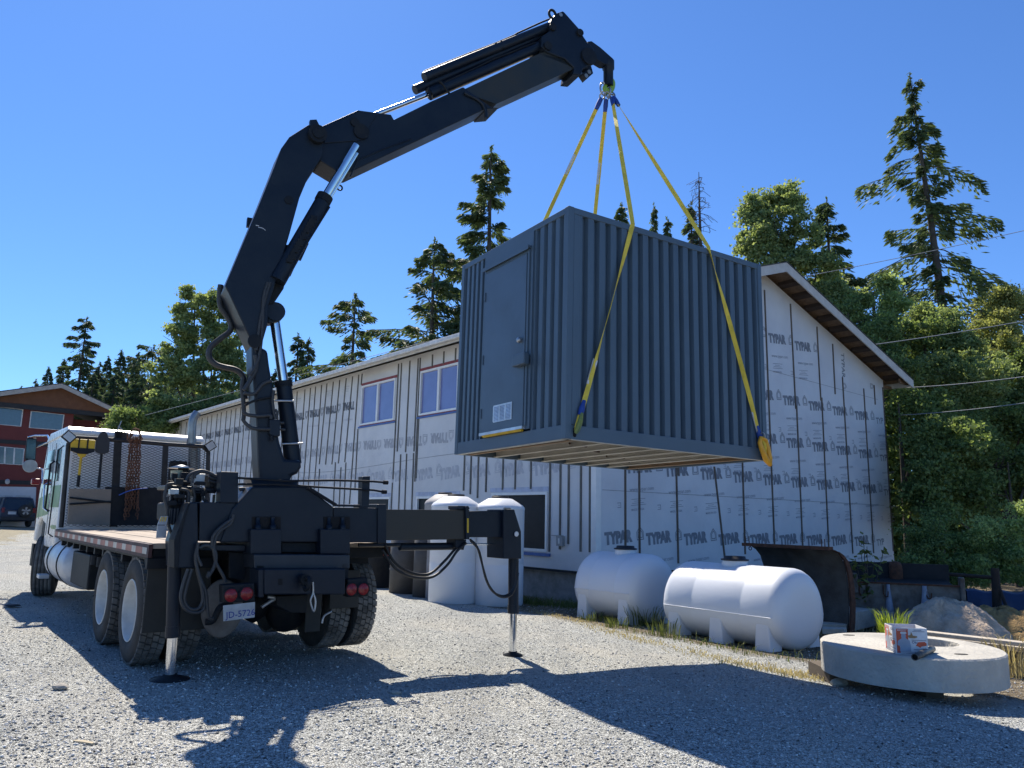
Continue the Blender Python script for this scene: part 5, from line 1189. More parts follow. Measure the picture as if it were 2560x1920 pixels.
ex_ = (P[2]-P[3]); wpl = ex_.length; ex_.normalize(); ey_ = (P[0]-P[3]).normalized(); mb = MB(); add_text(mb, "JD-5726", .078, P[3]+ex_*.022+ey_*.022-tf*.002, ex_, ey_, .008, wscale=wpl*.9/.33*.98 if False else 1.0); tp("plate_lettering", mb, mat("plate_blue", (.02, .04, .25), .5), npl, recalc=False)
# brake drum / air canister plates
c = T2(530, 1010, -.85); mb = MB(); mb.lathe(c, (-tf*.9-tr*.35).normalized(), [(0, .02), (.07, .03), (.12, 0), (.26, .0), (.275, -.02), (.26, -.04)], 28); mb.v = [tuple(c+(Vector(v)-c)-tr*(Vector(v)-c).dot(tr)*.35) for v in mb.v]; tp("brake_shield", mb, mat("dusty_steel", (.17, .155, .14), .8, scale=8, col2=(.09, .08, .07)))
mb = MB(); mb.tube(smooth_path([T2(*p, -.95) for p in ((420, 1100), (470, 1090), (520, 1000), (600, 990))], 4), .03, 8); tp("brake_arm", mb, BLKD)
slabz("axle_housing_plate", [(905, 925), (1115, 915), (1105, 1040), (1000, 1040), (905, 990)], -1.1, -.7, BLKD); mb = MB(); mb.lathe(T2(990, 1030, -.2), -tf, [(0, 0), (.2, .0), (.23, -.1), (.2, -.2)], 20); tp("differential", mb, BLKD)
mb = MB(); mb.tube(smooth_path([T2(*p, -1.05) for p in ((800, 1000), (860, 960), (900, 940), (840, 930))], 4), .018, 6); mb.tube(smooth_path([T2(*p, -1.15) for p in ((1210, 1110), (1225, 1060), (1275, 1030))], 4), .012, 6); tp("brake_line", mb, STEEL)
# left outrigger
slabz("leg_bracket", [(312, 288), (365, 290), (372, 735), (222, 735), (215, 560), (232, 500)], -1.17, -.80, bev=.01); slabz("leg_plate", [(205, 545), (300, 290), (312, 290), (250, 520), (235, 735), (205, 735)], -1.19, -1.0, BLKD)
def jack(a0, a1, r0, b1, r1, foot, hole=None):
    mb = MB(); mb.tube([a0, a1], r0, 24); mb.tube([a1+(a0-a1).normalized()*.10, a1+(a0-a1).normalized()*.001, a1-(a0-a1).normalized()*.0], r0*1.08, 24); j = tp("jack_cylinder", mb, BLK)
    mb = MB(); mb.tube([a1, b1], r1, 24); tp("jack_rod", mb, CHR, j)
    mb = MB(); mb.lathe(b1-ez*.035, ez, [(0, 0), (foot, 0), (foot, .012), (foot*.4, .035), (r1*1.25, .05), (0, .05)], 32); tp("jack_foot", mb, BLKD, j)
SJ = -.95
lt = TS(z2(212, 560), SJ); lm = TS(z2(194, 1205), SJ); lb0 = TS(z2(170, 1535), SJ); lb0.z = gz(lb0.x, lb0.y)+.04
jack(lt, lm, .060, lb0, .045, .17)
# right outrigger
def zr(name, pts, s0, s1, m=BLK, bev=.006, parent=None): return slabz(name, pts, s0, s1, m, bev, z8, parent)
BOX = mat("beam_black_brownish", (.016, .015, .015), .38, scale=2, col2=(.030, .024, .016))
zr("outrigger_beam", [(195, 372), (825, 378), (825, 598), (195, 606)], -1.10, -.80, BOX); zr("beam_collar", [(805, 345), (826, 380), (828, 600), (800, 598), (798, 360)], -1.13, -.78)
zr("inner_beam", [(826, 386), (1160, 384), (1160, 583), (826, 583)], -1.07, -.83)
zr("beam_stop", [(735, 345), (820, 347), (830, 372), (735, 372)], -1.1, -.9); zr("yellow_marker", [(808, 440), (820, 440), (820, 548), (808, 548)], -1.134, -1.131, YEL, 0)
zr("beam_end_plate", [(1082, 374), (1165, 374), (1216, 540), (1218, 745), (1082, 745)], -1.12, -.78, bev=.008)
c = TS(z8(1178, 558), -1.13); mb = MB(); mb.tube([c, c-tf*.01], .03, 16); tp("reflector", mb, mat("reflector_white", (.7, .7, .72), .3))
mb = MB(); mb.tube([TS(z8(1085, 378), -.95)+ez*.02, TS(z8(1135, 380), -.95)+ez*.02], .012, 6); tp("lock_pin", mb, STEEL)
SJ = -.95
jack(TS(z8(1158, 740), SJ), TS(z8(1156, 1155), SJ), .064, (lambda q: Vector((q.x, q.y, gz(q.x, q.y)+.04)))(TS(z8(1152, 1470), SJ)), .043, .12)
mb = MB(); mb.tube([TS(z8(300, 655), -.95), TS(z8(715, 650), -.95)], .042, 14); tp("extension_cylinder", mb, BLK); mb = MB(); mb.tube([TS(z8(715, 634), -.95), TS(z8(1095, 634), -.95)], .012, 8); tp("extension_rod", mb, CHR)
mb = MB(); mb.tube([TS(z8(-10, 640), -1.0), TS(z8(300, 640), -1.0)], .02, 8); tp("tube_line", mb, BLK); zr("hose_bracket", [(722, 600), (805, 600), (782, 680), (722, 660)], -1.05, -.85)
for k, pts in enumerate((((190, 640), (250, 760), (340, 830), (450, 865), (540, 850), (640, 760), (720, 670), (790, 620)), ((170, 680), (250, 800), (330, 860), (450, 890), (560, 875), (660, 790), (730, 690), (800, 625)))):
    mb = MB(); mb.tube(smooth_path([TS(z8(*p), -1.02-.05*k) for p in pts], 6), .016, 8); tp("hydraulic_hose", mb, HOSE)
for k, pts in enumerate((((830, 600), (880, 650), (915, 760), (950, 900), (1000, 990), (1070, 1025), (1130, 1005), (1170, 940), (1185, 850), (1190, 760)), ((835, 610), (895, 680), (930, 820), (970, 940), (1030, 1015), (1090, 1035), (1145, 1010), (1180, 930), (1192, 850)))):
    mb = MB(); mb.tube(smooth_path([TS(z8(*p), -1.14-.03*k) for p in pts], 6), .013, 8); tp("hydraulic_hose", mb, HOSE)
# posts and control rods
slabz("control_post", [(523, 78), (642, 82), (640, 290), (518, 290)], -1.18, -1.05, bev=.004); slabz("control_post", [(1486, 112), (1538, 110), (1530, 322), (1482, 322)], -1.18, -1.08, bev=.004)
for k, pts in enumerate((((642, 122), (1000, 142), (1300, 138), (1560, 146), (1640, 153)), ((642, 165), (900, 165), (1150, 182), (1500, 202), (1560, 205), (1630, 217)))):
    mb = MB(); mb.tube([TS(z2(*p), -1.22) for p in pts], .011, 8); cr = tp("control_rod", mb, BLKD); a = TS(z2(*pts[-1]), -1.22); mb = MB(); mb.tube([a-tr*.02, a+tr*.03], .022, 8); tp("rod_knob", mb, BLKD, cr)
mb = MB(); mb.tube([T2(1110, 190, -1.2), T2(1300, 308, -1.2), T2(1470, 312, -1.2)], .012, 8); mb.tube([T2(1125, 188, -1.22), T2(1308, 302, -1.22)], .010, 8); tp("steel_line", mb, BLK)
mb = MB()
for k, pts in enumerate((((645, 250), (690, 235), (710, 210), (690, 200), (650, 205)), ((640, 265), (700, 245), (715, 215), (680, 195), (645, 195)))): mb.tube(smooth_path([T2(*p, -1.0) for p in pts], 5), .014, 8)
tp("hose_coil", mb, mat("grey_hose", (.09, .09, .095), .5))
# valve bank and hoses on the left
slabz("valve_block", [(170, 290), (290, 285), (285, 430), (200, 450), (165, 400)], -.9, -.45, BLKD, .02); slabz("valve_block", [(160, 170), (330, 180), (330, 200), (160, 200)], -.9, -.5); slabz("valve_bank", [(330, 185), (520, 195), (520, 215), (330, 212)], -.95, -.7)
slabz("manifold", [(440, 100), (520, 95), (520, 190), (455, 190)], -.95, -.75, BLKD, .01)
for k in range(5): mb = MB(); a = T2(185+k*26, 300+k*2, -.92); mb.tube([a, a+ez*(.09+.015*(k % 2))], .012, 6); mb.tube([a+ez*.09, a+ez*.13], .018, 6); tp("control_lever", mb, BLKD)
for k in range(5): mb = MB(); a = T2(190+k*22, 330, -.93); mb.tube([a, a-ez*.14], .022, 8); tp("valve_spool", mb, BLK)
mb = MB(); mb.tube([T2(268, 190, -.6), T2(268, 50, -.6)], .05, 14); tp("filter_canister", mb, BLKD); mb = MB(); mb.tube([T2(222, 125, -.62), T2(222, 70, -.62)], .055, 12); tp("reservoir_bottle", mb, mat("yellowed_plastic", (.45, .42, .28), .5))
mb = MB(); mb.lathe(T2(255, 48, -.6), ez, [(0, 0), (.13, -.015), (.02, .02), (0, .02)], 20); tp("rain_cap", mb, STEEL)
hs = [((285, 150), (310, 100), (385, 72), (450, 90), (490, 115)), ((150, 200), (158, 170), (200, 160), (260, 175)), ((160, 250), (155, 330), (170, 450), (205, 540)), ((330, 190), (345, 250), (330, 330), (345, 440)), ((440, 110), (480, 130), (520, 125)), ((440, 140), (490, 155), (520, 150)), ((400, 190), (400, 260), (430, 285)), ((610, 370), (590, 430), (510, 490), (480, 560), (475, 600)), ((600, 400), (520, 460), (470, 520), (460, 600)),
      ((375, 600), (420, 580), (470, 600), (490, 660), (470, 740), (430, 800), (445, 760)), ((300, 740), (270, 830), (250, 920), (265, 990), (310, 1030), (370, 1035), (410, 1000), (400, 900), (375, 800), (360, 740)), ((325, 740), (290, 860), (275, 950), (310, 1010), (370, 1010), (400, 950), (390, 850)), ((360, 600), (350, 680), (380, 800), (420, 900), (430, 1000), (440, 1070), (470, 1080)),
      ((470, 600), (490, 700), (540, 790), (550, 830)), ((370, 560), (360, 640), (390, 720)), ((150, 200), (140, 260), (160, 330)), ((245, 200), (300, 215), (300, 290)), ((345, 125), (345, 100), (400, 78), (470, 100))]
for k, pts in enumerate(hs):
    mb = MB(); mb.tube(smooth_path([T2(*p, -1.22 if k > 6 and k < 15 else -.95) for p in pts], 5), .014 if k < 7 else .016, 8); tp("hydraulic_hose", mb, mat("dusty_hose", (.035, .037, .04), .55, scale=20))
rv = random.Random(11)
for k in range(26):
    x, y = rv.uniform(170, 520), rv.uniform(100, 300); a = T2(x, y, -.9+rv.uniform(-.1, .2)); mb = MB(); w, h = rv.uniform(.02, .05), rv.uniform(.015, .045); mb.box((-w, -w, -h), (w, w, h), lambda x_, y_, z_: a+tr*x_+tf*y_+ez*z_); mb.tube([a, a+tr*rv.uniform(-.08, .12)], .012, 6); tp("valve_fitting", mb, BLKD if k % 8 else STEEL, bevel=.004)
PAN = mat("control_label_plate", (.30, .32, .36), .45, .4); P = [T2(*p, -1.0) for p in ((93, 445), (155, 445), (150, 530), (85, 530))]; mb = MB(); mb.prism(P, tf*.02); cp_ = tp("label_plate", mb, PAN); P = [T2(*p, -1.0) for p in ((118, 382), (165, 382), (155, 440), (93, 440))]; mb = MB(); mb.prism(P, tf*.02); tp("label_plate", mb, PAN)
mb = MB()
for k in range(3): x = 116+k*16; mb.prism([T2(*p, -1.004) for p in ((x, 386), (x+8, 386), (x-4, 418), (x-12, 418))], -tf*.002)
tp("yellow_label", mb, YEL, cp_)

# ---- the boom
M0 = Vector((-2.47, 7.93, 0)); be = Vector((1.25-M0.x, 9.85-M0.y, 0)).normalized(); bn = Vector((be.y, -be.x, 0))
def BPp(u, v, w=0.): return onplane(u, v, M0+bn*w, bn)
def flat(u, v, w): p = BPp(u, v, w); return (p-M0).dot(be), p.z
def bprism(name, pts, w, m=BLK, bev=.01, parent=None, wn=None, taper=None):
    Q = [flat(u, v, w*s) for u, v, s in pts]; mb = MB(); mb.prism([M0+be*a+ez*z+bn*w for a, z in Q], bn*(-2*w if wn is None else -wn)); return tp(name, mb, m, parent, bevel=bev)
bc = [(614, 875, -1), (669, 875, 1), (674, 915, 1), (683, 966, 1), (686, 1038, 1), (700, 1107, 1), (712, 1148, 1), (753, 1150, 1), (754, 1168, 1), (744, 1184, 1), (727, 1191, 1), (727, 1206, 1), (632, 1206, -1), (629, 1170, -1), (625, 1060, -1), (621, 1013, -1), (615, 930, -1)]
col_ = bprism("crane_column", bc, .20, bev=.03)
a, z = flat(678, 1206, 0); mb = MB(); mb.lathe(M0+be*a+ez*(z-.18), ez, [(.0, 0), (.34, 0), (.34, .09), (.27, .10), (.27, .2), (0, .2)], 40); tp("slewing_ring", mb, BLKD)
MBm = [(556, 757, -1), (548, 742, -1), (628, 552, -1), (667, 455, -1), (683, 412, -1), (703, 384, -1), (748, 355, -1), (774, 332, 0), (797, 318, 1), (812, 338, 1), (808, 360, 1), (807, 384, 1), (781, 432, -1), (745, 487, -1), (727, 530, -1), (702, 620, -1), (690, 660, -1), (680, 700, -1), (671, 763, 1), (669, 812, 1), (658, 850, 1), (640, 886, 1), (616, 885, -1)]
mboom = bprism("main_boom", MBm, .225, bev=.012)
a, z = flat(*z4(778, 297), .26); P_ = M0+be*a+ez*z
mb = MB(); mb.tube([P_+bn*.30, P_-bn*.30], .10, 24); mb.tube([P_+bn*.315, P_+bn*.30], .06, 16); tp("knuckle_pin", mb, BLKD)
mb = MB(); P2 = BPp(*z4(755, 185), .24); mb.prism([BPp(*z4(*p), .26) for p in ((722, 183), (772, 180), (800, 235), (780, 262), (740, 258), (722, 215))], -bn*.05); tp("pin_keeper", mb, BLK)
OB = [(781, 432, -1), (803, 316, 1), (895, 275, 1), (948, 282, 1), (978, 286, 1), (985, 299, 1), (1078, 253, 1), (1158, 217, 1), (1190, 240, 1), (1209, 262, 1), (1194, 299, -1), (857, 458, -1), (821, 456, -1)]
oboom = bprism("outer_boom", OB, .175, bev=.01)
bprism("boom_collar", [(1196, 246, 1), (1214, 262, 1), (1218, 272, 1), (1214, 304, -1), (1196, 303, -1)], .195, bev=.006, parent=oboom)
GBR = mat("boom_inner_greenish", (.014, .020, .020), .4, scale=2.5, col2=(.035, .03, .016), bump=.05)
ib = bprism("inner_boom", [(1150, 228, 1), (1349, 134, 1), (1425, 108, 1), (1450, 150, 1), (1440, 170, 1), (1435, 185, -1), (1216, 286, -1)], .145, GBR, .008)
bprism("inner_boom", [(1300, 160, 1), (1349, 136, 1), (1425, 110, 1), (1450, 150, 1), (1438, 172, 1), (1436, 182, -1), (1300, 246, -1)], .12, GBR, .008) if False else None
mb = MB()
hp = [(1440, 175), (1482, 118), (1540, 98), (1555, 108), (1692, 262), (1732, 335), (1762, 378), (1818, 430), (1838, 512), (1815, 575), (1780, 592), (1722, 620), (1702, 678), (1632, 670), (1642, 610), (1560, 530), (1480, 500), (1400, 470), (1348, 420), (1350, 330), (1432, 270), (1425, 210)]
head = bprism("boom_head", [(*z5(*p), 1) for p in hp], .17, BLK, .012)
c = BPp(*z5(1445, 128), .15); mb = MB(); ring(mb, c, be, ez, .05, .06, .018, 18); tp("lifting_eye", mb, BLKD, head)
c = BPp(*z5(1522, 132), .172); mb = MB(); mb.tube([c, c+bn*.004], .028, 14); tp("pin_hole", mb, mat("sky_hole_grey", (.2, .25, .3), .4), head)
for pts in (((1715, 662), (1795, 588), (1815, 660), (1752, 716)),): bprism("ear_plate", [(*z5(*p), 1) for p in pts], .05, BLK, .004, parent=head)
for q in ((1778, 648), (1752, 682)): c = BPp(*z5(*q), .052); mb = MB(); mb.tube([c, c+bn*.004], .03, 14); tp("ear_hole", mb, mat("sky_hole_grey", (.2, .25, .3), .4), head)
for q, r_ in (((1770, 515), .12), ((1690, 300), .05), ((1400, 420), .06), ((1445, 250), .05)): c = BPp(*z5(*q), .17); mb = MB(); mb.tube([c, c+bn*.03], r_, 18); tp("head_pin", mb, BLKD, head)
arm = bprism("hook_arm", [(*z5(*p), 1) for p in ((1765, 372), (1800, 368), (1880, 425), (1998, 530), (1982, 580), (1915, 578), (1835, 530), (1790, 520), (1760, 450))], .065, BLK, .01)
a_ = BPp(*z5(1950, 565)); mb = MB(); a2 = Vector((HOOK.x, HOOK.y, 7.74)); mb.tube([a_+ez*.02, a_-ez*.10, a_-ez*.12, a_-ez*.36], [.085, .085, .07, .07], 16); tp("swivel", mb, BLK, arm)
hb = BPp(*z5(1950, 690)); mb = MB()
hk_ = smooth_path([BPp(*z5(*p)) for p in ((1948, 660), (1958, 700), (1985, 745), (1978, 800), (1948, 825), (1922, 805), (1918, 780))], 5)
mb.tube(hk_, [.03+.014*math.sin(math.pi*i/(len(hk_)-1)) for i in range(len(hk_))], 12); mb.tube([BPp(*z5(1925, 690)), BPp(*z5(1932, 740)), BPp(*z5(1925, 790))], .022, 8); tp("lifting_hook", mb, HGRN, arm)
mb = MB(); ring(mb, BPp(*z5(1905, 800)), ez, be, .09, .05, .014); ring(mb, BPp(*z5(1950, 830)), ez, bn, .07, .05, .014); tp("master_link", mb, STEEL, arm)
# ram tubes on top of the outer boom
def tubeb(name, a, b_, w, r0, r1, m=BLK, parent=None, n=20):
    A_, B_ = BPp(*a, w), BPp(*b_, w); mb = MB(); mb.tube([A_, B_], [r0, r1], n); return tp(name, mb, m, parent)
tubeb("extension_ram", z5(290, 698), z5(1440, 235), .06, .058, .062)
tubeb("extension_ram", z5(205, 812), z5(1400, 300), .0, .056, .058)
tubeb("extension_ram", z5(335, 850), z5(1400, 392), .04, .074, .074)
tubeb("ram_rod", z4(1215, 148), z5(345, 843), .04, .031, .031, CHR)
for a, b_ in ((z5(428, 730), z5(470, 800)), (z5(330, 790), z5(350, 900)), (z5(985, 372), z5(1010, 440)), (z5(935, 385), z5(955, 440))): tubeb("ram_clamp", a, b_, .10, .014, .014, BLKD)
mb = MB(); mb.tube([BPp(*z5(*p), .05) for p in ((275, 660), (300, 640), (700, 480), (930, 392), (1100, 320), (1130, 300), (1340, 205), (1420, 172))], .012, 8); tp("steel_line", mb, BLKD)
mb = MB(); mb.tube([BPp(*z5(*p), .1) for p in ((470, 745), (800, 590), (830, 575), (920, 530), (1100, 462), (1180, 425), (1290, 385))], .010, 8); tp("steel_line", mb, BLKD)
mb = MB(); mb.tube(smooth_path([BPp(*z5(*p), .16) for p in ((440, 735), (480, 790), (520, 850))], 4), .014, 8); tp("steel_line", mb, BLKD)
mb = MB(); mb.tube([BPp(*z5(*p), .19) for p in ((650, 838), (760, 890), (820, 940), (845, 1000), (850, 1060))], .022, 8); tp("collar_band", mb, BLK, oboom)
# cylinders
K1 = tubeb("lift_cylinder", z3(742, 1470), z3(665, 815), .0, .088, .080)
tubeb("cylinder_gland", z3(668, 850), z3(664, 808), .0, .092, .092, BLKD, K1); tubeb("lift_rod", z3(665, 812), z3(592, 300), .0, .052, .052, CHR, K1)
c = BPp(*z3(588, 268)); mb = MB(); mb.tube([c+bn*.11, c-bn*.11], .10, 20); tp("rod_eye", mb, BLK, K1)
c = BPp(*z3(590, 250)); bprism("cylinder_lug", [(*z3(*p), 1) for p in ((535, 215), (590, 205), (632, 250), (632, 330), (540, 345))], .09, BLK, .01, parent=mboom)
K2 = tubeb("knuckle_cylinder", z4(470, 1420), z4(838, 775), .20, .088, .080)
tubeb("cylinder_gland", z4(815, 815), z4(840, 768), .20, .088, .088, BLKD, K2); tubeb("knuckle_rod", z4(838, 772), z4(1075, 378), .24, .042, .042, CHR, K2); tubeb("feed_pipe", z4(500, 1440), z4(868, 850), .22, .016, .016, BLKD, K2); mb = MB(); sr = rv.uniform
for k in range(14):
    t_ = .15+.05*k; c = BPp(*z4(520+(838-520)*t_*.9, 1340-(1340-775)*t_*.9), .30); mb.box((-.03, -.012, -.02), (.03*sr(.5, 1.6), .012, .02), lambda x, y, z: c+be*x+bn*y+ez*z)
tp("cylinder_fitting", mb, BLKD, K2)
tubeb("sync_rod", z4(868, 790), z4(1083, 440), .20, .020, .020, CHR, K2)
for k, (a, b_) in enumerate((((690, 1080), (640, 1190)), ((620, 1250), (560, 1380)), ((700, 1130), (640, 1260)))): tubeb("pipe_clamp", z4(*a), z4(*b_), .10, .018, .018, BLKD, K2)
bprism("cylinder_bracket", [(*z4(*p), 1) for p in ((440, 1180), (510, 1140), (560, 1140), (600, 1180), (590, 1260), (540, 1400), (520, 1480), (440, 1600), (395, 1600), (400, 1300), (430, 1230))], .12, BLKD, .01)
for q in ((520, 1190), (470, 1230), (500, 1300), (520, 1400)): c = BPp(*z4(*q), .13); mb = MB(); mb.tube([c, c+bn*.03], .035, 12); tp("bracket_pin", mb, RUST if q[1] > 1280 else BLKD)
for pts, w in ((((1030, 620), (1090, 490), (1300, 400), (1500, 330)), .178), ): 
    mb = MB(); mb.tube([BPp(*z4(*p), w) for p in pts], .010, 6); tp("weld_seam", mb, BLK, oboom)
bprism("boom_side_plate", [(*z4(*p), 1) for p in ((800, 250), (1090, 128), (1240, 140), (1180, 230), (1150, 320), (1110, 342), (830, 362))], .19, BLK, .006, parent=oboom)
for q, r_ in (((1115, 275), .09), ((1065, 205), .05)): c = BPp(*z4(*q), .19); mb = MB(); mb.tube([c, c+bn*.02], r_, 20); tp("side_pin", mb, BLKD, oboom)
# hoses on the column
hl = [([(165, 40), (158, 120), (165, 210), (215, 290), (248, 360), (238, 410), (180, 455), (110, 510), (75, 560), (75, 620), (120, 670), (190, 695), (270, 712), (320, 740), (350, 790), (350, 860), (360, 950)], .030, -.20),
      ([(175, 150), (210, 230), (260, 340), (310, 440), (360, 530), (372, 580)], .012, -.2), ([(350, 900), (420, 910), (460, 880), (500, 830), (570, 800)], .018, .23), ([(340, 1050), (380, 1075), (470, 1085), (560, 1080), (565, 1110)], .018, .24),
      ([(340, 1110), (370, 1150), (430, 1185), (560, 1190)], .018, .24), ([(345, 780), (335, 860), (345, 960), (350, 1060), (345, 1120)], .022, .1), ([(590, 880), (580, 960), (590, 1050), (600, 1110)], .014, .24), ([(640, 1140), (670, 1140)], .014, .2), ([(640, 1190), (680, 1195)], .014, .2), ([(440, 600), (450, 700), (400, 800), (350, 880)], .022, .22),
      ([(560, 20), (520, 150), (480, 330), (450, 560)], .016, .235), ([(540, 20), (505, 150), (500, 340), (470, 620), (400, 760)], .016, .235), ([(600, 1030), (615, 1060), (610, 1110)], .012, .24)]
for pts, r_, w in hl: mb = MB(); mb.tube(smooth_path([BPp(*z3(*p), w) for p in pts], 5), r_, 10); tp("hydraulic_hose", mb, mat("dusty_hose", (.035, .037, .04), .55, scale=20))
bprism("valve_block", [(*z3(*p), 1) for p in ((555, 1112), (640, 1112), (640, 1245), (600, 1250), (555, 1235))], .25, BLK, .01, wn=.06); tubeb("valve_pipe", z3(575, 1240), z3(575, 1282), .25, .018, .018, BLKD)
mb = MB()
A_ = [BPp(*z3(*p), .225) for p in ((360, 1000), (440, 960), (560, 935), (590, 938))]; mb.tube(smooth_path(A_, 4), .012, 6); tp("column_strap", mb, BLKD)
mb = MB(); mb.tube([BPp(*z3(592, 962), .1), BPp(*z3(745, 965), .1)], .012, 6); mb.tube([BPp(*z3(645, 1308), .12), BPp(*z3(820, 1302), .12)], .010, 6); tp("ram_retainer", mb, STEEL)
c = BPp(*z4(258, 975), -.2); mb = MB(); mb.box((-.03, -.03, -.05), (.03, .03, .05), lambda x, y, z: c+be*x+bn*y+ez*z); tp("boom_stop_lug", mb, BLK, mboom)
c = BPp(*z4(950, 705), -.1); mb = MB(); ring(mb, c, be, ez, .03, .03, .01, 12); tp("tie_ring", mb, BLK, oboom)
c = BPp(*z3(435, 490), .226); mb = MB(); mb.tube([c, c+bn*.03], .07, 20); tp("foot_pin", mb, BLKD, mboom)
c = BPp(*z4(560, 800), .226); mb = MB(); mb.tube([c, c+bn*.012], .045, 18); tp("side_boss", mb, BLKD, mboom)
sc_ = MB(); pts = [BPp(*z4(*p), .2262) for p in ((305, 995), (330, 1000), (325, 1012), (350, 1015), (365, 1022), (380, 1035))]
for a, b_ in zip(pts[:-1], pts[1:]): sc_.quad(a, b_, b_+ez*.008, a+ez*.008)
tp("paint_scratch", sc_, mat("bare_scratch", (.45, .46, .48), .5), mboom, recalc=False)
# ------------------------------------------------------------------ vegetation
CONI = leafmat("conifer_needles", (.034, .062, .040), (.14, .19, .09), .35)
CONI2 = leafmat("far_conifer_needles", (.030, .055, .042), (.10, .15, .085), .32)
LEAF = leafmat("poplar_leaves", (.060, .105, .040), (.29, .36, .17), .48)
LEAFD = leafmat("alder_leaves", (.032, .062, .026), (.22, .30, .125), .48)
LEAFY = leafmat("yellowish_leaves", (.09, .11, .04), (.32, .35, .15), .48)
LEAFP = leafmat("pale_leaves", (.08, .13, .06), (.36, .46, .22), .6)
BARK = mat("grey_bark", (.10, .085, .07), .9, scale=3, bump=.5, col2=(.05, .042, .035))
GRS = leafmat("fresh_grass_blades", (.10, .16, .02), (.30, .38, .06), .5); DRY = leafmat("dry_grass", (.28, .23, .13), (.50, .43, .27), .3); WEED = leafmat("dark_weeds", (.03, .05, .02), (.14, .17, .06), .35)
def quads(c, d, s, w, l, r):
    """leaf quads: c centre (n,3), d long direction, s rough side vector, widths, lengths"""
    d = d/np.linalg.norm(d, axis=1, keepdims=True); s = s-(s*d).sum(1, keepdims=True)*d; s = s/(np.linalg.norm(s, axis=1, keepdims=True)+1e-9)
    a = c-d*l[:, None]/2; b_ = c+s*w[:, None]/2; e = c+d*l[:, None]/2; f = c-s*w[:, None]/2
    return np.stack([a, b_, e, f], 1).reshape(-1, 3)
def conifer(label, u, v, depth, rad, seed, dens=1., gap=.0, z0f=.1, m=CONI, group="conifers behind the building", low=.0, name="conifer_tree", curve=.85, leaf=1., side=None, leanx=0., dead=False, limbs=None):
    r = np.random.default_rng(seed); tipp = at(u, v, depth); bx, by = tipp.x-leanx, depth; zb = gz(bx, by); H = tipp.z-zb
    root = thing(name, label, "tree", (bx, by, zb), group)
    mb = MB(); rt = .011*H+.05
    tp_ = [Vector((bx+leanx*t**1.5+.01*H*math.sin(t*5+seed)*(t*(1-t)), by, zb+H*t)) for t in np.linspace(0, 1, 12)]
    mb.tube(tp_, [rt*(1-t)**.8+.015 for t in np.linspace(0, 1, 12)], 8); 
    def trunkpt(t): i = min(int(t*11), 10); return tp_[i].lerp(tp_[i+1], t*11-i)
    C, D, S, Wd, Ln = [], [], [], [], []; pz_ = Vector((bx, by, zb))-CAM; zb_px = 960-FPX*pz_.dot(UP)/pz_.dot(fw)
    nb = int((92 if not dead else 60)*dens*H/18)+12
    for k in range(nb+(len(limbs) if limbs else 0)):
        t = z0f+(1-z0f)*((k+r.random())/nb)**.92 if k < nb else .5
        if t > .985: continue
        L = rad*((1-t)**curve*.92+.05)*(.55+.6*r.random())
        if gap and math.sin(t*31+seed)+math.sin(t*13+seed*2) < -1+gap*1.2 and r.random() < .8: L *= .35
        a = r.random()*2*math.pi
        dr = .30
        if k >= nb: yy, sd_, L, dr = limbs[k-nb]; t = 1-(yy-v)/((zb_px-v)); a = (0 if sd_ > 0 else math.pi)+r.normal()*.25
        if side is not None and math.cos(a)*side < 0 and r.random() < .4: L *= .5
        p0 = trunkpt(t); up_ = .35*(t-.35)+r.normal()*.10 if k < nb else .12
        n = 6; pts = []
        for i in range(n):
            q = i/(n-1); pts.append(p0+Vector((math.cos(a), math.sin(a), 0))*L*q+ez*(L*(up_*q-dr*q*q+(.12*q**3))))
        mb.tube(pts, [max(.012, .006*L+.02)*(1-.7*i/(n-1)) for i in range(n)], 4, caps=False)
        if dead:
            for i in range(2, n): mb.tube([pts[i], pts[i]+Vector((r.normal()*.3, r.normal()*.3, -.25))], .012, 3, caps=False)
            continue
        m_ = int((44+(70 if not limbs else 95)*L)*dens*leaf); q = .12+.88*np.sqrt(r.random(m_)); dirv = np.array([math.cos(a), math.sin(a), 0]); sd = np.array([-math.sin(a), math.cos(a), 0])
        P0 = np.array(p0); lat = r.normal(0, 1, m_)*(.20*L*(1-q)**.6+.10)*.75
        z = L*(up_*q-dr*q*q+.12*q**3)-np.abs(lat)*.25-np.abs(r.normal(0, .12, m_))*(1+.3*L)*(.8 if not limbs else 1.7)
        c = P0[None]+dirv[None]*(L*q)[:, None]+sd[None]*lat[:, None]; c[:, 2] += z
        d = dirv[None]*(.6+.4*r.random((m_, 1)))+sd[None]*np.sign(lat)[:, None]*(.5+.4*r.random((m_, 1))); d[:, 2] += -.35-.5*r.random(m_)
        s = r.normal(0, 1, (m_, 3)); C.append(c); D.append(d); S.append(s); Wd.append((.05+.06*r.random(m_))*(.7+H/40)); Ln.append((.17+.22*r.random(m_))*(.7+H/40))
    build("trunk", mb, BARK, root, recalc=False)
    if not dead:
        # leader tip
        m_ = 40; t = r.random(m_); c = np.array(tp_[-1])[None]-np.array([0, 0, 1.])[None]*(t*.09*H)[:, None]+r.normal(0, 1, (m_, 3))*np.array([.10, .10, .05])*(.3+t[:, None]*2)
        C.append(c); D.append(r.normal(0, 1, (m_, 3))+np.array([0, 0, .3])); S.append(r.normal(0, 1, (m_, 3))); Wd.append(np.full(m_, .1)); Ln.append(np.full(m_, .3))
        V = quads(np.concatenate(C), np.concatenate(D), np.concatenate(S), np.concatenate(Wd), np.concatenate(Ln), r); fastmesh("crown", V, 4, m, root)
    return root
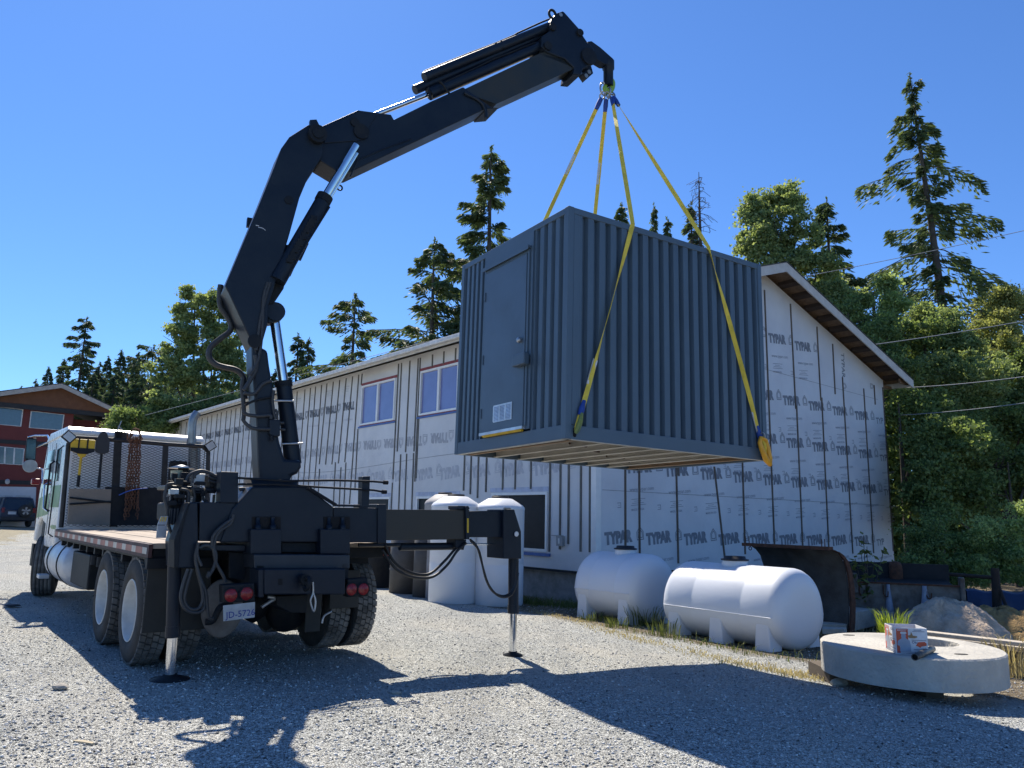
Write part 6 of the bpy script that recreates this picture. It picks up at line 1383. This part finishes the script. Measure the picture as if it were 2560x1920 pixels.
def copy_thing(o, loc, rot, sc, label, group=None):
    c = o.copy(); scene.collection.objects.link(c); c.location = loc; c.rotation_euler = (0, 0, rot); c.scale = (sc[0], sc[0], sc[1]); c["label"] = label
    if group: c["group"] = group
    for ch in list(o.children):
        k = ch.copy(); scene.collection.objects.link(k); k.parent = c
    return c
def tip_copy(o, H0, u, v, depth, rot, wsc, label, group=None):
    t = at(u, v, depth); z = gz(t.x, depth); s = (t.z-z)/H0; return copy_thing(o, (t.x, depth, z), rot, (s*wsc, s), label, group)
def blobs_tree(label, blobs, base, m, seed, cat="tree", name="broadleaf_tree", leafs=.2, dens=1., trunk=True, group=None, stems=1, shell=.55, cl=.55, lm=1.):
    """blobs: (u, v, depth, radius_px_x, radius_px_y) crown masses"""
    r = np.random.default_rng(seed); B_ = []
    for u, v, d, rx, ry in blobs:
        B_.append((np.array(at(u, v, d)), rx/FPX*d*.72, ry/FPX*d*.72))
        for k in range(4):
            a = r.random()*6.28; q_ = .55+.35*r.random(); f_ = .32+.3*r.random()
            B_.append((np.array(at(u+rx*q_*math.cos(a), v+ry*q_*math.sin(a), d+r.normal()*.5)), rx/FPX*d*f_, ry/FPX*d*f_*(.8+.5*r.random())))
    bx, by = base; zb = gz(bx, by); root = thing(name, label, cat, (bx, by, zb), group)
    mb = MB()
    if trunk:
        top = max(b_[0][2] for b_ in B_); Ht = top-zb
        for s in range(stems):
            off = (s-(stems-1)/2)*.5; tt = [Vector((bx+off*(1+2*t), by+.2*s, zb+Ht*t*.95)) for t in np.linspace(0, 1, 6)]; mb.tube(tt, [(.018*Ht+.03)*(1-.8*t)/stems**.4 for t in np.linspace(0, 1, 6)], 8)
    C, D, S, Wd, Ln = [], [], [], [], []
    for bi, (c0, rx, ry) in enumerate(B_):
        if trunk and bi % 5 == 0:
            f_ = .55 if c0[2]-zb > 3 else .2; st_ = Vector((bx, by, zb+(c0[2]-zb)*f_)); mid = st_.lerp(Vector(c0), .5)+Vector((0, 0, -.1*rx)); mb.tube(smooth_path([st_, mid, Vector(c0)], 3), [.06*(1-.09*i) for i in range(7)], 5, caps=False)
            for k in range(5): e = Vector(c0)+Vector(r.normal(0, .5, 3))*rx; mb.tube([Vector(c0), e], [.03, .012], 4, caps=False)
        nc = int(max(8, 17*rx*ry*dens/cl))
        v_ = r.normal(0, 1, (nc, 3)); v_ /= np.linalg.norm(v_, axis=1, keepdims=True); rad_ = shell+(1-shell)*r.random((nc, 1))**.6; cc = c0[None]+v_*rad_*np.array([rx, rx*.85, ry])*(1+.22*r.normal(0, 1, (nc, 1)))
        for q in cc:
            k = int(r.integers(70, 180)*lm); sz = cl*(.35+.65*r.random()); p = q[None]+r.normal(0, 1, (k, 3))*np.array([sz, sz, sz*.6])*.48
            C.append(p); D.append(r.normal(0, 1, (k, 3))); S.append(r.normal(0, 1, (k, 3))); l = leafs*.55*(.5+.9*r.random(k)); Ln.append(l); Wd.append(l*.7)
    C = np.concatenate(C); ok = C[:, 2] > zb+.05; 
    V = quads(C[ok], np.concatenate(D)[ok], np.concatenate(S)[ok], np.concatenate(Wd)[ok], np.concatenate(Ln)[ok], r)
    if trunk: build("trunk", mb, BARK, root, recalc=False)
    fastmesh("crown", V, 4, m, root); return root
# conifers right behind the roof, left to right
conifer("tall slim conifer rising highest above the container's left top edge", 1228, 363, 40, 6.8, 11, 1.15, .25)
conifer("broad conifer left of the container, second tallest of that pair", 1087, 594, 38, 7.8, 5, 1.15)
conifer("irregular open conifer standing alone above the middle of the long roof", 889, 734, 40, 5.2, 23, 1.0, .55, curve=.55)
c_ = conifer("left one of the two dense dark conifers right of the lift cylinder", 748, 833, 48, 3.0, 31, 1.2, m=CONI2, group="dense conifers right of the lift cylinder"); Hc = at(748, 833, 48).z-gz(c_.location.x, 48)
tip_copy(c_, Hc, 773, 844, 47, 2., .8, "right one of the two dense dark conifers right of the lift cylinder", "dense conifers right of the lift cylinder")
tip_copy(c_, Hc, 690, 920, 46, 4., .8, "short dark conifer showing between the crane column and its lift cylinder")
tip_copy(c_, Hc, 1185, 700, 44, 1., 1.1, "dark conifer close against the left edge of the container")
sm_ = conifer("small pointed conifer top above the container, left of the two right slings", 1555, 505, 40, 3.2, 41, 1.0); Hs = at(1555, 505, 40).z-gz(sm_.location.x, 40)
tip_copy(sm_, Hs, 1634, 505, 42, 2.2, .55, "thin conifer top above the container between the slings", )
tip_copy(sm_, Hs, 1727, 502, 41, 4.4, .9, "bushy conifer top beside the bare snag above the container")
tip_copy(sm_, Hs, 1668, 540, 41, .8, .7, "low conifer top just over the container's top edge")
conifer("bare dead conifer snag above the right part of the container", 1747, 430, 40, 3.0, 43, .9, z0f=.5, dead=True, name="dead_tree", group=None)
conifer("dark conifer leaning out behind the leafy tree right of the container", 2066, 492, 36, 4.0, 51, 1.2, curve=.75)
TALL = [(300, -1, 1.5, .9), (330, 1, 1.1, .5), (345, -1, 1.6, 1.0), (400, 1, 1.7, .55), (420, -1, 2.2, .6), (440, 1, 3.0, .55), (455, -1, 3.4, .45), (470, -1, 1.4, .4), (570, 1, 2.0, .2), (590, 1, 3.3, .45), (620, 1, 2.6, .4), (640, -1, 2.4, .3), (690, -1, 2.0, .3), (700, 1, 2.8, .9), (720, -1, 4.4, .75), (725, -1, 3.4, .5), (740, 1, 3.9, .8), (760, 1, 3.2, .9), (800, 1, 3.6, .6), (830, -1, 2.9, .4), (870, -1, 3.0, .5), (880, 1, 3.4, .5), (930, -1, 3.3, .4), (960, 1, 3.8, .3), (1000, 1, 5.4, -.12), (1015, 1, 4.6, .0), (1010, -1, 3.6, .3), (1050, 1, 5.0, .25), (1060, -1, 3.8, .3), (1090, 1, 5.2, .35), (1110, -1, 3.4, .3), (960, -1, 3.0, .4), (900, 1, 3.2, .6), (850, 1, 3.5, .8), (780, -1, 2.0, .4)]
TALL = [(y*.82+80 if y > 560 else y, s_, l_, d_) for y, s_, l_, d_ in TALL]
conifer("very tall ragged conifer with a visible trunk, tallest tree at the right", 2274, 182, 38, 1.9, 62, .75, .8, z0f=.12, curve=.35, group=None, leanx=-1.1, limbs=TALL)
# far left row
fl = [(218, 793, 66, 3.2, 71, "tallest conifer of the far row at the left, behind the red house")]
f0 = conifer(fl[0][5], 218, 793, 62, 3.6, 71, 1.15, .35, m=CONI2, curve=.5, group="far conifers behind the red house")
f1 = conifer("pointed conifer just left of the tallest far one, over the house ridge", 162, 897, 64, 3.3, 72, 1.1, m=CONI2, group="far conifers behind the red house"); H1 = at(162, 897, 64).z-gz(f1.location.x, 64)
for k, (u, v, dd_, wsc, lb) in enumerate(((123, 916, 66, .8, "slim small conifer over the left half of the house ridge"), (91, 947, 68, .8, "tiny conifer tip near the left of the house roof"), (54, 964, 70, .7, "leftmost tiny conifer tip above the red house roof"), (251, 904, 60, .9, "first conifer right of the tallest far one"),
    (272, 889, 63, .8, "second conifer right of the tallest far one"), (305, 874, 60, .85, "pointed far conifer midway between the tallest one and the leafy poplar"), (326, 893, 62, .9, "far conifer third from the leafy poplar"), (347, 879, 58, .8, "far conifer second from the leafy poplar"), (290, 930, 57, 1.2, "broad low conifer in front of the far row"), (235, 930, 58, 1.1, "low conifer under the tallest far one"), (345, 935, 55, 1.3, "wide low conifer by the foot of the leafy poplar"))):
    tip_copy(f1, H1, u, v, dd_, k*1.3, wsc, lb, "far conifers behind the red house")
conifer("dark flat topped conifer touching the left side of the leafy poplar", 385, 862, 54, 4.0, 77, 1.2, .2, m=CONI2, curve=.4, group=None)
# poplar behind the crane
blobs_tree("large leafy light green poplar behind the crane, left of the boom foot", [(480, 775, 46, 38, 55), (535, 770, 46, 32, 45), (505, 850, 45, 75, 60), (440, 860, 45, 48, 60), (575, 850, 46, 45, 60), (430, 940, 44, 60, 55), (510, 950, 44, 75, 60), (590, 950, 45, 50, 70), (450, 1020, 43, 70, 45), (545, 1030, 43, 70, 50)], (-18.2, 46), LEAF, 81, dens=.5, leafs=.30, stems=3, shell=.3, cl=.5)
blobs_tree("low bright green leafy tree between the red house and the wrapped building", [(340, 1040, 42, 40, 30), (390, 1050, 42, 40, 28), (310, 1065, 42, 30, 25), (430, 1040, 42, 40, 28)], (-20, 42), LEAFD, 82, dens=.8, leafs=.24)
# leafy tree right of container
blobs_tree("tall leafy green tree above the right end of the container", [(1905, 510, 34, 45, 45), (1960, 500, 34, 45, 42), (1935, 560, 33, 75, 55), (1890, 590, 33, 45, 50), (1990, 600, 33, 60, 60), (1960, 670, 33, 70, 50), (2040, 690, 33, 60, 60), (2090, 760, 32, 55, 50)], (11.5, 34), LEAF, 83, dens=.55, leafs=.26, cl=.5, shell=.35, stems=2)
blobs_tree("slender pale blue green young tree between the roof rake and the very tall conifer", [(2222, 730, 34, 22, 28), (2222, 780, 34, 36, 36), (2215, 840, 34, 45, 45)], (16.5, 34), LEAFP, 84, dens=.8, leafs=.22)
blobs_tree("yellowish thin leafed tree at the right picture edge", [(2500, 760, 33, 40, 40), (2540, 790, 33, 40, 60), (2440, 800, 33, 45, 50), (2480, 860, 32, 60, 50), (2560, 870, 32, 50, 60)], (20.8, 33), LEAFY, 85, dens=.42, leafs=.2, cl=.5, shell=.3)
# the forest edge at the right
FB = [("broad alder just right of the roof rake at mid height", [(2150, 800, 30, 50, 55), (2200, 870, 29, 75, 60), (2270, 840, 30, 75, 60), (2240, 930, 28, 80, 60)], (13.5, 30), LEAFD, 86),
      ("yellow green alder below the very tall conifer", [(2330, 820, 30, 60, 55), (2390, 850, 30, 70, 60), (2350, 920, 29, 90, 70), (2430, 960, 28, 80, 70)], (16.5, 30), LEAFY if False else LEAF, 87),
      ("dense dark green alder at the right edge, upper part", [(2500, 950, 30, 80, 70), (2560, 930, 30, 60, 80), (2460, 1040, 28, 90, 80), (2560, 1050, 28, 80, 80)], (18.5, 29), LEAFD, 88),
      ("dark leafy tree behind the right corner of the wrapped building", [(2310, 1030, 26, 75, 70), (2360, 1110, 25, 90, 70), (2320, 1180, 24, 60, 80), (2400, 1130, 26, 90, 80)], (13.0, 25.5), LEAFD, 89),
      ("shaded leafy tree mass low at the right edge", [(2500, 1170, 26, 90, 80), (2570, 1180, 26, 60, 90), (2420, 1220, 25, 90, 70), (2320, 1230, 24, 80, 60)], (16.5, 25.5), LEAFD, 90)]
for lb, bl, bs_, m, sd in FB: blobs_tree(lb, bl, bs_, m, sd, dens=.95, leafs=.20, cl=.5, shell=.4, group="leafy trees at the forest edge")
blobs_tree("bright green rounded bush nearest the corner of the wrapped building", [(2290, 1360, 19, 55, 55), (2340, 1330, 19.5, 60, 55), (2300, 1430, 18.5, 50, 45), (2370, 1400, 19, 60, 55)], (10, 19.2), LEAFD, 91, cat="bush", name="bush", dens=1.5, leafs=.11, trunk=False, group="bushes at the forest edge", cl=.3, shell=.5)
blobs_tree("pale green leafy bush at the right edge, lit by the sun", [(2480, 1350, 19, 70, 60), (2540, 1340, 19, 60, 65), (2440, 1420, 18.5, 70, 50), (2540, 1430, 18.5, 60, 55)], (12, 19.2), LEAFP, 92, cat="bush", name="bush", dens=1.5, leafs=.11, trunk=False, group="bushes at the forest edge", cl=.3, shell=.5)
# mass of woodland filling behind
def woods(name, label, pts, cnt, seed, m, size=.35):
    r = np.random.default_rng(seed); C = []
    for (u0, u1, v0, v1, d0, d1, n) in pts:
        uu = r.uniform(u0, u1, n); tt = r.random(n); dd2 = r.uniform(d0, d1, n)
        for u, t, d in zip(uu, tt, dd2):
            p = at(u, v0+(v1-v0)*t, d); zt = p.z
            if zt > gz(p.x, p.y)-.2: C.append(tuple(p))
    C = np.array(C); k = 14; c = np.repeat(C, k, 0)+r.normal(0, 1, (len(C)*k, 3))*size*1.5; n = len(c)
    l = size*(.5+.9*r.random(n)); V = quads(c, r.normal(0, 1, (n, 3)), r.normal(0, 1, (n, 3)), l*.6, l, r); o = fastmesh(name, V, 4, m); tag(o, label, None, None, "stuff")
woods("distant_woods", "dark mass of woodland filling the gaps behind the trees at the right", [(2120, 2680, 900, 1420, 31, 40, 3600), (1900, 2200, 900, 1300, 40, 46, 700)], 0, 93, LEAFD, .26)
woods("distant_woods", "dark far woodland behind the red house and the poplar", [(60, 640, 1010, 1180, 66, 76, 1800), (230, 620, 960, 1150, 70, 80, 1500)], 0, 94, CONI2, .4)
woods("distant_woods", "undergrowth behind the long wrapped building", [(640, 1000, 1000, 1250, 50, 58, 900)], 0, 95, CONI2, .3)

# grasses
def tuft(name, label, cat, cx1, cy1, n, h, spread, m, seed, group=None, kind=None, width=.012, lean=.5, z=None):
    r = np.random.default_rng(seed); V = []
    z0 = gz(cx1, cy1) if z is None else z
    for k in range(n):
        a = r.random()*6.28; rr_ = spread*math.sqrt(r.random()); x, y = cx1+rr_*math.cos(a), cy1+rr_*math.sin(a); hh = h*(.45+.6*r.random()); la = a+r.normal()*.6; ln = lean*hh*(.2+r.random()); w = width*(.6+.7*r.random()); pa_ = r.random()*3.14; wx, wy = math.cos(pa_)*w, math.sin(pa_)*w
        P = [(0, 0), (.45, .62), (1., 1.)]; pts = [(x+math.cos(la)*ln*q*q, y+math.sin(la)*ln*q*q, z0+hh*t-.3*hh*q**3*lean) for q, t in ((0, 0), (.4, .5), (.75, .85), (1, 1))]
        ws = (1, .9, .55, .05)
        for i in range(3):
            p, q = pts[i], pts[i+1]; V += [(p[0]-wx*ws[i], p[1]-wy*ws[i], p[2]), (p[0]+wx*ws[i], p[1]+wy*ws[i], p[2]), (q[0]+wx*ws[i+1], q[1]+wy*ws[i+1], q[2]), (q[0]-wx*ws[i+1], q[1]-wy*ws[i+1], q[2])]
    o = fastmesh(name, np.array(V), 4, m, loc=(cx1, cy1, z0)); 
    return tag(o, label, cat, group, kind)
q = at(*z14(1000, 1020), 10.6); tuft("grass_clump", "bright yellow green tall grass clump behind the concrete disc", "grass clump", q.x+.06, q.y, 320, .74, .12, GRS, 1, lean=.26, width=.009)
for k, (u, v, n, h, sp, m, lb) in enumerate(((1478, 1552, 60, .22, .22, WEED, "low green grass tuft in front of the farther white leg tank"), (1540, 1568, 70, .2, .2, WEED, "small green tuft beside the leg of the farther white tank"), (1440, 1500, 50, .35, .5, WEED, "dark weeds growing along the foundation by the outrigger jack"),
        (1610, 1565, 70, .45, .3, WEED, "dark weeds between the two white leg tanks"), (1660, 1590, 60, .35, .25, WEED, "dark weed clump at the left foot of the large white tank"), (2060, 1560, 40, .3, .3, WEED, "weeds on the concrete strips behind the large white tank"), (2470, 1570, 90, .42, .25, WEED, "leafy weeds at the foot of the straw slope"), (1165, 1507, 50, .2, .2, WEED, "weeds in the gap between the two upright white tanks"),
        (2530, 1690, 120, .55, .25, DRY, "dry yellow weeds right of the concrete disc"), (2030, 1410, 1, .1, .1, WEED, ""))):
    if not lb: continue
    q = gnd(u, v); tuft("grass_tuft", lb, "grass tuft", q.x, q.y, n, h, sp, m, 20+k, lean=.5, width=.007)
r_ = np.random.default_rng(55); V = []
mbx = []
def strip(name, label, line, width, n, h, m, seed):
    r = np.random.default_rng(seed); V = []
    for k in range(n):
        t = r.random()*(len(line)-1); i = int(t); f = t-i; x = line[i][0]*(1-f)+line[i+1][0]*f+r.normal()*width*.5; y = line[i][1]*(1-f)+line[i+1][1]*f+r.normal()*width*.5; z = gz(x, y)
        hh = h*(.3+.9*r.random()**2); la = r.random()*6.28; ln = hh*(.2+.9*r.random()); w = .0035+.004*r.random(); pa_ = r.random()*3.14; wx, wy = math.cos(pa_)*w, math.sin(pa_)*w
        pts = [(x, y, z-.005), (x+math.cos(la)*ln*.3, y+math.sin(la)*ln*.3, z+hh*.6), (x+math.cos(la)*ln, y+math.sin(la)*ln, z+hh*.85)]
        for (p, q), (a, b_) in zip(((pts[0], pts[1]), (pts[1], pts[2])), ((1, .8), (.8, .1))): V += [(p[0]-wx*a, p[1]-wy*a, p[2]), (p[0]+wx*a, p[1]+wy*a, p[2]), (q[0]+wx*b_, q[1]+wy*b_, q[2]), (q[0]-wx*b_, q[1]-wy*b_, q[2])]
    o = fastmesh(name, np.array(V), 4, m); tag(o, label, None, None, "stuff")
ln_ = [tuple(gnd(*p))[:2] for p in ((1340, 1530), (1450, 1555), (1560, 1590), (1700, 1625), (1850, 1660), (1980, 1685), (2060, 1700))]
strip("dry_grass_edge", "dry yellow grass and straw along the gravel edge before the white tanks", ln_, .26, 1700, .06, DRY, 61)
ln2 = [tuple(gnd(*p))[:2] for p in ((1420, 1520), (1560, 1575), (1700, 1600), (1850, 1630), (2060, 1660))]
strip("green_grass_edge", "thin green grass under the white leg tanks", ln2, .3, 260, .15, WEED, 62)
ln3 = [tuple(gnd(*p))[:2] for p in ((2060, 1600), (2200, 1560), (2300, 1600), (2500, 1620), (2600, 1700))]
strip("weed_cover", "scattered weeds and dry stalks behind the concrete disc", ln3, .5, 1800, .22, DRY, 63)
ln4 = [tuple(gnd(*p))[:2] for p in ((1260, 1505), (1350, 1512), (1440, 1520), (1600, 1530))]
strip("foundation_weeds", "low weeds along the foundation of the wrapped building", ln4, .5, 1500, .2, WEED, 64)
# sapling in front of the gable
q = at(*z14(840, 640), 14.6); qb = gz(q.x, q.y); root = thing("sapling", "young leafy sapling growing in front of the gable wall by the trough", "plant", (q.x, q.y, qb)); mb = MB(); V = []; r = np.random.default_rng(8)
C, D, S = [], [], []
for k, (x, y) in enumerate(((825, 385), (770, 545), (965, 480), (900, 560), (850, 460), (740, 600), (810, 500))):
    e = at(*z14(x, y), 14.6+r.normal()*.15); mb.tube([Vector((q.x, q.y, qb)), Vector((q.x, q.y, qb)).lerp(e, .5)+Vector((0, 0, .1)), e], [.012, .009, .005], 5, caps=False)
    for t in np.linspace(.35, 1, 16): p = Vector((q.x, q.y, qb)).lerp(e, t)+Vector((0, 0, .2*t*(1-t))); C.append(np.array(p)+r.normal(0, .05, 3)); dv = r.normal(0, 1, 3); dv[2] = -abs(dv[2])*.5; D.append(dv); S.append(r.normal(0, 1, 3))
n = len(C); build("stems", mb, BARK, root, recalc=False); fastmesh("leaves", quads(np.array(C), np.array(D), np.array(S), np.full(n, .07), np.full(n, .15), r), 4, WEED, root)
# power lines
WIRE = mat("cable_grey", (.30, .32, .34), .5)
for k, (a, b_, lb) in enumerate((((1700, 745), (2640, 558), "highest overhead cable crossing the very tall conifer"), ((1900, 893), (2640, 788), "second overhead cable from the top, over the roof rake"), ((2150, 972), (2640, 930), "third overhead cable running right from behind the eave"), ((2120, 1042), (2640, 996), "lowest overhead cable on the right"))):
    A_, B_ = at(*a, 27), at(*b_, 22); pts = [A_.lerp(B_, t)-ez*(.35*4*t*(1-t))*.35 for t in np.linspace(0, 1, 12)]; mb = MB(); mb.tube(pts, .013 if k else .010, 6); tag(build("overhead_cable", mb, WIRE, loc=tuple(A_)), lb, "cable", "overhead cables")
mb = MB(); A_, B_ = at(470, 1010, 38), at(700, 950, 36); mb.tube([A_-(B_-A_)*.5, A_, B_, B_+(B_-A_)*1.5], .012, 5); tag(build("overhead_cable", mb, WIRE, loc=tuple(A_)), "thin cable in front of the poplar at the left", "cable", "overhead cables")
# small litter on the gravel
mb = MB(); q = gnd(205, 1861); mb.prism([q+Vector((-.07, .02, .004)), q+Vector((.0, .0, .004)), q+Vector((.08, -.03, .004)), q+Vector((.08, -.01, .006)), q+Vector((0, .02, .01)), q+Vector((-.07, .03, .006))], ez*.012); tag(build("wood_splinter", mb, mat("bare_wood", (.5, .42, .28), .8), loc=tuple(q)), "pale splinter of wood lying on the gravel at the lower left", "wood splinter")
for (u, v), s, lb in (((150, 1722), .05, "fist sized grey stone on the gravel left of the outrigger foot"), ((990, 1735), .035, "brown pebble in the boom's shadow edge"), ((30, 1518), .09, "dark torn scrap lying on the gravel by the front wheel")):
    q = gnd(u, v); bm = bmesh.new(); bmesh.ops.create_icosphere(bm, subdivisions=2, radius=1); rr = random.Random(int(u)); mb = MB(); fl_ = .2 if s > .08 else .6
    mb.poly([q+Vector((v_.co.x*s*1.4*rr.uniform(.85, 1.1), v_.co.y*s*rr.uniform(.85, 1.1), s*.3+v_.co.z*s*fl_)) for v_ in bm.verts], [tuple(w.index for w in f.verts) for f in bm.faces]); bm.free()
    tag(build("stone" if s < .08 else "rubber_scrap", mb, OLDCON if s == .05 else (BLKD if s > .08 else OLDCON), loc=tuple(q)), lb, "stone" if s < .08 else "scrap")
